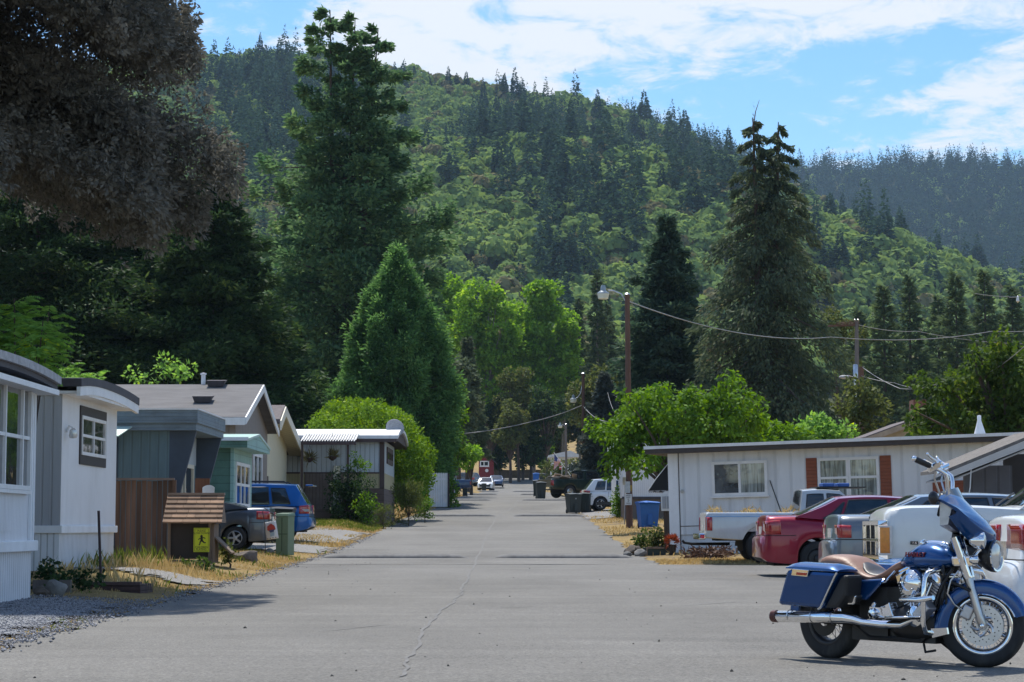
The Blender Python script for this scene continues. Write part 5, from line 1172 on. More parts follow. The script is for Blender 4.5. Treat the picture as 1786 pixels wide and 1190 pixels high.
win(r, (w0.x, Y5, w0.z), UX, -UY, w1.x - w0.x, w1.z - w0.z, (.45,), (), M_trim, M_glass, .14, .06)
MB().lathe([(.0, .05), (.2, .05), (.22, 0)], tuple(P(849, 821, Y5) + Vector((0, -.02, 0))), Vector((0, -1, 0)), 16).build('round_plaque', M_trim, r)
# ---------------------------------------------------------------- cars
def wheel(parent, c, rad, wd, rim_r, rim_m, spokes=5, side=-1, name='wheel', tyre_only=False):
    """tyre and rim turned about the car's y axis; side is the direction the hub faces"""
    c = Vector(c); h = wd / 2; mb = MB()
    mb.lathe([(rim_r, -h * .9), (rad * .86, -h), (rad * .96, -h * .82), (rad, -h * .5), (rad, h * .5), (rad * .96, h * .82), (rad * .86, h), (rim_r, h * .9), (rim_r * .97, 0)], c, 'Y', 32, close=True)
    t = mb.build(name, M_rubber, parent, smooth=40)
    rm = MB(); s = side
    rm.lathe([(rim_r * 1.0, s * h * .92), (rim_r * .95, s * h * .98), (rim_r * .88, s * h * .75), (rim_r * .86, s * h * .25)], c, 'Y', 32)
    if spokes:
        for k in range(spokes):
            a = 2 * pi * k / spokes + .3; u = Vector((sin(a), 0, cos(a))); v = Vector((cos(a), 0, -sin(a)))
            rm.obox(c + u * rim_r * .5 + Vector((0, s * h * .72, 0)), u * rim_r * .46, Vector((0, h * .10, 0)), v * rim_r * .13)
    else:
        rm.lathe([(rim_r * .86, s * h * .35), (rim_r * .6, s * h * .55), (rim_r * .35, s * h * .5)], c, 'Y', 24)
    rm.lathe([(rim_r * .3, s * h * .4), (rim_r * .3, s * h * .78), (rim_r * .2, s * h * .88), (.001, s * h * .9)], c, 'Y', 20)
    rm.build('rim', rim_m, t, smooth=35)
    bk = MB(); bk.lathe([(rim_r * .95, s * h * .15), (.001, s * h * .15)], c, 'Y', 20); bk.build('brake', M_dark, t)
    return t
def pinterp(pts, x):
    """monotone smooth interpolation of (x, v) pairs"""
    xs_ = [p[0] for p in pts]; vs_ = [p[1] for p in pts]; n = len(xs_)
    if x <= xs_[0]: return vs_[0]
    if x >= xs_[-1]: return vs_[-1]
    d = [(vs_[i + 1] - vs_[i]) / (xs_[i + 1] - xs_[i]) for i in range(n - 1)]
    m = [d[0]] + [0 if d[i - 1] * d[i] <= 0 else 2 * d[i - 1] * d[i] / (d[i - 1] + d[i]) for i in range(1, n - 1)] + [d[-1]]
    i = max(k for k in range(n - 1) if xs_[k] <= x); h = xs_[i + 1] - xs_[i]; t = (x - xs_[i]) / h
    return (2 * t ** 3 - 3 * t * t + 1) * vs_[i] + (t ** 3 - 2 * t * t + t) * h * m[i] + (-2 * t ** 3 + 3 * t * t) * vs_[i + 1] + (t ** 3 - t * t) * h * m[i + 1]
def car(spec, name, loc, rz, label, cat, group=None, sc=1.0):
    """x runs from the tail (0) to the nose (L); the body's lower edge rises over the wheels"""
    L, W = spec['L'], spec['W']; hw = W / 2; r = empty(name, loc, rz, label, cat, group, world=False, sc=sc)
    top, bot, plan, belt = spec['top'], spec['bot'], spec['plan'], spec.get('belt', .05); box = spec.get('box', 0)
    wr, xw = spec['wheel'], spec['axles']; arch = spec.get('arch', wr * 1.16)
    pm = spec['paint']
    xs_ = set(np.round(np.arange(0, L + .001, .06), 3)) | {p[0] for p in top} | {p[0] for p in plan}
    for a in xw: xs_ |= {round(a + arch * cos(t), 3) for t in np.linspace(0, pi, 19)}
    xs_ = sorted(x for x in xs_ if 0 <= x <= L); q = [xs_[0]]
    for x in xs_[1:]:
        if x - q[-1] > .008: q.append(x)
    xs_ = q
    def zb(x):
        z = pinterp(bot, x)
        for a in xw:
            if abs(x - a) < arch: z = max(z, wr + math.sqrt(max(0, arch ** 2 - (x - a) ** 2)))
        return z
    def half(x): return hw * pinterp(plan, x)
    def ring(x):
        w_ = half(x); b0 = zb(x); zt = pinterp(top, x); zs = max(zt - belt - .03, b0 + .04); crown = spec.get('crown', .03)
        zm = b0 + .5 * (zs - b0); bed = spec.get('bed')
        k = .93 if not box else .975
        pts = [(w_ * .90, b0), (w_ * .985, b0 + .015), (w_ * 1.0, b0 + .25 * (zs - b0)), (w_ * 1.0, zm), (w_ * .99, b0 + .78 * (zs - b0)), (w_ * (.97 if not box else .985), zs), (w_ * (k - .03), zt - belt * .25), (w_ * (.82 if not box else .9), zt)]
        if bed and bed[0] < x < bed[1]: inner = [(w_ * .885, zt - .001), (w_ * .87, zt - bed[2]), (w_ * .4, zt - bed[2]), (0, zt - bed[2])]
        else: inner = [(w_ * .62, zt + crown * .6), (w_ * .35, zt + crown * .9), (w_ * .18, zt + crown), (0, zt + crown)]
        return [(0, b0)] + pts + inner
    rings = []; mb = MB()
    for x in xs_:
        h = ring(x); rings.append([(x, -y, z) for y, z in h] + [(x, y, z) for y, z in reversed(h[1:-1])])
    n = len(rings[0]); vs = [p for rr in rings for p in rr]; mb.add(vs, [])
    for i in range(len(rings) - 1):
        for k in range(n):
            k2 = (k + 1) % n; mb.f.append((i * n + k, i * n + k2, (i + 1) * n + k2, (i + 1) * n + k)); mb.mi.append(1 if (k == 0 or k == n - 1) else 0)
    mb.f += [tuple(range(n))[::-1], tuple(range((len(rings) - 1) * n, len(rings) * n))]; mb.mi += [0, 0]
    body = mb.build('body', [pm, M_dark], r, smooth=42)
    # wheel wells
    for a in xw:
        ww = MB(); ww.lathe([(arch * .99, -hw * .86), (arch * .99, hw * .86)], (a, 0, wr), 'Y', 24, a0=-pi / 2, a1=pi / 2); ww.box(a - arch * .9, a + arch * .9, -hw * .70, hw * .70, wr * .7, wr + arch * .8); ww.build('wheel_well', M_dark, body, smooth=0)
    ub = MB(); ub.box(xw[0] + arch, xw[1] - arch, -hw * .75, hw * .75, pinterp(bot, L / 2) - .05, pinterp(bot, L / 2) + .02); ub.box(.25, xw[0] - arch, -hw * .6, hw * .6, pinterp(bot, .3) - .04, pinterp(bot, .3) + .03); ub.build('underbody', M_dark, r, smooth=0)
    # greenhouse
    gh = spec['roof']           # x: base rear, top rear, top front, base front; z roof
    x0, x1, x2, x3, zr = gh; bz = lambda x: pinterp(top, x) - .015
    def zroof(x):
        b_ = bz(x)
        if x <= x1: t = (x - x0) / max(1e-6, x1 - x0); c_ = zr - .03
        elif x >= x2: t = (x3 - x) / (x3 - x2); c_ = zr - .02
        else: t = 1; c_ = 0
        t = max(0, min(1, t)); mid = zr - .03 * ((x - (x1 + x2) / 2) / ((x2 - x1) / 2)) ** 2 if x1 < x < x2 else 0
        return mid if x1 < x < x2 else b_ + (c_ - b_) * (t ** spec.get('glassbow', .93))
    tum = spec.get('tumble', .80)
    def side(x, f):
        b_ = bz(x); t_ = zroof(x); wb = half(x) * (.955 if not box else .96); hfull = zr - b_ + 1e-6
        z = b_ + f * (t_ - b_ - .035 * min(1, (t_ - b_) * 4)); g_ = (z - b_) / hfull
        return wb * (1 - (1 - tum) * max(0, g_) ** 1.15), z
    def topc(x, t):
        yw, zw_ = side(x, 1.0); z1 = zroof(x); a = abs(t)
        return t * yw, zw_ + (z1 - zw_) * (1 - a ** 3.2) + .012 * (1 - a * a)
    gx = sorted(set(list(np.linspace(x0, x1, 12)) + list(np.linspace(x1, x2, 16)) + list(np.linspace(x2, x3, 14)))); rings = []
    for x in gx:
        h = [side(x, f) for f in (0, .3, .6, .85, 1)] + [topc(x, t) for t in (.9, .75, .5, .25)]
        rings.append([(x, -y, z) for y, z in h] + [(x, *topc(x, 0))] + [(x, y, z) for y, z in reversed(h)])
    MB().loft(rings, cap=True, closed=True).build('roof', spec.get('roofpaint', pm), r, smooth=35)
    e = .006
    for wi, (q0, q1, q2, q3, f0, f1) in enumerate(spec['side']):   # bottom rear, bottom front, top front, top rear x; heights
        for sg in spec.get('sides', (-1, 1)):
            g_ = MB(); rows = []
            for i in range(5):
                f = f0 + (f1 - f0) * i / 4; row = []
                for j in range(9):
                    xx = (q0 + (q3 - q0) * i / 4) * (1 - j / 8) + (q1 + (q2 - q1) * i / 4) * j / 8; y, z = side(xx, f); row.append((xx, sg * (y + e), z))
                rows.append(row)
            g_.loft(rows, cap=False, closed=False); wo_ = g_.build('window', M_carglass, r, smooth=60)
            if L < 6 and spec.get('trim', True):
                ed = rows[0] + [q_[-1] for q_ in rows[1:]] + rows[-1][-2::-1] + [q_[0] for q_ in rows[-2::-1]]
                MB().tube(ed, .011, 5, cap=False).build('window_seal', M_black, wo_, smooth=60)
    def screen(xa, xb, nm, kt=.86):
        g_ = MB(); rows = []
        for i in range(9):
            x = xa + (xb - xa) * i / 8; row = []
            for j in range(13):
                t = -kt + 2 * kt * j / 12; y, z = topc(x, t); row.append((x, y, z + .006))
            rows.append(row)
        g_.loft(rows, cap=False, closed=False); g_.build(nm, spec.get('screen', M_carglass), r, smooth=60)
    if x1 - x0 > .06: screen(x0 + (x1 - x0) * .10, x1 - (x1 - x0) * .05, 'rear_window')
    screen(x2 + (x3 - x2) * .06, x3 - (x3 - x2) * .06, 'windscreen')
    for a in xw:
        for sg in (-1, 1): wheel(r, (a, sg * (hw - spec.get('tw', .2) * .55), wr), wr, spec.get('tw', .2), wr * spec.get('rim', .64), spec.get('rimm', M_alu), spec.get('spokes', 5), sg)
    # lamps wrapped round the tail corners: (z0, z1, how far across the tail, how far along the side, material)
    def corner_pts(z, ya, xb, off, xtail):
        pts = []; w0 = half(xtail(z) + .02)
        for k in range(5): pts.append((xtail(z) - off, ya + (w0 * .93 - ya) * k / 4))
        xx = np.linspace(xtail(z) + .02, xb, 8)
        for k, x in enumerate(xx): pts.append((float(x), half(float(x)) * (1.0 if z < pinterp(top, float(x)) - .12 else .985) + off))
        return pts
    for (z0, z1, ya, xb, m_, nm, taper) in spec.get('tail', []):
        xt = spec.get('xtail', lambda z: .02)
        for sg in (-1, 1):
            rows = []
            for i in range(5):
                z = z0 + (z1 - z0) * i / 4; row = [(x, sg * y, z + taper * (x / max(xb, .01)) * (i / 4)) for x, y in corner_pts(z, ya, xb, .012, xt)]
                rows.append(row)
            g_ = MB(); g_.loft(rows, cap=False, closed=False); o_ = g_.build(nm, m_, r, smooth=50)
            sd_ = o_.modifiers.new('thick', 'SOLIDIFY'); sd_.thickness = .03; sd_.offset = -1 if sg < 0 else 1; sd_.offset = 0
    if not box and spec.get('trim', True):
        for zq, mq, rq in ((spec.get('bump_z', .715), M_dark, .006),):
            for sg in (-1, 1):
                pts_ = [(x, sg * y, zq) for x, y in corner_pts(zq, .0, xw[0] - arch - .02, .0005, spec.get('xtail', lambda z: .02))]
                MB().tube(pts_, rq, 5).build('bumper_seam', mq, body, smooth=60)
        lo_ = MB()
        for sg in (-1, 1): lo_.tube([(x, sg * (half(x) * .995 + .002), zb(x) + .03) for x in np.linspace(xw[0] + arch + .03, xw[1] - arch - .03, 8)], .022, 6)
        lo_.build('sill_trim', M_black, body, smooth=60)
    for (xh, zh) in spec.get('handles', []):
        for sg in (-1, 1):
            MB().obox((xh, sg * (half(xh) + .012), zh), (.09, 0, 0), (0, .014, 0), (0, 0, .016)).build('handle', pm, r, smooth=0, bevel=.006)
    if spec.get('seams'):
        s_ = MB()
        for (xa, za, xb, zb_) in spec['seams']:
            for sg in (-1, 1): s_.tube([(xa + (xb - xa) * k / 6, sg * (half(xa + (xb - xa) * k / 6) * 1.0 - .001), za + (zb_ - za) * k / 6) for k in range(7)], .007, 4)
        s_.build('door_seam', M_dark, body, smooth=0)
    r_half = half
    xm = x3 - .42
    for sg in spec.get('mirrors', (-1, 1)):
        ym, zm_ = side(xm, .16); MB().obox((xm, sg * (ym + .10), zm_ + .03), (.045, 0, 0), (0, .085, 0), (0, 0, .058)).build('side_mirror', pm, r, smooth=0, bevel=.02)
    if spec.get('plate', True):
        zp_ = spec.get('plate_z', .80); MB().box(-.012 + (.08 if zp_ > .72 and not box else 0), .0 + (.095 if zp_ > .72 and not box else .02), -.16, .16, zp_ - .075, zp_ + .075).build('number_plate', M_lens, r, smooth=0)
    spec['_half'] = half; spec['_side'] = side
    return r
P_red = paint('crimson_paint', (.29, .010, .032), .3, .28, .05)
P_silver = paint('silver_blue_paint', (.17, .19, .215), .5, .32, .06)
P_white = paint('white_car_paint', (.74, .75, .76), 0, .3)
P_truck = paint('old_white_truck_paint', (.66, .68, .68), 0, .38, .25)
P_grey = paint('steel_grey_paint', (.085, .10, .125), .55, .3)
P_blue = paint('bright_blue_paint', (.002, .10, .36), .35, .28, .03)
P_green = paint('dark_green_paint', (.012, .03, .028), .3, .35)
P_navy = paint('navy_paint', (.03, .06, .13), .3, .35)
P_offw = paint('pale_silver_paint', (.52, .54, .55), .3, .35, .35)

SEDAN = dict(L=4.5, W=1.74, wheel=.31, axles=(.98, 3.58), tw=.19, rim=.62,
    top=[(0, .66), (.03, .68), (.07, .71), (.10, 1.00), (.14, 1.045), (.55, 1.05), (.95, 1.02), (1.6, .97), (2.6, .95), (3.2, .93), (3.8, .86), (4.3, .72), (4.46, .58), (4.5, .5)],
    bot=[(0, .33), (.12, .25), (.5, .21), (2.2, .19), (3.9, .20), (4.4, .24), (4.5, .3)],
    plan=[(0, .74), (.04, .82), (.1, .885), (.25, .95), (.6, .99), (1.2, 1), (3.3, 1), (4.0, .95), (4.35, .84), (4.5, .66)],
    roof=(.72, 1.55, 2.55, 3.35, 1.425), belt=.07, xtail=lambda z: .03 if z < .72 else .105,
    side=[(1.22, 1.5, 1.62, 1.62, .10, .82), (1.56, 2.28, 2.22, 1.70, .10, .9), (2.36, 3.12, 2.72, 2.30, .10, .9)],
    tail=[(.74, .96, .40, .34, M_red, 'tail_light', .03)], handles=[(1.62, .86), (2.5, .86)], seams=[(2.32, .28, 2.30, .90), (1.36, .62, 1.52, .90), (3.18, .28, 3.2, .9), (1.36, .62, 1.40, .45)])
def S_(**k): d = dict(SEDAN); d.update(k); return d
# right hand row, tails to the street
YR = 40.0; xr = PX(1326, YR - .85)
car(S_(paint=P_red, spokes=0, rimm=M_black, roof=(.60, 1.38, 2.55, 3.35, 1.425), side=[(1.08, 1.36, 1.48, 1.45, .10, .82), (1.42, 2.28, 2.22, 1.55, .10, .9), (2.36, 3.12, 2.72, 2.30, .10, .9)]), 'sedan', (xr, YR, float(prof(YR))), 0, 'crimson red sedan parked between the white pickup and the silver sedan', 'car', 'cars parked on the right', sc=1.05)
YS = 33.2; xsv = PX(1450, YS - .85)
car(S_(paint=P_silver, spokes=6, tail=[(.74, .93, .46, .26, M_red, 'tail_light', -.02)], roof=(.52, 1.28, 2.7, 3.45, 1.38), side=[(1.02, 1.3, 1.42, 1.36, .10, .82), (1.38, 2.28, 2.22, 1.48, .10, .9), (2.36, 3.12, 2.80, 2.30, .10, .9)]), 'sedan', (xsv, YS, float(prof(YS))), 0, 'silver grey sedan parked between the red sedan and the old white truck', 'car', 'cars parked on the right', sc=1.07)
# near white sedan at the right edge
YN = 19.4; xn = PX(1772, YN - .9)
nw = car(S_(paint=P_white, W=1.8, tail=[(.80, 1.02, .15, .50, M_red, 'tail_light', .035)], top=[(0, .62), (.03, .66), (.07, .69), (.10, 1.03), (.14, 1.075), (.55, 1.10), (.95, 1.07), (1.6, .99), (2.6, .97), (3.2, .95), (3.8, .88), (4.3, .74), (4.46, .6), (4.5, .5)]), 'sedan', (xn, YN, 0), 0, 'white sedan with a big red tail light behind the motorcycle', 'car', 'cars parked on the right', sc=1.0)
# old white truck, nose to the street
TR = dict(plate=False, L=5.6, W=2.0, wheel=.39, axles=(1.1, 4.6), tw=.24, rim=.55, box=1, belt=.075, crown=.02, paint=P_truck, arch=.47, tumble=.84,
    top=[(0, 1.16), (2.1, 1.16), (2.2, 1.2), (3.9, 1.22), (4.6, 1.25), (5.2, 1.245), (5.42, 1.22), (5.52, 1.16), (5.545, 1.06), (5.56, .62), (5.6, .55)],
    bot=[(0, .6), (1, .52), (3, .45), (5.2, .52), (5.6, .52)], plan=[(0, .97), (.3, 1), (3.8, 1), (5.0, .985), (5.4, .965), (5.56, .94), (5.6, .92)],
    roof=(2.15, 2.35, 3.2, 3.98, 1.90), glassbow=.98, side=[(2.55, 3.55, 3.2, 2.58, .08, .88)], seams=[(3.75, .55, 3.75, 1.1), (2.4, .55, 2.4, 1.1)], handles=[(2.6, .98)], spokes=0, rimm=M_steel)
YT = 25.2; xt = PX(1556, YT - 1)
TRK = car(TR, 'pickup_truck', (xt + 5.6, YT + .2, 0), pi - R(4), 'old white truck with chrome grille and amber side lamp, nose to the street', 'truck', 'cars parked on the right')
def part(mb, nm, m, parent, **k): return mb.build(nm, m, parent, **k)
g_ = MB()
x0 = 5.565
for (y0, y1, z0, z1) in ((-.97, .97, 1.03, 1.08), (-.97, .97, .62, .67), (-.97, .97, .83, .87), (-.97, -.90, .67, 1.03), (.90, .97, .67, 1.03), (-.60, -.55, .67, 1.03), (.55, .60, .67, 1.03), (-.03, .03, .67, 1.03)):
    g_.box(x0 - .06, x0 + .05, y0, y1, z0, z1)
gr = g_.build('grille', M_chrome, TRK, smooth=0, bevel=.006)
b_ = MB(); b_.box(x0 - .07, x0 + .004, -.55, .55, .66, 1.03)
for k in range(7): b_.box(x0, x0 + .02, -.55, .55, .68 + k * .05, .70 + k * .05)
b_.build('grille_mesh', M_dark, gr, smooth=0)
for sg in (-1, 1):
    MB().box(x0 - .02, x0 + .03, sg * .62, sg * .89, .68, 1.02).build('headlight', M_lens, TRK, smooth=0, bevel=.01)
    MB().hexa([(x0 - .08, sg * .955, .70), (x0 + .03, sg * .90, .70), (x0 + .03, sg * .985, .70), (x0 - .08, sg * 1.0, .70), (x0 - .08, sg * .955, 1.0), (x0 + .03, sg * .90, 1.0), (x0 + .03, sg * .985, 1.0), (x0 - .08, sg * 1.0, 1.0)]).build('side_lamp', M_amber, TRK, smooth=0)
    rim_ = MB(); yy = sg * 1.0
    for (a0, a1, z0, z1) in ((-.105, .04, 1.0, 1.02), (-.105, .04, .675, .70), (-.105, -.08, .70, 1.0)): rim_.obox((x0 + (a0 + a1) / 2, sg * .985, (z0 + z1) / 2), ((a1 - a0) / 2, 0, 0), (0, .022, 0), (0, 0, (z1 - z0) / 2))
    rim_.build('lamp_bezel', M_alu, TRK, smooth=0)
bp_ = MB(); prof_b = [(.0, .40), (.03, .40), (.13, .44), (.16, .5), (.16, .58), (.13, .64), (.0, .66)]
rg = []
for (y, dx) in ((-1.02, -.30), (-1.0, -.10), (-.9, .0), (.9, .0), (1.0, -.10), (1.02, -.30)): rg.append([(5.54 + dx + a, y, z - .02) for a, z in prof_b])
bp_.loft(rg).build('front_bumper', M_chrome, TRK, smooth=50)
# wipers and cowl
for y in (-.55, .1): MB().tube([(4.02, y, 1.27), (3.98, y + .1, 1.31), (3.86, y + .45, 1.42)], .012, 5).build('wiper', M_black, TRK)
def text_obj(name, s, m, parent, loc, rot, size, ext=.004, align='CENTER', sx=1.0, world_off=True, font_shear=0.0):
    cu = bpy.data.curves.new(name, 'FONT'); cu.body = s; cu.size = size; cu.extrude = ext; cu.align_x = align; cu.align_y = 'CENTER'; cu.shear = font_shear; cu.resolution_u = 3
    tmp = bpy.data.objects.new(name, cu); COL.objects.link(tmp); dg = bpy.context.evaluated_depsgraph_get(); dg.update()
    me = bpy.data.meshes.new_from_object(tmp.evaluated_get(dg)); bpy.data.objects.remove(tmp); me.name = name
    me.materials.clear(); me.materials.append(m)
    o = bpy.data.objects.new(name, me); COL.objects.link(o); off = OFF.get(parent, Vector((0, 0, 0)))
    o.parent = parent; o.location = Vector(loc) - off; o.rotation_euler = rot; o.scale = (sx, 1, 1); OFF[o] = Vector((0, 0, 0)); return o
# local +y of the truck faces the camera (it is turned about)
text_obj('badge_lettering', 'POWER RAM', M_chrome, TRK, (4.12, 1.012, 1.05), (pi / 2, 0, pi), .085, .006, sx=1.15)
MB().box(5.16, 5.25, .997, 1.01, .80, .84).build('badge', M_black, TRK, smooth=0); text_obj('badge_lettering', 'V-6', M_chrome, TRK, (5.205, 1.0115, .82), (pi / 2, 0, pi), .04, .002)
# white pickup, tail to the street
PK = dict(L=5.1, W=1.76, wheel=.37, axles=(1.25, 4.2), tw=.24, rim=.55, box=1, belt=.05, crown=.01, paint=P_offw, arch=.46, tumble=.84,
    top=[(0, 1.10), (.02, 1.12), (1.9, 1.12), (2.2, 1.10), (3.6, 1.06), (4.3, 1.02), (4.9, .96), (5.05, .85), (5.1, .6)],
    bot=[(0, .56), (.5, .52), (2.2, .46), (4.6, .45), (5.1, .5)], plan=[(0, .95), (.1, .985), (.4, 1), (4.2, 1), (4.8, .95), (5.1, .84)],
    bed=(.06, 2.02, .42), roof=(2.08, 2.16, 3.0, 3.62, 1.66), side=[(2.22, 2.62, 2.62, 2.26, .12, .84), (2.72, 3.42, 3.08, 2.70, .06, .86)],
    tail=[(.72, 1.02, .80, .13, M_red, 'tail_light', 0)], xtail=lambda z: .01, rimm=M_steel, spokes=0, seams=[(2.10, .5, 2.10, 1.1), (2.68, .48, 2.68, 1.06), (3.5, .48, 3.5, 1.0)], handles=[(2.85, .95)])
YP = 48.2; xp = PX(1231, YP - .88)
pk = car(PK, 'pickup_truck', (xp, YP, float(prof(YP)) + .02), 0, 'small white pickup with brush in its bed by the long white home', 'truck', 'cars parked on the right', sc=1.0)
MB().box(-.16, -.01, -.80, .80, .52, .66).build('rear_bumper', M_chrome, pk, smooth=0, bevel=.03)
MB().tube([(.6, 0, .42), (-.25, 0, .42), (-.45, 0, .45)], [.04, .035, .03], 6).tube([(-.43, 0, .45), (-.47, 0, .5)], .03, 6).build('tow_hitch', M_dark, pk)
MB().box(.07, .14, -.83, -.805, .66, .78).box(.07, .14, .805, .83, .66, .78).build('reverse_light', M_lens, pk, smooth=0)
M_blueobj = mat('blue_plastic', (.03, .12, .42), .45, 0, var=.15, scale=3)
MB().box(-.012, 2.05, -.885, -.878, 1.02, 1.045).build('blue_stripe', mat('pale_blue_stripe', (.25, .40, .62), .4), pk, smooth=0)
# roof load
MB().box(2.5, 3.6, -.6, .6, 1.675, 1.70).build('roof_rack', M_black, pk, smooth=0)
n = 900; xb = .1 + 1.9 * rng.random(n); yb = (rng.random(n) - .5) * 1.3; d = unit(rng.standard_normal((n, 3)) + np.array([0, 0, .35])); zb_ = 1.0 + .12 * rng.random(n) * (1 + np.sin(xb * 7))
br = cards_mesh('cut_brush', cards(np.stack([xb, yb, zb_], 1), d, .05 + .16 * rng.random(n), np.full(n, .012)), M_straw); br.location = (xp, YP, float(prof(YP)) + .02); tag(br, 'dry cut brush heaped in the bed of the white pickup', 'brush', kind='stuff')
for k, (x, c_) in enumerate(((2.78, M_blueobj), (3.12, M_blueobj))):
    bb = MB().box(-.13, .13, -.3, .3, 0, .085).build('blue_box', c_, None, smooth=0, bevel=.02, at=(0, 0, 0)); bb.location = (xp + x, YP - .2, float(prof(YP)) + 1.72); tag(bb, ['blue box strapped on the pickup roof, the one nearer the tail', 'blue box strapped on the pickup roof, the one nearer the hood'][k], 'box', 'boxes on the pickup roof')
# left hand cars, tails to the street (nose away to the left)
SUV = dict(L=4.55, W=1.8, wheel=.345, axles=(.92, 3.55), tw=.22, rim=.66, belt=.06, tumble=.80,
    top=[(0, .62), (.03, .66), (.06, .72), (.09, .95), (.12, 1.02), (1.0, 1.04), (2.2, 1.02), (3.2, 1.0), (3.9, .95), (4.4, .82), (4.5, .6), (4.55, .5)],
    bot=[(0, .42), (.15, .33), (.6, .25), (2.2, .24), (4.0, .26), (4.55, .34)], plan=[(0, .80), (.05, .88), (.15, .94), (.4, .985), (1, 1), (3.4, 1), (4.1, .95), (4.4, .85), (4.55, .68)],
    roof=(.10, .48, 2.65, 3.45, 1.70), side=[(.62, 1.15, 1.22, .80, .1, .84), (1.25, 2.05, 2.02, 1.30, .08, .88), (2.12, 3.1, 2.70, 2.08, .08, .88)],
    tail=[(.80, 1.06, .48, .36, M_red, 'tail_light', -.03)], xtail=lambda z: .03 if z < .72 else .09, handles=[(1.5, .92), (2.4, .92)], seams=[(2.08, .32, 2.06, 1.0), (1.32, .7, 1.35, .98), (3.15, .32, 3.1, .98)])
YB = 64.0; xb_ = PX(553, YB + .8)
M_ltrim = M_lens
sv = car(dict(SUV, paint=P_blue, sides=(-1, 1)), 'suv', (xb_, YB, float(gz(xb_ - 2, YB)) + .03), pi, 'bright blue suv with red tail light, backed toward the street on the left', 'car', 'cars parked on the left', sc=1.0)
for sg in (-1, 1):
    MB().tube([(.75, sg * .62, 1.70), (.85, sg * .62, 1.755), (2.4, sg * .62, 1.775), (2.55, sg * .62, 1.72)], .02, 6).build('roof_rail', M_black, sv)
    MB().box(.07, .30, sg * .80, sg * .885, .86, .93).build('reverse_light', M_lens, sv, smooth=0)
MB().box(-.02, .2, -.62, .62, 1.62, 1.66).build('spoiler', P_blue, sv, smooth=0, bevel=.015)
MB().box(.30, .45, -.05, .45, 1.05, 1.40).build('rear_sticker', M_trim, sv, smooth=0) if 0 else None
YD = 53.9; xd_ = PX(489, YD + .8)
dg_ = car(S_(paint=P_grey, W=1.78, tail=[(.80, .99, .38, .42, M_red, 'tail_light', .02)], roof=(.66, 1.7, 2.6, 3.42, 1.46), top=[(0, .62), (.03, .66), (.07, .70), (.10, 1.04), (.14, 1.09), (.5, 1.10), (.95, 1.08), (1.6, 1.0), (2.6, .98), (3.2, .95), (3.8, .88), (4.3, .74), (4.46, .6), (4.5, .5)]), 'sedan', (xd_, YD, float(gz(xd_ - 2, YD)) + .03), pi, 'dark grey sedan on the left with a garden flag in front of its bumper', 'car', 'cars parked on the left', sc=.95)
# distant ones
YW = 113.5; xw_ = PX(1014, YW - .9)
ws = car(dict(SUV, paint=P_white, L=4.9, roof=(.10, .62, 2.6, 3.5, 1.68), W=1.92), 'suv', (xw_, YW, float(gz(xw_ + 2, YW)) + .03), R(6), 'white suv backed toward the street beside the leafy bush on the right', 'car', 'cars parked on the right')
MB().obox((2.3, -.955, .36), (1.6, 0, 0), (0, .02, 0), (0, 0, .09)).build('side_cladding', M_black, ws, smooth=0)
YG = 137.0; xg_ = PX(950, YG - .9)
PKB = dict(PK, L=5.6, W=2.0, wheel=.40, paint=P_green, top=[(0, 1.18), (.02, 1.20), (2.2, 1.20), (2.5, 1.18), (3.9, 1.14), (4.8, 1.08), (5.4, 1.0), (5.55, .9), (5.6, .6)], axles=(1.35, 4.6), bed=(.06, 2.3, .4), roof=(2.38, 2.5, 3.4, 4.0, 1.82), side=[(2.6, 3.7, 3.4, 2.62, .08, .86)], tail=[(.78, 1.08, .86, .12, M_red, 'tail_light', 0)], seams=[], handles=[])
gp = car(PKB, 'pickup_truck', (xg_, YG, float(gz(xg_ + 2, YG)) + .05), R(28), 'dark green pickup loaded with scrap, on the right far up the street', 'truck', 'cars parked on the right')
MB().box(-.14, -.01, -.9, .9, .54, .70).build('rear_bumper', M_chrome, gp, smooth=0, bevel=.02)
jk = MB(); g = np.random.default_rng(8)
for k in range(16):
    a = g.random() * 3.14; c_ = Vector((.3 + 1.8 * g.random(), (g.random() - .5) * 1.4, 1.15 + .25 * g.random())); jk.obox(c_, Vector((cos(a), sin(a), .2 * g.normal())) * (.2 + .5 * g.random()), Vector((-sin(a), cos(a), .2)) * (.05 + .25 * g.random()), Vector((.1, 0, 1)) * .03)
jo = jk.build('scrap_load', mat('scrap_boards', (.45, .36, .28), .8, 0, var=.5, scale=1.5), None, smooth=0); jo.location = (xg_, YG, float(gz(xg_ + 2, YG)) + .05); jo.rotation_euler = (0, 0, R(28)); tag(jo, 'heap of tan and white scrap boards in the green pickup bed', 'scrap')
YV = 150.0; xv = PX(818, YV)
nv = car(dict(PK, paint=P_navy, tail=[(.78, 1.0, .8, .1, M_red, 'tail_light', 0)], sides=(-1, 1)), 'pickup_truck', (xv, YV, float(gz(xv, YV)) + .03), pi + R(12), 'navy blue pickup half behind the bush on the left, far up the street', 'truck', 'cars parked on the left')
YY_ = 256.0; xy = PX(833, YY_)
car(dict(SUV, paint=P_silver), 'suv', (xy, YY_, float(gz(xy, YY_)) + .03), pi - R(35), 'grey suv parked left of the white car at the far end', 'car', 'cars parked on the left')
YF = 245.0
fc = car(S_(paint=P_white, W=1.8, roof=(.72, 1.4, 2.5, 3.3, 1.5)), 'sedan', (PX(850, YF), YF, float(prof(YF)) + .03), R(-93), 'white car facing down the street near the red cottage', 'car', 'cars parked on the left')
MB().box(4.46, 4.53, -.6, .6, .38, .60).build('grille', M_dark, fc, smooth=0)
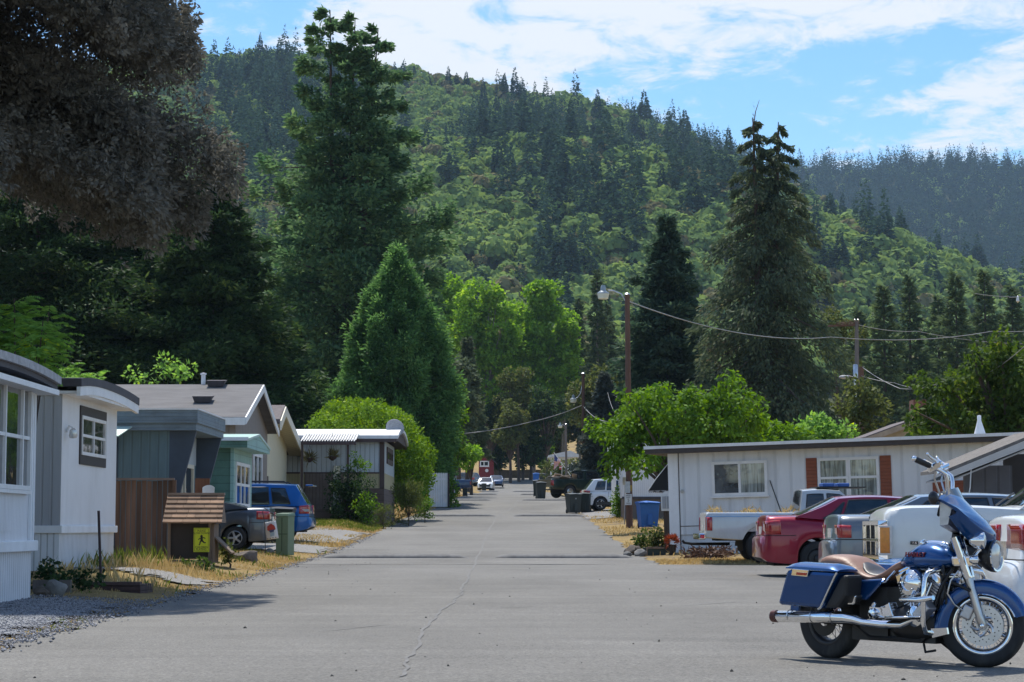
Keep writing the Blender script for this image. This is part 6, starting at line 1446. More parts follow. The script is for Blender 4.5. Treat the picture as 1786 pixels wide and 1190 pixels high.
for sg in (-1, 1): MB().box(4.36, 4.47, sg * .45, sg * .72, .62, .74).build('headlight', M_lens, fc, smooth=0)
YE = 262.0
car(S_(paint=P_navy), 'sedan', (PX(866, YE), YE, float(prof(YE)) + .03), R(-90), 'dark car just behind the far white car', 'car', 'cars parked on the left')
# ---------------------------------------------------------------- the motorcycle
M_bike = paint('deep_blue_metallic', (.002, .055, .20), .5, .25, .02)
M_leather = mat('tan_leather', (.27, .145, .098), .48, 0, var=.16, scale=5, bump=.003, bscale=60)
M_leatherd = mat('dark_seat_insert', (.035, .033, .035), .45, 0, var=.2, scale=8, bump=.002, bscale=70)
M_bagblk = mat('bag_front_shade_black', (.014, .014, .015), .6, 0, var=.3, scale=6, bump=.004, bscale=20)  # black of the saddlebag's guard and front face, shade put into the colour
M_engine = mat('black_engine', (.02, .02, .021), .45, .3, var=.3, scale=10)
M_brass = mat('scorched_muffler_tip', (.09, .035, .03), .4, .6, var=.3, scale=20)
bk = empty('motorcycle', (2.45, 16.3, .002), R(-53), 'blue touring motorcycle with tan seat and chrome, bars turned to full lock', 'motorcycle', None, world=False)
TF = Matrix.Translation((1.365, .12, 0)) @ Matrix.Rotation(R(37), 4, 'Z')
def front(mb):
    mb.v = [tuple(TF @ Vector(p)) for p in mb.v]; return mb
def spoke_wheel(c, rad, wd, rim, fr, rimm, nsp):
    I = (lambda m: front(m)) if fr else (lambda m: m); c = Vector(c); h = wd / 2; mb = MB()
    pr = [(rim, -h * .72), (rim + .02, -h * .86), (rad * .86, -h), (rad * .94, -h * .86), (rad * .985, -h * .5), (rad, 0), (rad * .985, h * .5), (rad * .94, h * .86), (rad * .86, h), (rim + .02, h * .86), (rim, h * .72), (rim * .98, 0)]
    mb.lathe(pr, c, 'Y', 56, close=True); t = I(mb).build('front_wheel' if fr else 'rear_wheel', M_rubber, bk, smooth=50)
    r_ = MB(); r_.lathe([(rim + .012, -h * .78), (rim + .004, -h * .84), (rim - .012, -h * .80), (rim - .03, -h * .45), (rim - .03, h * .45), (rim - .012, h * .80), (rim + .004, h * .84), (rim + .012, h * .78)], c, 'Y', 56); I(r_).build('rim', rimm, t, smooth=50)
    s_ = MB()
    for k in range(nsp):
        a = 2 * pi * k / nsp; sg = 1 if k % 2 else -1; a2 = a + (.5 if (k // 2) % 2 else -.5)
        s_.tube([c + Vector((sin(a2) * .035, sg * .045, cos(a2) * .035)), c + Vector((sin(a) * (rim - .025), sg * .012, cos(a) * (rim - .025)))], .0028, 5)
    I(s_).build('spokes', M_chrome, t, smooth=40)
    hb = MB(); hb.lathe([(.001, -.075), (.03, -.075), (.04, -.06), (.04, .06), (.03, .075), (.001, .075)], c, 'Y', 20); I(hb).build('hub', M_alu, t, smooth=40)
    return t
fw = spoke_wheel((0, 0, .302), .302, .125, .20, True, M_chrome, 40)
rw = spoke_wheel((-.02, 0, .300), .300, .135, .185, False, M_black, 32)
M_disc = mat('brake_disc_steel', (.62, .62, .63), .3, .8, var=.1, scale=20)
dm = MB()
for sg in (-1, 1):
    dm.lathe([(.078, sg * .062), (.146, sg * .062), (.146, sg * .068), (.078, sg * .068)], (0, 0, .302), 'Y', 48, close=True)
    for k in range(5):
        a = 2 * pi * k / 5; pts = [Vector((sin(a + q * .9) * (.036 + .046 * q), sg * .064, .302 + cos(a + q * .9) * (.036 + .046 * q))) for q in (0, .25, .5, .75, 1)]
        dm.tube(pts, [.012, .011, .010, .010, .012], 6)
    dm.lathe([(.03, sg * .06), (.045, sg * .06), (.045, sg * .068), (.03, sg * .068)], (0, 0, .302), 'Y', 24, close=True)
front(dm).build('brake_disc', M_disc, fw, smooth=40)
hm = MB()
for k in range(30):
    a = 2 * pi * k / 30; rr_ = .098 + .034 * ((k * 7) % 5) / 5; hm.lathe([(.0045, -.0688), (.0001, -.0688)], (sin(a) * rr_, 0, .302 + cos(a) * rr_), 'Y', 8)
front(hm).build('disc_hole', M_dark, fw, smooth=0)
MB().lathe([(.05, -.075), (.125, -.075), (.125, -.082), (.05, -.082)], (-.02, 0, .30), 'Y', 40, close=True).build('brake_disc', M_engine, rw, smooth=40)
# front mudguard: deep valanced sweep
def guard(c, angs, Rf, hw, val, thick=.006):
    rings = []
    for a in angs:
        R_ = Rf(a); v = val(a); ca, sa = cos(a), sin(a); prof_ = []
        pro = [(R_ - v, hw), (R_ - v * .5, hw * 1.0), (R_ - .03, hw * .98), (R_ - .010, hw * .82), (R_ - .002, hw * .5), (R_, 0)]
        out = pro + [(r_, -y) for r_, y in pro[-2::-1]]; inn = [(r_ - thick * (1.2 if i not in (0, len(out) - 1) else .1), y * .95) for i, (r_, y) in enumerate(out)][::-1]
        rings.append([(c[0] + ca * r_, y, c[1] + sa * r_) for r_, y in out + inn])
    return MB().loft(rings)
fg = guard((0, .302), np.linspace(R(14), R(193), 34), lambda a: .328 + .03 * max(0, (a - R(150)) / R(43)) ** 1.5, .088, lambda a: .085 + .02 * sin(a) + .03 * max(0, (a - R(150)) / R(43)))
fgo = front(fg).build('front_mudguard', M_bike, bk, smooth=50)
tr_ = MB(); a_s = np.linspace(R(16), R(96), 18)
for sg in (-1, 1): tr_.tube([(cos(a) * (.328 - .088 - .02 * sin(a)), sg * .092, .302 + sin(a) * (.328 - .088 - .02 * sin(a))) for a in a_s], .006, 6)
front(tr_).build('mudguard_trim', M_chrome, fgo, smooth=50)
cap = MB(); 
cap_r = [[(cos(a) * r_, y, .302 + sin(a) * r_) for r_, y in ((.362, -.096), (.365, 0), (.362, .096), (.25, .098), (.24, .094), (.24, -.094), (.25, -.098))] for a in (R(184), R(194.5))]
front(cap.loft(cap_r)).build('mudguard_tip', M_chrome, fgo, smooth=20)
# fork
ax = .105; fk0, fk1 = Vector((.0, 0, .315)), Vector((-.175, 0, .93))
for sg in (-1, 1):
    o_ = Vector((0, sg * ax, 0)); m1 = fk0.lerp(fk1, .52)
    f_ = MB(); f_.tube([fk0 + o_ - (fk1 - fk0) * .03, fk0 + o_, fk0.lerp(fk1, .1) + o_, m1 + o_], [.026, .031, .030, .032], 16)
    fo = front(f_).build('fork_leg', M_steel, bk, smooth=50)
    u_ = MB(); u_.tube([m1 + o_, m1.lerp(fk1, .05) + o_, fk1 + o_], [.034, .037, .037], 16); front(u_).build('fork_cover', M_chrome, fo, smooth=50)
    c_ = MB(); c_.lathe([(.018, 0), (.018, sg * .04), (.012, sg * .048), (.0005, sg * .05)], (0, sg * .12, .302), 'Y', 12); front(c_).build('axle_cap', M_chrome, fo, smooth=30)
    cl_ = MB(); cl_.obox((-.105, sg * .075, .395), (.022, 0, .045), (0, .028, 0), (.035, 0, -.017)); front(cl_).build('brake_caliper', M_alu, fo, smooth=0, bevel=.012)
hs_ = MB(); hs_.tube([(-.155, -.14, .69), (-.21, -.16, .62), (-.235, -.16, .53), (-.19, -.13, .45), (-.13, -.10, .405)], .0065, 8); front(hs_).build('brake_hose', M_steel, bk, smooth=60)
tc_ = MB(); tc_.hexa([(-.20, -.13, .72), (-.05, -.13, .72), (-.05, .13, .72), (-.20, .13, .72), (-.21, -.13, .79), (-.02, -.13, .80), (-.02, .13, .80), (-.21, .13, .79)]); front(tc_).build('fork_yoke', M_chrome, bk, smooth=0, bevel=.015)
# batwing fairing
rings = []
for t in np.linspace(-1, 1, 25):
    q = abs(t); y = .37 * t; zt_ = 1.245 - .05 * q ** 3; zb_ = .835 + .05 * q + .19 * q ** 3; back = .17 * q ** 2; fr_ = []
    for s in np.linspace(0, 1, 15):
        z = zb_ + (zt_ - zb_) * s
        xf = np.interp(s, [0, .12, .28, .5, .75, .93, 1], [.035, .10, .105, .045, -.06, -.13, -.17]) * (1 - .35 * q ** 2) - back * (1 - .25 * s) - .02 * q
        fr_.append((xf, y, z))
    bkp = [(min(p[0] - .035 - .05 * sin(pi * i / 14) * (1 - q ** 6), p[0] - .02), y * .985, p[2]) for i, p in enumerate(fr_)][::-1]
    rings.append(fr_ + bkp)
fa = MB().loft(rings); fairing = front(fa).build('fairing', M_bike, bk, smooth=50)
inn = MB(); rg_ = []
for t in np.linspace(-.86, .86, 15):
    q = abs(t); y = .36 * t; rg_.append([(-.215 - .055 * q, y, 1.20 - .03 * q ** 2), (-.215 - .06 * q, y, 1.10), (-.19 - .09 * q, y, .95 + .07 * q), (-.15 - .07 * q, y, .95 + .08 * q), (-.18, y, 1.15)])
front(inn.loft(rg_)).build('inner_dash', M_alu, fairing, smooth=50)
gm = MB()
for y in (-.2, -.07, .07, .2): gm.lathe([(.001, .0), (.04, .0), (.045, -.015)], (-.275 - .05 * abs(y), y, 1.12), Vector((-1, 0, .25)), 16)
front(gm).build('gauge', M_dark, fairing, smooth=40)
ws_ = MB(); rg_ = []
for t in np.linspace(-1, 1, 13): rg_.append([(-.115 - .10 * t * t, .25 * t, 1.20), (-.155 - .10 * t * t, .24 * t, 1.25 + .035 * (1 - t * t)), (-.160 - .10 * t * t, .24 * t, 1.25 + .035 * (1 - t * t)), (-.121 - .10 * t * t, .25 * t, 1.20)])
front(ws_.loft(rg_)).build('windscreen', glass('tinted_screen', (.06, .065, .06), .05), bk, smooth=50)
# lamps
hl_ = MB(); hl_.lathe([(.055, -.08), (.10, -.02), (.115, .02), (.117, .045), (.10, .055), (.092, .04)], (.055, -.02, .795), Vector((.93, -.36, -.02)), 32); ho = front(hl_).build('headlight', M_black, bk, smooth=40)
h2 = MB(); h2.lathe([(.101, .05), (.111, .054), (.111, .064), (.098, .062), (.096, .052)], (.055, -.02, .795), Vector((.93, -.36, -.02)), 32); front(h2).build('headlight_ring', M_chrome, ho, smooth=40)
h3 = MB(); h3.lathe([(.096, .052), (.07, .062), (.03, .067), (.001, .068)], (.055, -.02, .795), Vector((.93, -.36, -.02)), 24); front(h3).build('lens', M_lens, ho, smooth=40)
for sg in (-1, 1):
    p_ = MB(); p_.lathe([(.001, -.075), (.025, -.07), (.05, -.04), (.062, -.0), (.062, .03), (.058, .035)], (.0, sg * .21, .905), Vector((1, 0, 0)), 24); po = front(p_).build('passing_lamp', M_chrome, bk, smooth=50)
    p_ = MB(); p_.lathe([(.058, .034), (.03, .045), (.001, .048)], (.0, sg * .21, .905), Vector((1, 0, 0)), 20); front(p_).build('lens', M_lens, po, smooth=50)
    p_ = MB(); p_.lathe([(.001, -.045), (.02, -.04), (.036, -.01), (.036, .02), (.001, .03)], (-.03, sg * .24, .77), Vector((1, 0, 0)), 16); front(p_).build('turn_signal', M_chrome, bk, smooth=50)
    p_ = MB(); p_.tube([(-.05, sg * .05, .80), (-.0, sg * .21, .84), (0, sg * .21, .86)], .014, 8).tube([(0, sg * .21, .84), (-.03, sg * .24, .80)], .010, 8); front(p_).build('lamp_bracket', M_chrome, bk, smooth=50)
# handlebar
hb_ = MB()
for sg in (-1, 1): hb_.tube([(-.20, 0, .98), (-.20, sg * .07, .99), (-.205, sg * .16, 1.06), (-.215, sg * .22, 1.22), (-.215, sg * .245, 1.33), (-.225, sg * .27, 1.375), (-.26, sg * .30, 1.40), (-.33, sg * .34, 1.435)], .0145, 12)
hbo = front(hb_).build('handlebar', M_chrome, bk, smooth=60)
for sg in (-1, 1):
    g_ = MB(); g_.tube([(-.325, sg * .338, 1.432), (-.335, sg * .345, 1.437), (-.415, sg * .40, 1.475), (-.425, sg * .406, 1.479)], [.018, .021, .0215, .018], 14); go = front(g_).build('grip', M_black, hbo, smooth=40)
    e_ = MB(); e_.sphere((-.43, sg * .408, 1.482), .021, 12, 8); front(e_).build('grip_end', M_chrome, go)
    m_ = MB(); m_.obox((-.30, sg * .325, 1.425), (.04, sg * .025, .02), (-.01, .022, 0), (-.006, 0, .022)); m_.obox((-.275, sg * .30, 1.445), (.028, sg * .02, .014), (-.01, .02, 0), (-.004, 0, .014)); front(m_).build('control_block', M_chrome, hbo, smooth=0, bevel=.008)
    l_ = MB(); l_.tube([(-.27, sg * .33, 1.455), (-.31, sg * .37, 1.485), (-.335, sg * .40, 1.51)], [.012, .009, .007], 8).sphere((-.337, sg * .402, 1.513), .012, 10, 6); front(l_).build('lever', M_chrome, hbo, smooth=50)
    k_ = MB(); k_.tube([(-.29, sg * .31, 1.40), (-.30, sg * .29, 1.34), (-.27, sg * .25, 1.24), (-.22, sg * .18, 1.1)], .008, 6); front(k_).build('cable', M_steel, hbo, smooth=60)
    mr = MB(); mr.sphere((-.30, sg * .41, 1.205), .048, 16, 10, (.75, 1, 1)); mr.tube([(-.27, sg * .37, 1.19), (-.29, sg * .40, 1.2)], .012, 6); front(mr).build('mirror', M_black, bk, smooth=60)
# tank, dash, seat
def sup(x, hw, zb_, zt_, n=20, e=2.4, flat=.35):
    cz = zb_ + (zt_ - zb_) * flat; pts = []
    for k in range(n):
        a = 2 * pi * k / n; c_, s_ = cos(a), sin(a); y = hw * math.copysign(abs(c_) ** (2 / e), c_); hz = (zt_ - cz) if s_ > 0 else (cz - zb_); pts.append((x, y, cz + hz * math.copysign(abs(s_) ** (2 / e), s_)))
    return pts
def spine(st, n=18, **k):
    xs_ = np.linspace(st[0][0], st[-1][0], n); return [sup(float(x), *[pinterp([(s[0], s[j]) for s in st], float(x)) for j in (1, 2, 3)], **k) for x in xs_]
tk = MB().loft(spine([(.72, .03, .725, .755), (.78, .085, .70, .79), (.88, .13, .69, .845), (.99, .152, .685, .888), (1.08, .155, .69, .885), (1.18, .14, .70, .86), (1.25, .10, .725, .82), (1.275, .04, .75, .79)], 26)).build('fuel_tank', M_bike, bk, smooth=60)
MB().loft(spine([(.93, .03, .85, .886), (1.0, .045, .86, .905), (1.15, .04, .84, .895), (1.2, .02, .83, .86)], 10)).build('tank_console', M_chrome, tk, smooth=60)
tx = text_obj('tank_lettering', 'HARLEY', mat('red_lettering', (.16, .012, .015), .4), tk, (.985, -.158, .80), (R(78), 0, R(2)), .052, .006, sx=1.0)
MB().loft(spine([(-.03, .07, .70, .735), (0, .13, .675, .775), (.1, .155, .665, .795), (.24, .16, .65, .782), (.36, .165, .625, .725), (.46, .17, .605, .665), (.54, .165, .60, .645), (.62, .135, .615, .672), (.70, .085, .67, .735), (.76, .04, .71, .765)], 30, e=2.8, flat=.55)).build('seat', M_leather, bk, smooth=60)
MB().loft(spine([(.36, .05, .69, .738), (.42, .105, .66, .710), (.49, .125, .62, .672), (.56, .115, .62, .660), (.62, .05, .64, .680)], 12, e=2.4, flat=.5)).build('seat_insert', M_leatherd, bk.children[-1], smooth=60)
# rear mudguard, side covers, saddlebags
rg = guard((-.02, .30), np.linspace(R(25), R(172), 24), lambda a: .36 + .02 * sin(a), .115, lambda a: .12)
rg.build('rear_mudguard', M_bike, bk, smooth=50)
for sg in (-1, 1):
    MB().prism([(.42, sg * .17, .605), (.71, sg * .16, .625), (.66, sg * .165, .575), (.53, sg * .17, .46), (.44, sg * .17, .47)], (0, sg * .035, 0)).build('side_cover', M_bike, bk, smooth=0, bevel=.012)
    bag = MB(); yA, yB = sg * .20, sg * .42
    bag.hexa([(-.20, yA, .40), (.25, yA, .385), (.25, yB - sg * .03, .40), (-.21, yB - sg * .03, .415), (-.06, yA, .68), (.46, yA, .665), (.45, yB, .668), (-.07, yB, .685)])
    bo = bag.build('saddlebag', M_bike, bk, smooth=0, bevel=.028)
    ld = MB(); lr = []
    for t in np.linspace(0, 1, 13):
        x = -.075 + .54 * t; hgt = .052 * min(1, (t + .02) * 6) ** .5 * min(1, (1.02 - t) * 6) ** .5; zl = .690 - .018 * t
        lr.append([(x, yB + sg * .006, zl), (x, yB + sg * .004, zl + hgt * .35), (x, yB - sg * .03, zl + hgt * .85), (x, (yA + yB) / 2, zl + hgt * 1.05), (x, yA + sg * .02, zl + hgt * .8), (x, yA, zl)])
    ld.loft(lr).build('bag_lid', M_bike, bo, smooth=45)
    MB().tube([(.462, yB + sg * .006, .668), (.44, yB + sg * .006, .64), (.27, yB - sg * .015, .41), (.23, yB - sg * .03, .395)], .009, 8).build('bag_guard', M_chrome, bo, smooth=60)
    MB().prism([(.27, 0, .41), (.45, 0, .645), (.52, 0, .655), (.50, 0, .50), (.40, 0, .42)], (0, sg * .16, 0)).build('shaded_bag_front', M_bagblk, bk, smooth=0, bevel=.02) if 0 else None
    pm_ = MB(); pm_.prism([(.285, sg * .22, .40), (.462, sg * .22, .645), (.53, sg * .22, .65), (.51, sg * .22, .50), (.42, sg * .22, .41)], (0, sg * .17, 0)); pm_.build('shaded_bag_front', M_bagblk, bk, smooth=0, bevel=.022)  # black block paints the shade on the saddlebag's front face, with its dark guard
    lt_ = MB(); lt_.obox((.085, yB + sg * .010, .660), (.085, 0, -.004), (0, .006, 0), (.008, 0, .026)); lo = lt_.build('bag_latch', M_chrome, bo, smooth=0, bevel=.004)
    MB().obox((.105, yB + sg * .019, .652), (.05, 0, -.002), (0, .003, 0), (.003, 0, .010)).build('red_reflector', M_red, lo, smooth=0)
    MB().hexa([(.40, sg * .24, .43), (.50, sg * .22, .43), (.50, sg * .30, .43), (.40, sg * .31, .43), (.43, sg * .24, .505), (.53, sg * .22, .505), (.53, sg * .30, .50), (.43, sg * .31, .50)]).build('strut_cover', M_chrome, bk, smooth=0, bevel=.012)
    # exhaust
    ex = MB(); ex.tube([(-.27, sg * .33, .322), (-.262, sg * .33, .322), (.35, sg * .33, .335), (.45, sg * .33, .335), (.54, sg * .325, .325), (.62, sg * .32, .308), (.78, sg * .30, .298), (.92, sg * .25, .30), (1.02, sg * .16, .36)], [.038, .044, .044, .042, .034, .029, .029, .028, .026], 18)
    eo = ex.build('exhaust_pipe', M_chrome, bk, smooth=50)
    MB().lathe([(.036, -.035), (.046, -.035), (.047, .01), (.044, .012)], (-.275, sg * .33, .322), Vector((1, 0, .02)), 18).build('muffler_tip', M_brass, eo, smooth=40)
    # crash bar and floorboard
    MB().tube([(1.17, sg * .08, .70), (1.20, sg * .18, .69), (1.215, sg * .285, .675), (1.215, sg * .315, .64), (1.205, sg * .325, .50), (1.19, sg * .315, .32), (1.17, sg * .27, .255), (1.12, sg * .12, .24)], .019, 12).build('crash_bar', M_chrome, bk, smooth=60)
    MB().tube([(.99, sg * .26, .485), (1.01, sg * .34, .485), (1.18, sg * .355, .485), (1.20, sg * .355, .487), (1.33, sg * .36, .505)], [.010, .018, .020, .022, .017], 10).build('highway_peg', M_chrome, bk, smooth=50)
    fb = MB(); fb.hexa([(.84, sg * .22, .335), (1.12, sg * .22, .345), (1.14, sg * .38, .345), (.82, sg * .38, .335), (.84, sg * .22, .350), (1.12, sg * .22, .36), (1.15, sg * .385, .362), (.81, sg * .385, .350)]); fbo = fb.build('floorboard', M_engine, bk, smooth=0, bevel=.008)
    MB().tube([(.84, sg * .30, .352), (.90, sg * .39, .352), (1.10, sg * .39, .362), (1.15, sg * .30, .364)], .009, 8).build('board_trim', M_chrome, fbo, smooth=60)
MB().lathe([(.0, .06), (.05, .05), (.06, 0)], (-.34, 0, .60), Vector((-1, 0, -.2)), 16).build('tail_light', M_red, bk)
# engine
en = MB(); en.loft(spine([(.68, .10, .22, .38), (.76, .155, .19, .43), (.92, .17, .17, .45), (1.05, .16, .18, .43), (1.14, .10, .22, .36)], 10, e=3.5, flat=.5)); eno = en.build('engine', M_engine, bk, smooth=40)
for (b0, b1) in (((.93, .40), (.835, .645)), ((.985, .40), (1.125, .645))):
    a_, c_ = Vector((b0[0], -.02, b0[1])), Vector((b1[0], -.02, b1[1])); d_ = (c_ - a_).normalized(); s_ = Vector((d_.z, 0, -d_.x)); cy = MB()
    for k in range(11):
        p_ = a_.lerp(c_, .12 + .078 * k); cy.obox(p_, s_ * .078, Vector((0, .098, 0)), d_ * .0045)
    cy.obox(a_.lerp(c_, .5), s_ * .06, Vector((0, .08, 0)), d_ * .13); cyo = cy.build('cylinder', M_alu, eno, smooth=0)
    hd = MB(); hd.obox(c_, s_ * .082, Vector((0, .105, 0)), d_ * .035); hd.obox(c_ + d_ * .04, s_ * .062, Vector((0, .085, 0)), d_ * .022); hd.build('rocker_cover', M_chrome, eno, smooth=0, bevel=.014)
MB().lathe([(.06, -.02), (.098, -.015), (.102, .015), (.092, .045), (.062, .058), (.058, .050), (.05, .052), (.03, .062), (.001, .065)], (.985, -.185, .60), Vector((.0, -1, .08)), 36).build('air_cleaner', M_chrome, bk, smooth=35)
cm = MB(); cm.lathe([(.0005, .055), (.04, .05), (.075, .035), (.085, 0)], (1.0, -.16, .36), Vector((0, -1, 0)), 24); cm.lathe([(.0005, .05), (.045, .04), (.055, 0)], (1.09, -.14, .40), Vector((0, -1, 0)), 20); cm.build('cam_cover', M_chrome, eno, smooth=40)
tm = MB(); tm.obox((.64, -.16, .365), (.07, 0, .0), (0, .05, 0), (.0, 0, .055)); tm.lathe([(.0005, .055), (.035, .05), (.045, 0)], (.62, -.19, .37), Vector((0, -1, 0)), 18); tm.obox((.74, -.17, .385), (.05, 0, .02), (0, .04, 0), (-.02, 0, .05)); tm.tube([(.60, -.2, .42), (.63, -.2, .45)], .018, 8); tm.build('transmission_cover', M_chrome, bk, smooth=0, bevel=.010)
MB().obox((1.10, -.20, .40), (.055, 0, .05), (0, .045, 0), (-.028, 0, .03)).build('oil_cooler', M_alu, bk, smooth=0, bevel=.008)
pr_ = MB()
for (a0, a1) in (((.955, -.175, .42), (.875, -.115, .615)), ((.985, -.175, .42), (.90, -.11, .61)), ((1.02, -.175, .42), (1.065, -.115, .60)), ((1.045, -.17, .42), (1.095, -.11, .60))): pr_.tube([a0, a1], .010, 8)
pr_.build('pushrod_tube', M_chrome, eno, smooth=50)
MB().lathe([(.001, .014), (.018, .013), (.024, .006), (.026, -.006)], (.965, -.055, .893), Vector((-.15, -.3, 1)), 16).build('filler_cap', M_chrome, tk, smooth=40)
bt_ = MB()
for (x, y, z) in ((.93, -.288, .60), (1.035, -.285, .645), (1.035, -.285, .555), (.985, -.252, .60), (1.0, -.218, .36), (.95, -.20, .39), (1.05, -.20, .33), (.60, -.218, .40), (.68, -.215, .34), (.72, -.217, .42)): bt_.sphere((x, y + .03 if x > .9 and z > .5 else y, z), .007, 8, 6)
bt_.build('bolt', M_steel, eno, smooth=60)
cl2 = MB()
for x in (-.12, .12, .33): cl2.lathe([(.0455, -.006), (.0475, -.004), (.0475, .004), (.0455, .006)], (x, -.33, .331), Vector((1, 0, .02)), 20)
cl2.build('pipe_clamp', M_steel, bk, smooth=40)
MB().tube([(.30, -.135, .56), (.52, -.19, .575), (.70, -.17, .60), (.76, -.13, .68)], .008, 6).build('seat_rail', M_chrome, bk, smooth=60)
# frame, wiring and underside
fm = MB()
fm.tube([(1.19, 0, .80), (1.17, -.07, .55), (1.13, -.10, .28), (1.0, -.12, .185), (.5, -.12, .185), (.30, -.11, .30)], .02, 8).tube([(1.19, 0, .80), (1.17, .07, .55), (1.13, .10, .28), (1.0, .12, .185), (.5, .12, .185), (.30, .11, .30)], .02, 8)
fm.tube([(1.22, 0, .88), (1.0, 0, .72), (.6, 0, .58), (.2, 0, .56)], .022, 8).tube([(1.255, 0, .95), (1.19, 0, .68)], .045, 10)
fm.box(.40, .68, -.13, .13, .20, .56).box(.30, 1.12, -.11, .11, .165, .26).tube([(-.02, -.12, .30), (.5, -.12, .30)], .028, 8).tube([(-.02, .12, .30), (.5, .12, .30)], .028, 8)
fm.tube([(-.02, -.13, .33), (.28, -.14, .56)], .03, 10)
fm.build('frame', M_engine, bk, smooth=40)
wr_ = MB(); g = np.random.default_rng(12)
for k in range(9):
    y = -.05 - .05 * g.random(); wr_.tube([(1.15 + .05 * g.random(), y, .80 - .03 * k), (1.20 + .03 * g.random(), y - .05, .74 - .035 * k), (1.19, y - .02, .66 - .03 * k)], .009, 6)
wr_.tube([(1.28, -.10, .70), (1.22, -.13, .60), (1.18, -.14, .50), (1.14, -.15, .40)], .012, 6)
wr_.build('wiring_harness', M_black, bk, smooth=60)
cb = MB(); cb.tube([(1.17, -.09, .64), (1.30, -.10, .60), (1.40, -.05, .55)], .012, 8); cb.build('lower_cowl_tube', M_engine, bk, smooth=60)
MB().tube([(.95, .12, .18), (1.02, .22, .08), (1.10, .30, .012)], [.014, .012, .012], 8).tube([(1.10, .30, .012), (1.18, .30, .012)], .012, 6).tube([(1.0, -.1, .16), (1.05, -.14, .105), (1.13, -.12, .12)], .009, 6).build('side_stand', M_dark, bk, smooth=50)
# ---------------------------------------------------------------- poles, lamps and wires
def tube_thing(name, pts, rr, m, label, cat, group=None, n=6):
    mb = MB(); mb.tube(pts, rr, n); return mb.build(name, m, None, smooth=60, at=tuple(pts[0]), label=label, cat=cat, group=group)
def lamp_pole(px0, px1, ytop, ybot, Y, r0, arm_px, arm_py, label, mpole, s=1.0):
    b = P(px0, ybot, Y); t = P(px1, ytop, Y); gzv = float(gz(b.x, Y)); b = Vector((b.x, Y, min(b.z, gzv)))
    r = empty('street_lamp', tuple(b), 0, label, 'street lamp', 'lamp poles along the street')
    pb = MB(); pb.tube([b - Vector((0, 0, .3)), b.lerp(t, .4), t], [r0, r0 * .9, r0 * .72], 14); po = pb.build('pole', mpole, r, smooth=50)
    MB().lathe([(r0 * 1.0, 0), (r0 * .5, r0 * .5), (0, r0 * .6)], tuple(t), 'Z', 12).build('pole_cap', M_steel, po, smooth=40)
    e = P(arm_px, arm_py, Y); a0 = t - Vector((0, 0, .38 * s))
    if True:
        d = e - a0; ar = MB(); ar.tube([a0, a0 + Vector((d.x * .25, 0, d.z * .75)), a0 + Vector((d.x * .6, 0, d.z * 1.0)), Vector((e.x + (.2 if d.x < 0 else -.2) * s, Y, a0.z + d.z))], [.03 * s] * 4, 8); ar.build('lamp_arm', M_steel, r, smooth=60)
    hd = MB(); hd.lathe([(.0, .22), (.07, .21), (.10, .12), (.11, .0), (.22, -.08), (.24, -.13)], (e.x, Y, e.z), 'Z', 16) if s else 0
    ho = hd.build('lamp_head', mat('grey_lamp_cap', (.30, .34, .36), .4, .3) if 'grey_lamp_cap' not in MATS else MATS['grey_lamp_cap'], r, smooth=40)
    MB().lathe([(.235, -.13), (.20, -.32), (.17, -.34), (.0, -.34)], (e.x, Y, e.z), 'Z', 16).build('lamp_shade', mat('milky_lens', (.75, .75, .62), .3) if 'milky_lens' not in MATS else MATS['milky_lens'], ho, smooth=40)
    return r, t
YL = 83.0
lp1, tp1 = lamp_pole(1098, 1094, 514, 918, YL, .135, 1052, 507, 'tall brown wooden lamp pole beside the blue bin', M_pole)
MB().lathe([(.134, -.12), (.134, .12)], (P(1097, 852, YL).x, YL, P(1097, 852, YL).z), 'Z', 14).build('yellow_band', mat('yellow_band', (.42, .30, .03), .6, 0, var=.2), lp1.children[0], smooth=60)
mb = MB(); p0 = P(1091, 838, YL); mb.box(p0.x - .12, p0.x + .0, YL - .16, YL - .06, p0.z - .18, p0.z + .12).tube([(p0.x - .03, YL - .14, p0.z - .1), P(1089, 915, YL)], .02, 6); mb.build('meter_box', M_steel, lp1, smooth=0)
lp2, tp2 = lamp_pole(1019, 1017, 652, 845, 150, .15, 1000, 694, 'brown lamp pole farther up the street behind the green pickup', M_pole, 1.0)
lp3, tp3 = lamp_pole(988, 987, 740, 800, 225, .14, 977, 741, 'thin grey lamp pole far up the street above the white house', M_greypole, 1.0)
# signs on the near pole
sg_ = empty('road_sign', tuple(P(1095, 858, YL - .16)), 0, 'white speed limit sign on the brown lamp pole', 'sign')
a, b = P(1091, 838 + 24, YL - .17), P(1101, 881, YL - .17)
M_signw = mat('sign_white', (.72, .74, .74), .45, 0, var=.04); M_ink = mat('sign_black', (.015, .015, .015), .5, 0, var=.1); M_green = mat('sign_green', (.03, .22, .10), .5)
MB().box(a.x - .02, b.x + .02, YL - .19, YL - .175, b.z, a.z).build('sign_plate', M_signw, sg_, smooth=0)
cxs = (a.x + b.x) / 2; hgt = a.z - b.z
for i, (s, z, sz, m_) in enumerate((('SPEED', .86, .075, M_ink), ('LIMIT', .68, .075, M_ink), ('5', .42, .16, M_ink), ('MPH', .14, .08, M_ink))):
    text_obj('lettering', s, m_, sg_, (cxs, YL - .193, b.z + hgt * z), (pi / 2, 0, 0), sz, .002)
sg2 = empty('notice', tuple(P(1094, 850, YL - .16)), 0, 'faded white notice above the speed sign on the brown pole', 'sign')
a2, b2 = P(1090, 840, YL - .17), P(1099, 861, YL - .17)
MB().box(a2.x, b2.x, YL - .185, YL - .172, b2.z + .02, a2.z).build('sign_plate', mat('faded_notice', (.50, .54, .54), .5, 0, var=.2, scale=14), sg2, smooth=0)
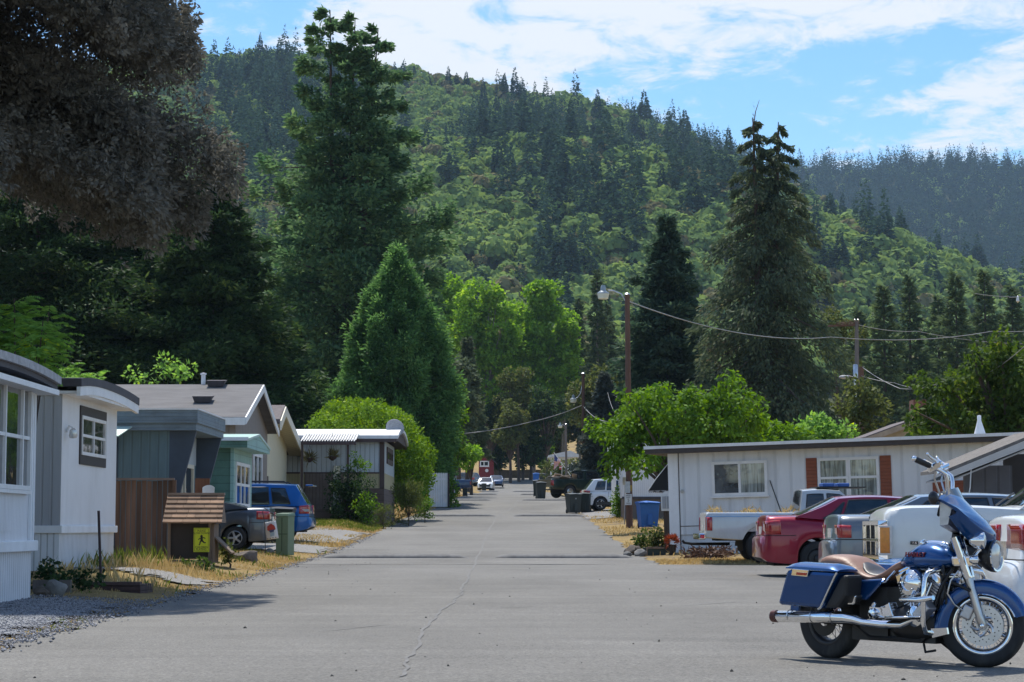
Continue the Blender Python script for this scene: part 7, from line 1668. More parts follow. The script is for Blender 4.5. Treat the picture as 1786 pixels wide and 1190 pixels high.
# second pole's white number strip
p0 = P(1015, 828, 149.7); MB().box(p0.x - .06, p0.x + .06, 149.72, 149.78, p0.z - .35, p0.z + .35).build('pole_marker', M_signw, lp2, smooth=0)
# utility pole group on the right
YU = 118.0
b, t = P(1496, 790, YU), P(1494, 560, YU); up = empty('utility_pole', (b.x, YU, float(gz(b.x, YU))), 0, 'grey utility pole with a crossarm of insulators behind the long white home', 'utility pole')
MB().tube([(b.x, YU, 1.5), b.lerp(t, .5), t], [.15, .13, .10], 10).build('pole', M_greypole, up, smooth=50)
cx = MB(); z = t.z - .25; cx.obox((t.x - .75, YU, z), (.85, 0, .03), (0, .05, 0), (0, 0, .05)); cxo = cx.build('crossarm', M_pole, up, smooth=0)
g = np.random.default_rng(3); nest = cards(np.stack([t.x - 1.0 + 1.1 * g.random(160), YU + .2 * g.standard_normal(160), z + .08 + .12 * g.random(160)], 1), g.standard_normal((160, 3)) * np.array([1, .5, .3]), .3 * np.ones(160), .012 * np.ones(160)); cards_mesh('twig_nest', nest, M_pole, cxo)
i_ = MB()
for dx in (-.1, .08): i_.lathe([(.03, 0), (.06, .05), (.06, .1), (.0, .16)], (t.x + dx, YU, t.z - .02), 'Z', 8)
i_.lathe([(.14, 0), (.14, .7), (.1, .75)], (t.x - .12, YU - .1, P(1490, 650, YU).z - .3), 'Z', 10); i_.build('transformer', M_steel, up, smooth=40)
b, t = P(1508, 790, YU - 1), P(1502, 640, YU - 1); up2 = empty('utility_pole', (b.x, YU - 1, float(gz(b.x, YU - 1))), 0, 'leaning brown pole stub bolted beside the grey utility pole', 'utility pole')
MB().tube([(b.x, YU - 1, 1.5), t], [.16, .13], 10).build('pole', M_pole, up2, smooth=50)
b, t = P(1492, 790, YU - 3), P(1491, 652, YU - 3); up3 = empty('street_lamp', (b.x, YU - 3, float(gz(b.x, YU - 3))), 0, 'slim pale metal lamp pole in front of the grey utility pole', 'street lamp', 'lamp poles along the street')
MB().tube([(b.x, YU - 3, 1.5), t], [.09, .07], 10).build('pole', M_steel, up3, smooth=50)
e = P(1472, 658, YU - 3); MB().tube([t - Vector((0, 0, .2)), (t.x - .35, YU - 3, e.z + .08), (e.x + .1, YU - 3, e.z + .05)], .03, 6).build('lamp_arm', M_steel, up3, smooth=60)
MB().sphere((e.x, YU - 3, e.z), .22, 12, 8, (1.3, .7, .5)).build('lamp_head', M_roofgrey, up3, smooth=60)
# wires, sagging
def wire(pts, r, label):
    pts = [Vector(p) for p in pts]; out = []
    for i in range(len(pts) - 1):
        a, b = pts[i], pts[i + 1]; sag = (b - a).length * .018
        for k in range(16):
            f = k / 16; out.append(a.lerp(b, f) - Vector((0, 0, sag * 4 * f * (1 - f))))
    out.append(pts[-1]); return tube_thing('overhead_wire', out, r, M_wire, label, 'wire', 'overhead wires')
wire([tp1 - Vector((0, 0, .25)), P(1450, 588, 112), P(1730, 578, 125), P(1850, 572, 128)], .022, 'thick overhead wire from the brown lamp pole across the double topped spruce')
wire([P(1494, 566, YU), P(1600, 578, 124), P(1800, 600, 130)], .016, 'upper thin wire from the grey utility pole toward the right edge')
wire([P(1503, 640, YU - 1), P(1570, 678, 112), P(1640, 668, 105)], .018, 'slack wire looping low from the utility pole to the leafy tree')
wire([P(1500, 655, YU - 1), P(1560, 668, 114), P(1625, 678, 108)], .014, 'lower of two slack wires by the utility pole')
wire([P(1786, 605, 70), P(1715, 655, 74)], .016, 'short wire dropping into the leafy tree at the right edge')
wire([tp2 - Vector((0, 0, 2.2)), P(930, 735, 155), P(790, 758, 150)], .028, 'wire crossing the street from the second lamp pole to the left trees')
wire([tp2 - Vector((0, 0, 2.3)), P(1085, 730, 120), tp1 - Vector((0, 0, 5.2))], .022, 'wire running between the two brown lamp poles')
wire([P(1480, 752, YU), P(1600, 752, 100)], .014, 'thin wire low over the roof of the long white home')
wire([P(1100, 690, 83), P(1060, 685, 140)], .014, 'faint wire behind the fruit tree')
# insulator cluster at the far right edge
q = P(1775, 518, 100); ins = empty('wire_splice', tuple(q), 0, 'white wire splice with a black cap hanging at the right edge', 'insulator')
MB().tube([q + Vector((-.4, 0, -.02)), q, q + Vector((.5, 0, .03))], .03, 6).build('cable', M_wire, ins, smooth=60); MB().lathe([(.0, -.3), (.08, -.2), (.05, .0), (.0, .08)], tuple(q), 'Z', 10).build('clamp', M_trim, ins, smooth=40)
wire([P(1700, 512, 100), q + Vector((-.4, 0, 0))], .012, 'short wire leading to the splice at the right edge'); wire([q + Vector((.5, 0, .03)), P(1860, 520, 100)], .012, 'wire leaving the splice past the right edge')
# bare leader on top of the double spruce
tip_o = tip.build('dead_leader', M_pole, None, smooth=60, at=tuple(t0), label='bare crooked dead leader twig above the double topped spruce', cat='branch')
k = 70; d = unit(rng.standard_normal((k, 3))); cc = np.array([t0 + Vector((.05, 0, -.1 + .6 * (i % 3 == 0) + 1.7 * (i % 5 == 0))) for i in range(k)]); cards_mesh('twig', cards(cc, d, .1 + .35 * rng.random(k), np.full(k, .018)), M_dspruce, tip_o)

# ---------------------------------------------------------------- bins
def bin_(px, ytop, ybot, Y, wpx, col, label, rz=0, lidcol=None, group='wheeled bins put out by the street', handle_side=1, letters=False, z=None):
    c = P(px, ybot, Y); zt = P(px, ytop, Y).z; z0 = float(gz(c.x, Y)) if z is None else z; h = max(.6, zt - z0); wd = wpx / F * Y
    r = empty('wheeled_bin', (c.x, Y, z0), rz, label, 'bin', group, world=False); w0, w1 = wd * .40, wd * .48; d0, d1 = w0 * 1.0, w1 * 1.08
    b = MB(); b.hexa([(-w0, -d0, .04), (w0, -d0, .04), (w0, d0, .04), (-w0, d0, .04), (-w1, -d1, h * .9), (w1, -d1, h * .9), (w1, d1, h * .9), (-w1, d1, h * .9)])
    b.box(-w1 - .02, w1 + .02, -d1 - .02, d1 + .02, h * .86, h * .905)
    bo = b.build('body', col, r, smooth=0, bevel=.02)
    b = MB(); b.box(-w0 * .3, w0 * .3, -d1 * .97 - .012, -d1 * .9, h * .12, h * .5); b.build('front_rib', col, bo, smooth=0, bevel=.01)
    l = MB(); rg = [[(-w1 - .03, y, h * .91), (-w1 - .03, y, h * .93 + dz), (0, y, h * .95 + dz * 1.3), (w1 + .03, y, h * .93 + dz), (w1 + .03, y, h * .91)] for y, dz in ((-d1 - .05, .0), (-d1 * .5, .03), (d1 * .5, .05), (d1 + .03, .045))]
    l.loft(rg).build('lid', lidcol or col, r, smooth=30)
    for sx in (-1, 1): MB().lathe([(.0, -.03), (.1, -.03), (.12, -.015), (.12, .015), (.1, .03), (0, .03)], (sx * w0 * .95, d0 * .95, .12), 'X', 14).build('wheel', M_rubber, r, smooth=40)
    MB().tube([(-w1 * .8, d1 + .09, h * .88), (w1 * .8, d1 + .09, h * .88)], .02, 6).build('handle', M_black, r, smooth=50)
    if letters: text_obj('lettering', letters, M_signw, bo, (0, -d1 * .97 - .004, h * .72), (pi / 2 - .02, 0, 0), .09, .002)
    return r
M_binblue = mat('bright_blue_bin', (.010, .12, .44), .45, 0, var=.1, scale=3); M_bindk = mat('dark_green_bin', (.018, .028, .026), .5, 0, var=.15, scale=3); M_bingn = mat('green_bin', (.05, .09, .05), .5, 0, var=.12, scale=3)
bin_(1130, 874, 921, 82.0, 36, M_binblue, 'bright blue bin standing beside the brown lamp pole', R(8))
bin_(1000, 860, 897, 111.5, 23, M_bindk, 'black bin standing at the edge of the street, left of the white suv', R(20), letters='52')
bin_(1021, 859, 893, 112.6, 20, M_bindk, 'black bin tucked between the first black bin and the white suv', R(-14))
bin_(943, 840, 869, 136, 17, M_bindk, 'black bin in front of the dark green pickup bumper', R(12))
bin_(936, 837, 860, 149, 13, M_bindk, 'black bin just behind the one by the green pickup', R(0))
bin_(935, 824, 838, 235, 11, M_binblue, 'small far blue bin at the end of the street', R(0))
bin_(946, 825, 838, 240, 11, M_bindk, 'far dark bin beside the small far blue one', R(0))
bin_(844, 843, 858, 236, 9, M_bindk, 'black bin in front of the far white car, left of two', R(0))
bin_(856, 840, 853, 246, 7, M_bindk, 'black bin in front of the far white car, right of two', R(0))
bin_(811, 851, 867, 149, 9, M_bindk, 'black bin behind the navy pickup on the left', R(0))
bin_(484, 884, 950, 62.0, 58, M_bindk, 'dark wide bin with black lid between the grey sedan and the blue suv', R(0), lidcol=M_black)
# pale green utility pedestal
Yp = 53.1; c = P(497, 960, Yp); zp = float(gz(c.x, Yp)); pe = empty('utility_pedestal', (c.x, Yp, zp), R(-22), 'pale green utility box on the verge beside the grey sedan', 'utility box', None, world=False)
hh = P(497, 896, Yp).z - zp; M_ped = mat('pale_green_metal', (.16, .23, .14), .5, 0, var=.1, scale=4, dirt=((.08, .10, .07), 3, .5))
bd = MB().box(-.17, .17, -.17, .17, 0, hh - .06).build('cabinet', M_ped, pe, smooth=0, bevel=.01); MB().hexa([(-.19, -.19, hh - .058), (.19, -.19, hh - .058), (.19, .19, hh - .058), (-.19, .19, hh - .058), (-.17, -.16, hh), (.17, -.16, hh), (.17, .17, hh + .02), (-.17, .17, hh + .02)]).build('cap', M_ped, pe, smooth=0)
MB().box(-.15, .15, -.175, -.171, hh * .5, hh * .52).box(-.01, .01, -.176, -.171, hh * .1, hh * .9).build('seam', M_bingn, bd, smooth=0)

# ---------------------------------------------------------------- fences, bin box, yard things on the left
M_fence = mat('weathered_fence_board', (.135, .08, .055), .9, 0, island=.4, var=.4, scale=3, bump=.003, bscale=40, stretch=(3, 3, .25), dirt=((.045, .035, .032), 1.6, .8))
Yf = 46.2; x0, x1 = PX(203, Yf), PX(303, Yf); zt = P(250, 834, Yf).z
fe = empty('wooden_fence', ((x0 + x1) / 2, Yf, float(gz(-8, Yf))), 0, 'weathered brown board fence in front of the slate blue home', 'fence')
g = np.random.default_rng(5); bm_ = MB(); n = 11
for k in range(n):
    a = x0 + (x1 - x0) * k / n; bm_.box(a + .009, a + (x1 - x0) / n - .009, Yf - .012 + .008 * g.random(), Yf + .015, .18, zt - .05 - .02 * g.random())
bm_.build('boards', M_fence, fe, smooth=0)
MB().box(x0, x1 + .03, Yf - .07, Yf + .07, zt - .045, zt).build('top_rail', mat('grey_rail', (.20, .155, .135), .85, 0, var=.3, scale=4, stretch=(.3, 3, 3)), fe, smooth=0)
MB().box(x1 - .02, x1 + .07, Yf - .05, Yf + .05, .2, zt - .046).build('post', M_fence, fe, smooth=0)
MB().box(x1 + .3, x1 + .62, Yf + 1.2, Yf + 1.26, .2, zt + .02).build('gate_board', mat('orange_gate_board', (.19, .08, .04), .8, 0, var=.3, scale=3, stretch=(3, 3, .3)), fe, smooth=0)
# shingle roofed bin box
Yb = 42.3; bz0 = float(gz(PX(340, Yb), Yb)) - .02; xl, xr = PX(295, Yb), PX(372, Yb); zt = P(340, 862, Yb).z; zr_ = P(340, 912, Yb).z; zb_ = P(340, 982, Yb).z
bx = empty('bin_box', ((xl + xr) / 2, Yb, bz0), 0, 'small brown box with a cedar shingle roof and a yellow sign on its front', 'bin box')
M_dkpanel = mat('dark_brown_panel', (.034, .026, .022), .8, 0, var=.2, scale=3, dirt=((.08, .07, .06), 2, .3)); M_frame = mat('bare_wood_frame', (.20, .145, .105), .85, 0, var=.3, scale=4, stretch=(3, 3, .3))
MB().box(xl + .03, xr - .03, Yb + .02, Yb + .75, bz0 + .1, zr_).build('panel', M_dkpanel, bx, smooth=0)
fr = MB()
for x in (xl, xr - .07): fr.box(x, x + .06, Yb - .02, Yb + .02, bz0 + .08, zr_)
fr.box(xr - .006, xr + .04, Yb + .0, Yb + .35, bz0 + .02, zr_ - .02).box(xr - .003, xr + .035, Yb + .36, Yb + .7, bz0 + .02, zr_ - .02).box(xl - .03, xr + .04, Yb - .04, Yb + .0, bz0, bz0 + .09)
fr.build('frame', M_frame, bx, smooth=0)
rf = MB(); xa, xb2 = PX(288, Yb), PX(391, Yb); nrow = 6; g = np.random.default_rng(9)
for k in range(nrow):
    f0, f1 = k / nrow, (k + 1) / nrow; za, zb2 = zr_ + (zt - zr_) * f0, zr_ + (zt - zr_) * f1; ya, yb = Yb - .18 + .52 * f0, Yb - .18 + .52 * f1; x = xa + .012 * (nrow - k)*0 + .02 * f0
    while x < xb2 - .03:
        wv = .16 + .28 * g.random(); xe_ = min(x + wv, xb2 - .02 * f0)
        rf.hexa([(x + .007, ya - .015, za - .005 - .012 * g.random()), (xe_ - .003, ya - .015, za - .005), (xe_ - .003, yb, zb2 - .02), (x + .003, yb, zb2 - .02), (x + .003, ya - .015, za + .02), (xe_ - .003, ya - .015, za + .02), (xe_ - .003, yb, zb2), (x + .003, yb, zb2)]); x = xe_
rfo = rf.build('roof', mat('cedar_shingle', (.28, .17, .105), .85, 0, island=.35, var=.35, scale=2.2, stretch=(1, 1, 1), dirt=((.10, .065, .05), 3, .5, (1, 1, 1))), bx, smooth=0)
MB().box(xa + .02, xb2 - .02, Yb + .30, Yb + .42, zt - .01, zt + .03).build('ridge_board', mat('ridge_board', (.30, .22, .17), .85, 0, var=.2), rfo, smooth=0)
MB().prism([(xa + .05, Yb - .17, zr_ + .0), (xa + .05, Yb + .34, zt - .02), (xa + .05, Yb + .85, zr_), ], (xb2 - xa - .1, 0, 0)).build('roof_core', M_frame, rfo, smooth=0)
lid = MB(); lid.hexa([(xr + .05, Yb + .1, zr_ - .32), (xr + .36, Yb + .1, zr_ - .62), (xr + .36, Yb + .65, zr_ - .62), (xr + .05, Yb + .65, zr_ - .32), (xr + .05, Yb + .1, zr_ - .28), (xr + .38, Yb + .1, zr_ - .59), (xr + .38, Yb + .65, zr_ - .59), (xr + .05, Yb + .65, zr_ - .28)]); lid.build('side_flap', M_frame, bx, smooth=0)
# its yellow sign
M_yel = mat('sign_yellow_green', (.60, .66, .02), .45, 0, var=.04)
a, b = P(338, 921, Yb - .03), P(365, 963, Yb - .03); ys = empty('warning_sign', ((a.x + b.x) / 2, Yb - .03, (a.z + b.z) / 2), 0, 'yellow children playing sign with a black running figure, on the dark box front', 'sign')
MB().box(a.x, b.x, Yb - .034, Yb - .022, b.z, a.z).build('sign_plate', M_yel, ys, smooth=0)
wS, hS = b.x - a.x, a.z - b.z; bd = MB(); yb = Yb - .0355
for (u0, u1, v0, v1) in ((.06, .94, .955, .97), (.06, .94, .03, .045), (.06, .08, .045, .955), (.92, .94, .045, .955)): bd.box(a.x + wS * u0, a.x + wS * u1, yb, yb + .0012, b.z + hS * v0, b.z + hS * v1)
bd.build('border', M_ink, ys, smooth=0)
for s, v, sz in (('PLEASE', .875, .062), ('SLOW DOWN!', .775, .055), ('CHILDREN', .195, .060), ('PLAYING', .105, .060)): text_obj('lettering', s, M_ink, ys, (a.x + wS / 2, yb - .001, b.z + hS * v), (pi / 2, 0, 0), sz, .001, sx=.86)
fg_ = MB(); k = hS
def L(u, v): return Vector((a.x + wS * u, yb - .001, b.z + hS * v))
fg_.lathe([(.026, -.001), (.026, .001), (0, .001)], tuple(L(.50, .655)), 'Y', 14)
for q, rr_ in (([(.50, .615), (.52, .54), (.50, .47)], [.020, .028, .022]), ([(.52, .59), (.38, .56), (.30, .50)], [.011, .009, .008]), ([(.54, .58), (.66, .60), (.74, .55)], [.011, .009, .008]), ([(.50, .48), (.42, .42), (.40, .32), (.33, .29)], [.018, .014, .011, .009]), ([(.52, .48), (.62, .42), (.70, .37), (.78, .40)], [.018, .014, .011, .009])):
    pp = [L(*c_) for c_ in q]
    for i in range(len(pp) - 1):
        d = (pp[i + 1] - pp[i]); nrm_ = Vector((-d.z, 0, d.x)).normalized(); v = [pp[i] + nrm_ * rr_[i], pp[i] - nrm_ * rr_[i], pp[i + 1] - nrm_ * rr_[i + 1], pp[i + 1] + nrm_ * rr_[i + 1]]; fg_.prism([tuple(w_) for w_ in v], (0, .0012, 0))
fg_.build('running_figure', M_ink, ys, smooth=0)
# garden flag
Yg = 52.0; b = P(463, 968, Yg); t = P(456, 888, Yg); gf = empty('garden_flag', (b.x, Yg, float(gz(b.x, Yg))), 0, 'small white garden flag with a red flower bowl on a thin stand', 'flag')
MB().tube([Vector((b.x, Yg, float(gz(b.x, Yg)) - .05)), P(462, 915, Yg), P(458, 893, Yg), P(461, 886, Yg), P(485, 903, Yg)], .010, 6).build('stand', M_black, gf, smooth=60)
c0, c1, c2, c3 = P(460, 912, Yg), P(481, 908, Yg), P(486, 939, Yg), P(465, 942, Yg); fl = MB(); rg = []
for i in range(9):
    v = i / 8; rg.append([tuple(c0.lerp(c3, v).lerp(c1.lerp(c2, v), j / 6) + Vector((0, .03 * sin(j * 1.1 + v * 2), 0))) for j in range(7)])
fl.loft(rg, cap=False, closed=False); flo = fl.build('flag_cloth', mat('flag_white', (.70, .68, .66), .8, 0, var=.06), gf, smooth=60)
sd = flo.modifiers.new('thick', 'SOLIDIFY'); sd.thickness = .004
cen = (c0 + c1 + c2 + c3) / 4; U = (c1 - c0); Vv = (c3 - c0)
em = MB(); em.cur = 0
def fp(u, v): return c0 + U * u + Vv * v + Vector((0, -.045, 0))
for (u, v, r_) in ((.4, .33, .055), (.55, .28, .06), (.68, .34, .055), (.5, .4, .05), (.62, .42, .05), (.33, .42, .04), (.76, .44, .04)): em.lathe([(r_, 0), (0, .003)], tuple(fp(u, v)), Vector((0, -1, 0)), 10)
em.build('emblem', mat('flag_red', (.45, .05, .03), .7, 0, var=.3, scale=20), flo, smooth=0)
MB().prism([tuple(fp(.30, .50) + Vector((0, -.003, 0))), tuple(fp(.80, .47) + Vector((0, -.003, 0))), tuple(fp(.70, .62) + Vector((0, -.003, 0))), tuple(fp(.42, .64) + Vector((0, -.003, 0)))], (0, .002, 0)).build('emblem_bowl', mat('flag_navy', (.06, .07, .15), .7), flo, smooth=0)
MB().prism([tuple(fp(.38, .66) + Vector((0, -.002, 0))), tuple(fp(.74, .63) + Vector((0, -.002, 0))), tuple(fp(.70, .84) + Vector((0, -.002, 0))), tuple(fp(.36, .86) + Vector((0, -.002, 0)))], (0, .002, 0)).build('emblem_table', mat('flag_pale_blue', (.36, .46, .52), .7), flo, smooth=0)
bb = MB()
for j in range(8):
    if j % 2 == 0: bb.prism([tuple(fp(.06 + .11 * j, .93)), tuple(fp(.17 + .11 * j, .93)), tuple(fp(.17 + .11 * j, .965)), tuple(fp(.06 + .11 * j, .965))], (0, .002, 0))
bb.build('hem_checks', M_ink, flo, smooth=0)
# brick planter, boulders, steel stake, planter edging
Yq = 30.6; c = P(195, 1050, Yq); x0, x1 = PX(148, Yq), PX(249, Yq); z0 = float(gz(-5.6, Yq)); zt = P(200, 1021, Yq).z
M_brick = mat('dark_brick', (.075, .042, .038), .9, 0, var=.35, scale=5, bump=.004, bscale=40, ribs=(.075, .008, 'Z'), ribcol=.4)
pl = empty('brick_planter', ((x0 + x1) / 2, Yq, z0), 0, 'low dark brick planter on the dry grass by the gravel', 'planter')
w_ = MB(); w_.box(x0, x1, Yq, Yq + .14, z0 - .05, zt).box(x1 - .14, x1, Yq + .14, Yq + 1.1, z0 - .05, zt).box(x0, x0 + .14, Yq + .14, Yq + 1.1, z0 - .05, zt); wo = w_.build('brick_wall', M_brick, pl, smooth=0)
cp = MB()
for k in range(5):
    a = x0 + (x1 - x0) * k / 5; cp.box(a + .004, a + (x1 - x0) / 5 - .004, Yq - .015, Yq + .155, zt + .001, zt + .045 + .004 * (k % 2))
cp.build('cap_stones', mat('brick_cap', (.10, .062, .056), .9, 0, var=.3, scale=4), wo, smooth=0)
def rock(px, py, Y, r, m, label, sc=(1, .8, .6), seed=0, group=None):
    c = P(px, py, Y); z = float(gz(c.x, Y)); g = np.random.default_rng(seed); bm = bmesh.new(); bmesh.ops.create_icosphere(bm, subdivisions=3, radius=1)
    q = unit(g.standard_normal((11, 3))); hq = .55 + .26 * g.random(11)
    for v in bm.verts:
        p = np.array(v.co); s = 1.0
        for i in range(11):
            dd = p @ q[i]
            if dd > hq[i]: s = min(s, hq[i] / dd)
        v.co = v.co * s * (1 + .02 * g.standard_normal()); v.co = Vector((v.co.x * r * sc[0], v.co.y * r * sc[1], v.co.z * r * sc[2]))
    me = bpy.data.meshes.new('boulder'); bm.to_mesh(me); bm.free(); me.materials.append(m); me.polygons.foreach_set('use_smooth', [True] * len(me.polygons)); me.set_sharp_from_angle(angle=R(30))
    o = bpy.data.objects.new('boulder', me); COL.objects.link(o); o.location = (c.x, Y, z + r * sc[2] * .55); o.rotation_euler = (0, 0, g.random() * 6); return tag(o, label, 'rock', group)
M_rock = mat('grey_rock', (.20, .195, .185), .9, 0, var=.3, scale=6, bump=.01, bscale=25); M_rockb = mat('brown_rock', (.13, .105, .085), .9, 0, var=.35, scale=6, bump=.01, bscale=25)
rock(96, 1032, 28.3, .21, M_rock, 'pale grey boulder at the corner of the first white home', (1, .8, .75), 1); rock(73, 1036, 28.2, .13, M_rockb, 'smaller brown rock left of the pale boulder', (1, .8, .8), 2)
rock(429, 978, 46.5, .34, M_rockb, 'dark flat brown boulder between the bin box and the garden flag', (1, .7, .52), 3)
for i, (px, py, Y, r_, lab) in enumerate([(470, 972, 53, .14, 'left'), (487, 971, 53.4, .13, 'middle'), (503, 970, 53.6, .12, 'right')]): rock(px, py, Y, r_, M_rock, f'small stone edging the verge under the garden flag, {lab} of three', (1, .8, .6), 10 + i, 'stones under the garden flag')
for i, (px, Y, r_, m_, lab) in enumerate([(1100, 55.0, .24, M_rockb, 'dark jagged rock, leftmost in the corner bed of the right home'), (1112, 55.6, .2, M_rockb, 'dark rock behind the pale one in the corner bed'), (1118, 54.2, .2, M_rock, 'pale rock at the front of the corner bed of the right home'), (1095, 53.8, .13, M_rock, 'small pale stone at the street edge by the corner bed')]): rock(px, 960, Y, r_, m_, lab, (1, .8, .75), 20 + i, 'rocks in the corner bed')
Yk = 31.5; b, t = P(177, 1012, Yk), P(172, 891, Yk); st = tube_thing('steel_stake', [Vector((b.x, Yk, float(gz(b.x, Yk)) - .1)), t], .021, mat('rusty_steel', (.07, .045, .045), .7, .2, var=.3, scale=9), 'dark rusty steel stake leaning in the dry grass', 'stake')
Ye = 29.2; MB().box(PX(62, Ye), PX(128, Ye), Ye, Ye + .06, float(gz(-6, Ye)) - .02, P(95, 1012, Ye).z).build('bed_edging', M_greypole, None, smooth=0, at=(PX(95, Ye), Ye, .1), label='old timber edging in front of the ivy', cat='edging')
# white picket fence far on the left
Yw = 120.0; x0, x1 = PX(748, Yw), PX(781, Yw); zt, zb2 = P(760, 825, Yw).z, P(760, 878, Yw).z; wf2 = empty('picket_fence', ((x0 + x1) / 2, Yw, zb2), 0, 'white board fence section past the clipped hedge', 'fence')
pk_ = MB(); n = 11
for k in range(n):
    a = x0 + (x1 - x0) * k / n; d_ = (x1 - x0) / n; pk_.prism([(a + .005, Yw, zb2 - .2), (a + d_ - .005, Yw, zb2 - .2), (a + d_ - .005, Yw, zt - .04), (a + d_ / 2, Yw, zt + .02), (a + .005, Yw, zt - .04)], (0, .02, 0))
pk_.build('pickets', M_trim, wf2, smooth=0); MB().box(x0, x1, Yw + .022, Yw + .07, zt - .4, zt - .3).build('rail', M_trim, wf2, smooth=0); MB().box(x1, x1 + .1, Yw - .05, Yw + .08, zb2 - .2, zt - .03).build('post', M_brownwood, wf2, smooth=0)
# rail fences on the dry slope at the street's end
Yx = 309.0; a, b = P(858, 819, Yx), P(962, 839, Yx); rwl = empty('retaining_wall', ((a.x + b.x) / 2, Yx, b.z), 0, 'low dark stone retaining wall closing the end of the street', 'wall')
MB().prism([(a.x, Yx, b.z - .6), (b.x, Yx, b.z - .6), (b.x, Yx, a.z - .1), (b.x * .5, Yx, a.z), (0, Yx, a.z - .12), (a.x, Yx, a.z + .05)], (0, .6, 0)).build('wall', mat('dark_stone_bank', (.10, .08, .06), .9, 0, var=.5, scale=1.2, bump=.05, bscale=3), rwl, smooth=0)
# ---------------------------------------------------------------- flags far right
Yz = 232.0; a, b = P(966, 789, Yz), P(988, 812, Yz); us = empty('national_flag', tuple(b), 0, 'striped red white and blue flag slanting out before the far white home', 'flag')
MB().tube([b + Vector((.5, 0, -1.2)), P(966, 789, Yz)], .04, 6).build('staff', M_trim, us, smooth=50)
M_fr = mat('flag_stripe_red', (.50, .05, .06), .8, 0, var=.1); M_fw = mat('flag_stripe_white', (.74, .72, .70), .8, 0, var=.05); M_fn = mat('flag_canton', (.05, .06, .18), .8, 0, var=.1)
A0, B0 = P(967, 792, Yz), P(978, 804, Yz); A1, B1 = P(966, 820, Yz), P(973, 812, Yz); fl = MB(); ns, nn = 13, 12
rows = [[A0.lerp(B0, i / ns).lerp(A1.lerp(B1, i / ns), j / nn) + Vector((0, .12 * sin(j * .8 + i * .2), 0)) for j in range(nn + 1)] for i in range(ns + 1)]
for i in range(ns):
    for j in range(nn):
        fl.cur = 2 if (i < 7 and j < 5) else (i % 2); fl.add([rows[i][j], rows[i + 1][j], rows[i + 1][j + 1], rows[i][j + 1]], [(0, 1, 2, 3)])
flo = fl.build('flag_cloth', [M_fr, M_fw, M_fn], us, smooth=60); sd = flo.modifiers.new('thick', 'SOLIDIFY'); sd.thickness = .02
q = P(980, 815, Yz); sf = empty('small_flag', tuple(q), 0, 'tiny red and white flag below the large striped one', 'flag'); MB().tube([q + Vector((0, 0, -1)), q + Vector((0, 0, .5))], .03, 5).build('staff', M_trim, sf, smooth=50); MB().box(q.x - .28, q.x, Yz, Yz + .02, q.z - .25, q.z + .15).build('flag_cloth', M_fr, sf, smooth=0); MB().box(q.x - .28, q.x, Yz - .012, Yz - .002, q.z - .08, q.z + .02).build('stripe', M_fw, sf.children[-1], smooth=0)
# planter trough and flowers at the corner of the right home
Yc = 54.6; x0, x1 = PX(1121, Yc), PX(1160, Yc); z0 = float(gz(3.7, Yc)); tr = empty('planter_trough', ((x0 + x1) / 2, Yc, z0), 0, 'dark green wooden trough with a pale frame at the corner of the right home', 'planter')
MB().box(x0, x1, Yc, Yc + .35, z0 - .05, z0 + .20).build('trough', mat('dark_green_wood', (.03, .05, .042), .7, 0, var=.2, scale=5), tr, smooth=0)
MB().box(x0 + .07, x1 - .04, Yc - .03, Yc - .004, z0 + .17, z0 + .22).box(x0 + .07, x0 + .11, Yc - .03, Yc - .004, z0, z0 + .17).build('frame', M_frame, tr, smooth=0)
q = P(1172, 955, 54.4); fp_ = empty('flower_pot', (q.x, 54.4, float(gz(q.x, 54.4))), 0, 'reddish dried flowers in a dark pot against the corner of the right home', 'plant'); zf = float(gz(q.x, 54.4))
MB().lathe([(.08, 0), (.12, .25), (.13, .26), (.11, .25), (0, .22)], (q.x, 54.4, zf), 'Z', 12).build('pot', M_black, fp_, smooth=30); k = 160; d = unit(rng.standard_normal((k, 3)) + np.array([0, 0, .8])); cards_mesh('flowers', cards(np.array([[q.x, 54.4, zf + .33]]) + d * .09, d, .08 + .1 * rng.random(k), np.full(k, .022)), leafmat('dried_flowers', (.20, .06, .03), (.36, .12, .06), (.12, .10, .04), trans=.2, scale=6), fp_)
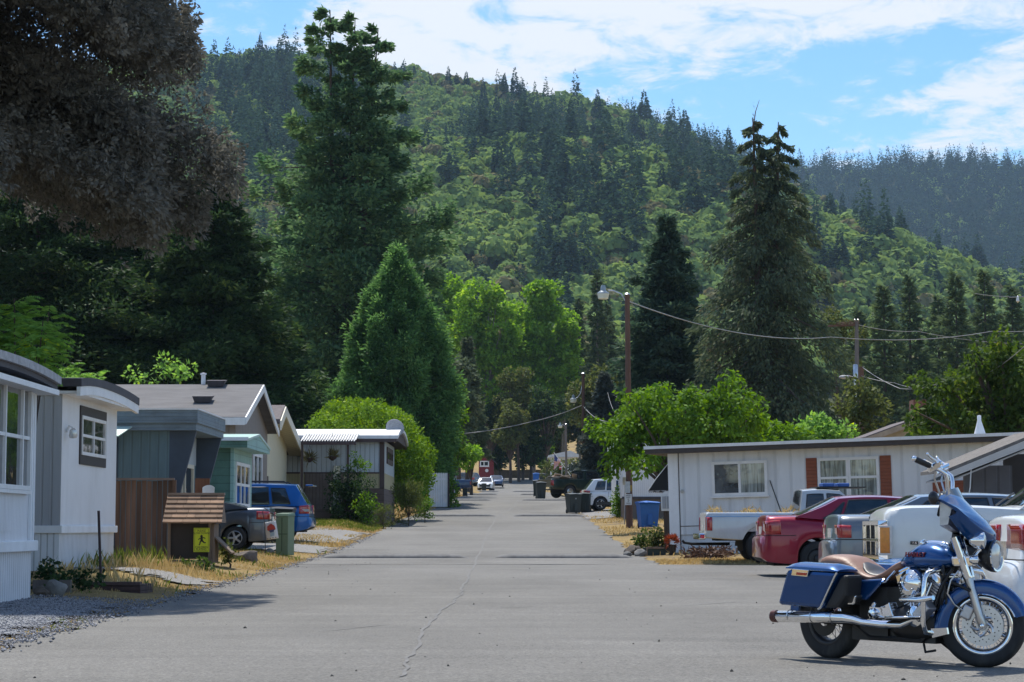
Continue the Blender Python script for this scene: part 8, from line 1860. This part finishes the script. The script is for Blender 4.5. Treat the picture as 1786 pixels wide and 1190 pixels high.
# brush pile under the pickup hitch, patio chair behind the bin box
q = P(1236, 968, 51.5); k = 700; c_ = np.stack([q.x + .28 * rng.standard_normal(k), 51.5 + .25 * rng.standard_normal(k), float(gz(q.x, 51.5)) + .22 * rng.random(k) ** 1.5], 1); o = cards_mesh('brush_pile', cards(c_, rng.standard_normal((k, 3)) * np.array([1, 1, .4]), .1 + .15 * rng.random(k), np.full(k, .022)), leafmat('dead_brush', (.07, .04, .03), (.20, .13, .09), None, trans=.05, scale=5)); tag(o, 'heap of dead brush against the skirting under the pickup hitch', 'brush', kind='stuff')
q = P(363, 850, 47.3); ch = empty('patio_chair', (q.x, 47.3, float(gz(q.x, 47.3))), 0, 'white plastic chair back showing over the bin box', 'chair'); zc = q.z; zg = float(gz(q.x, 47.3))
bk_ = MB(); rg = []
for i in range(9):
    a = -1.1 + 2.2 * i / 8; x = q.x + .15 * sin(a); y = 47.3 + .1 * cos(a); zt_ = zc + .05 - .05 * abs(a) ** 2; rg.append([(x, y, zg + .42), (x, y, zt_), (x, y + .02, zt_), (x, y + .02, zg + .42)])
bk_.loft(rg).build('backrest', M_trim, ch, smooth=40); MB().box(q.x - .15, q.x + .15, 46.85, 47.35, zg + .40, zg + .44).build('seat', M_trim, ch, smooth=0, bevel=.01)
for sx in (-.12, .12):
    for y in (46.9, 47.3): MB().box(q.x + sx - .02, q.x + sx + .02, y - .02, y + .02, zg - .02, zg + .398).build('leg', M_trim, ch, smooth=0)
# little white lawn sign left of the planter and steel cap of the drive
# ---------------------------------------------------------------- air between here and the ridges
hz = MB().box(-2600, 2600, -260, 4650, -560, 660).build('haze', M_dark, None, smooth=0, at=(0, 0, 0), kind='stuff')
hm_ = bpy.data.materials.new('haze_air'); hm_.use_nodes = True; t_ = hm_.node_tree; t_.nodes.clear(); ou = t_.nodes.new('ShaderNodeOutputMaterial'); pv = t_.nodes.new('ShaderNodeVolumePrincipled')
pv.inputs['Color'].default_value = (.50, .72, 1.0, 1); pv.inputs['Density'].default_value = .00006; pv.inputs['Anisotropy'].default_value = .2
t_.links.new(pv.outputs[0], ou.inputs['Volume']); hz.data.materials.clear(); hz.data.materials.append(hm_)
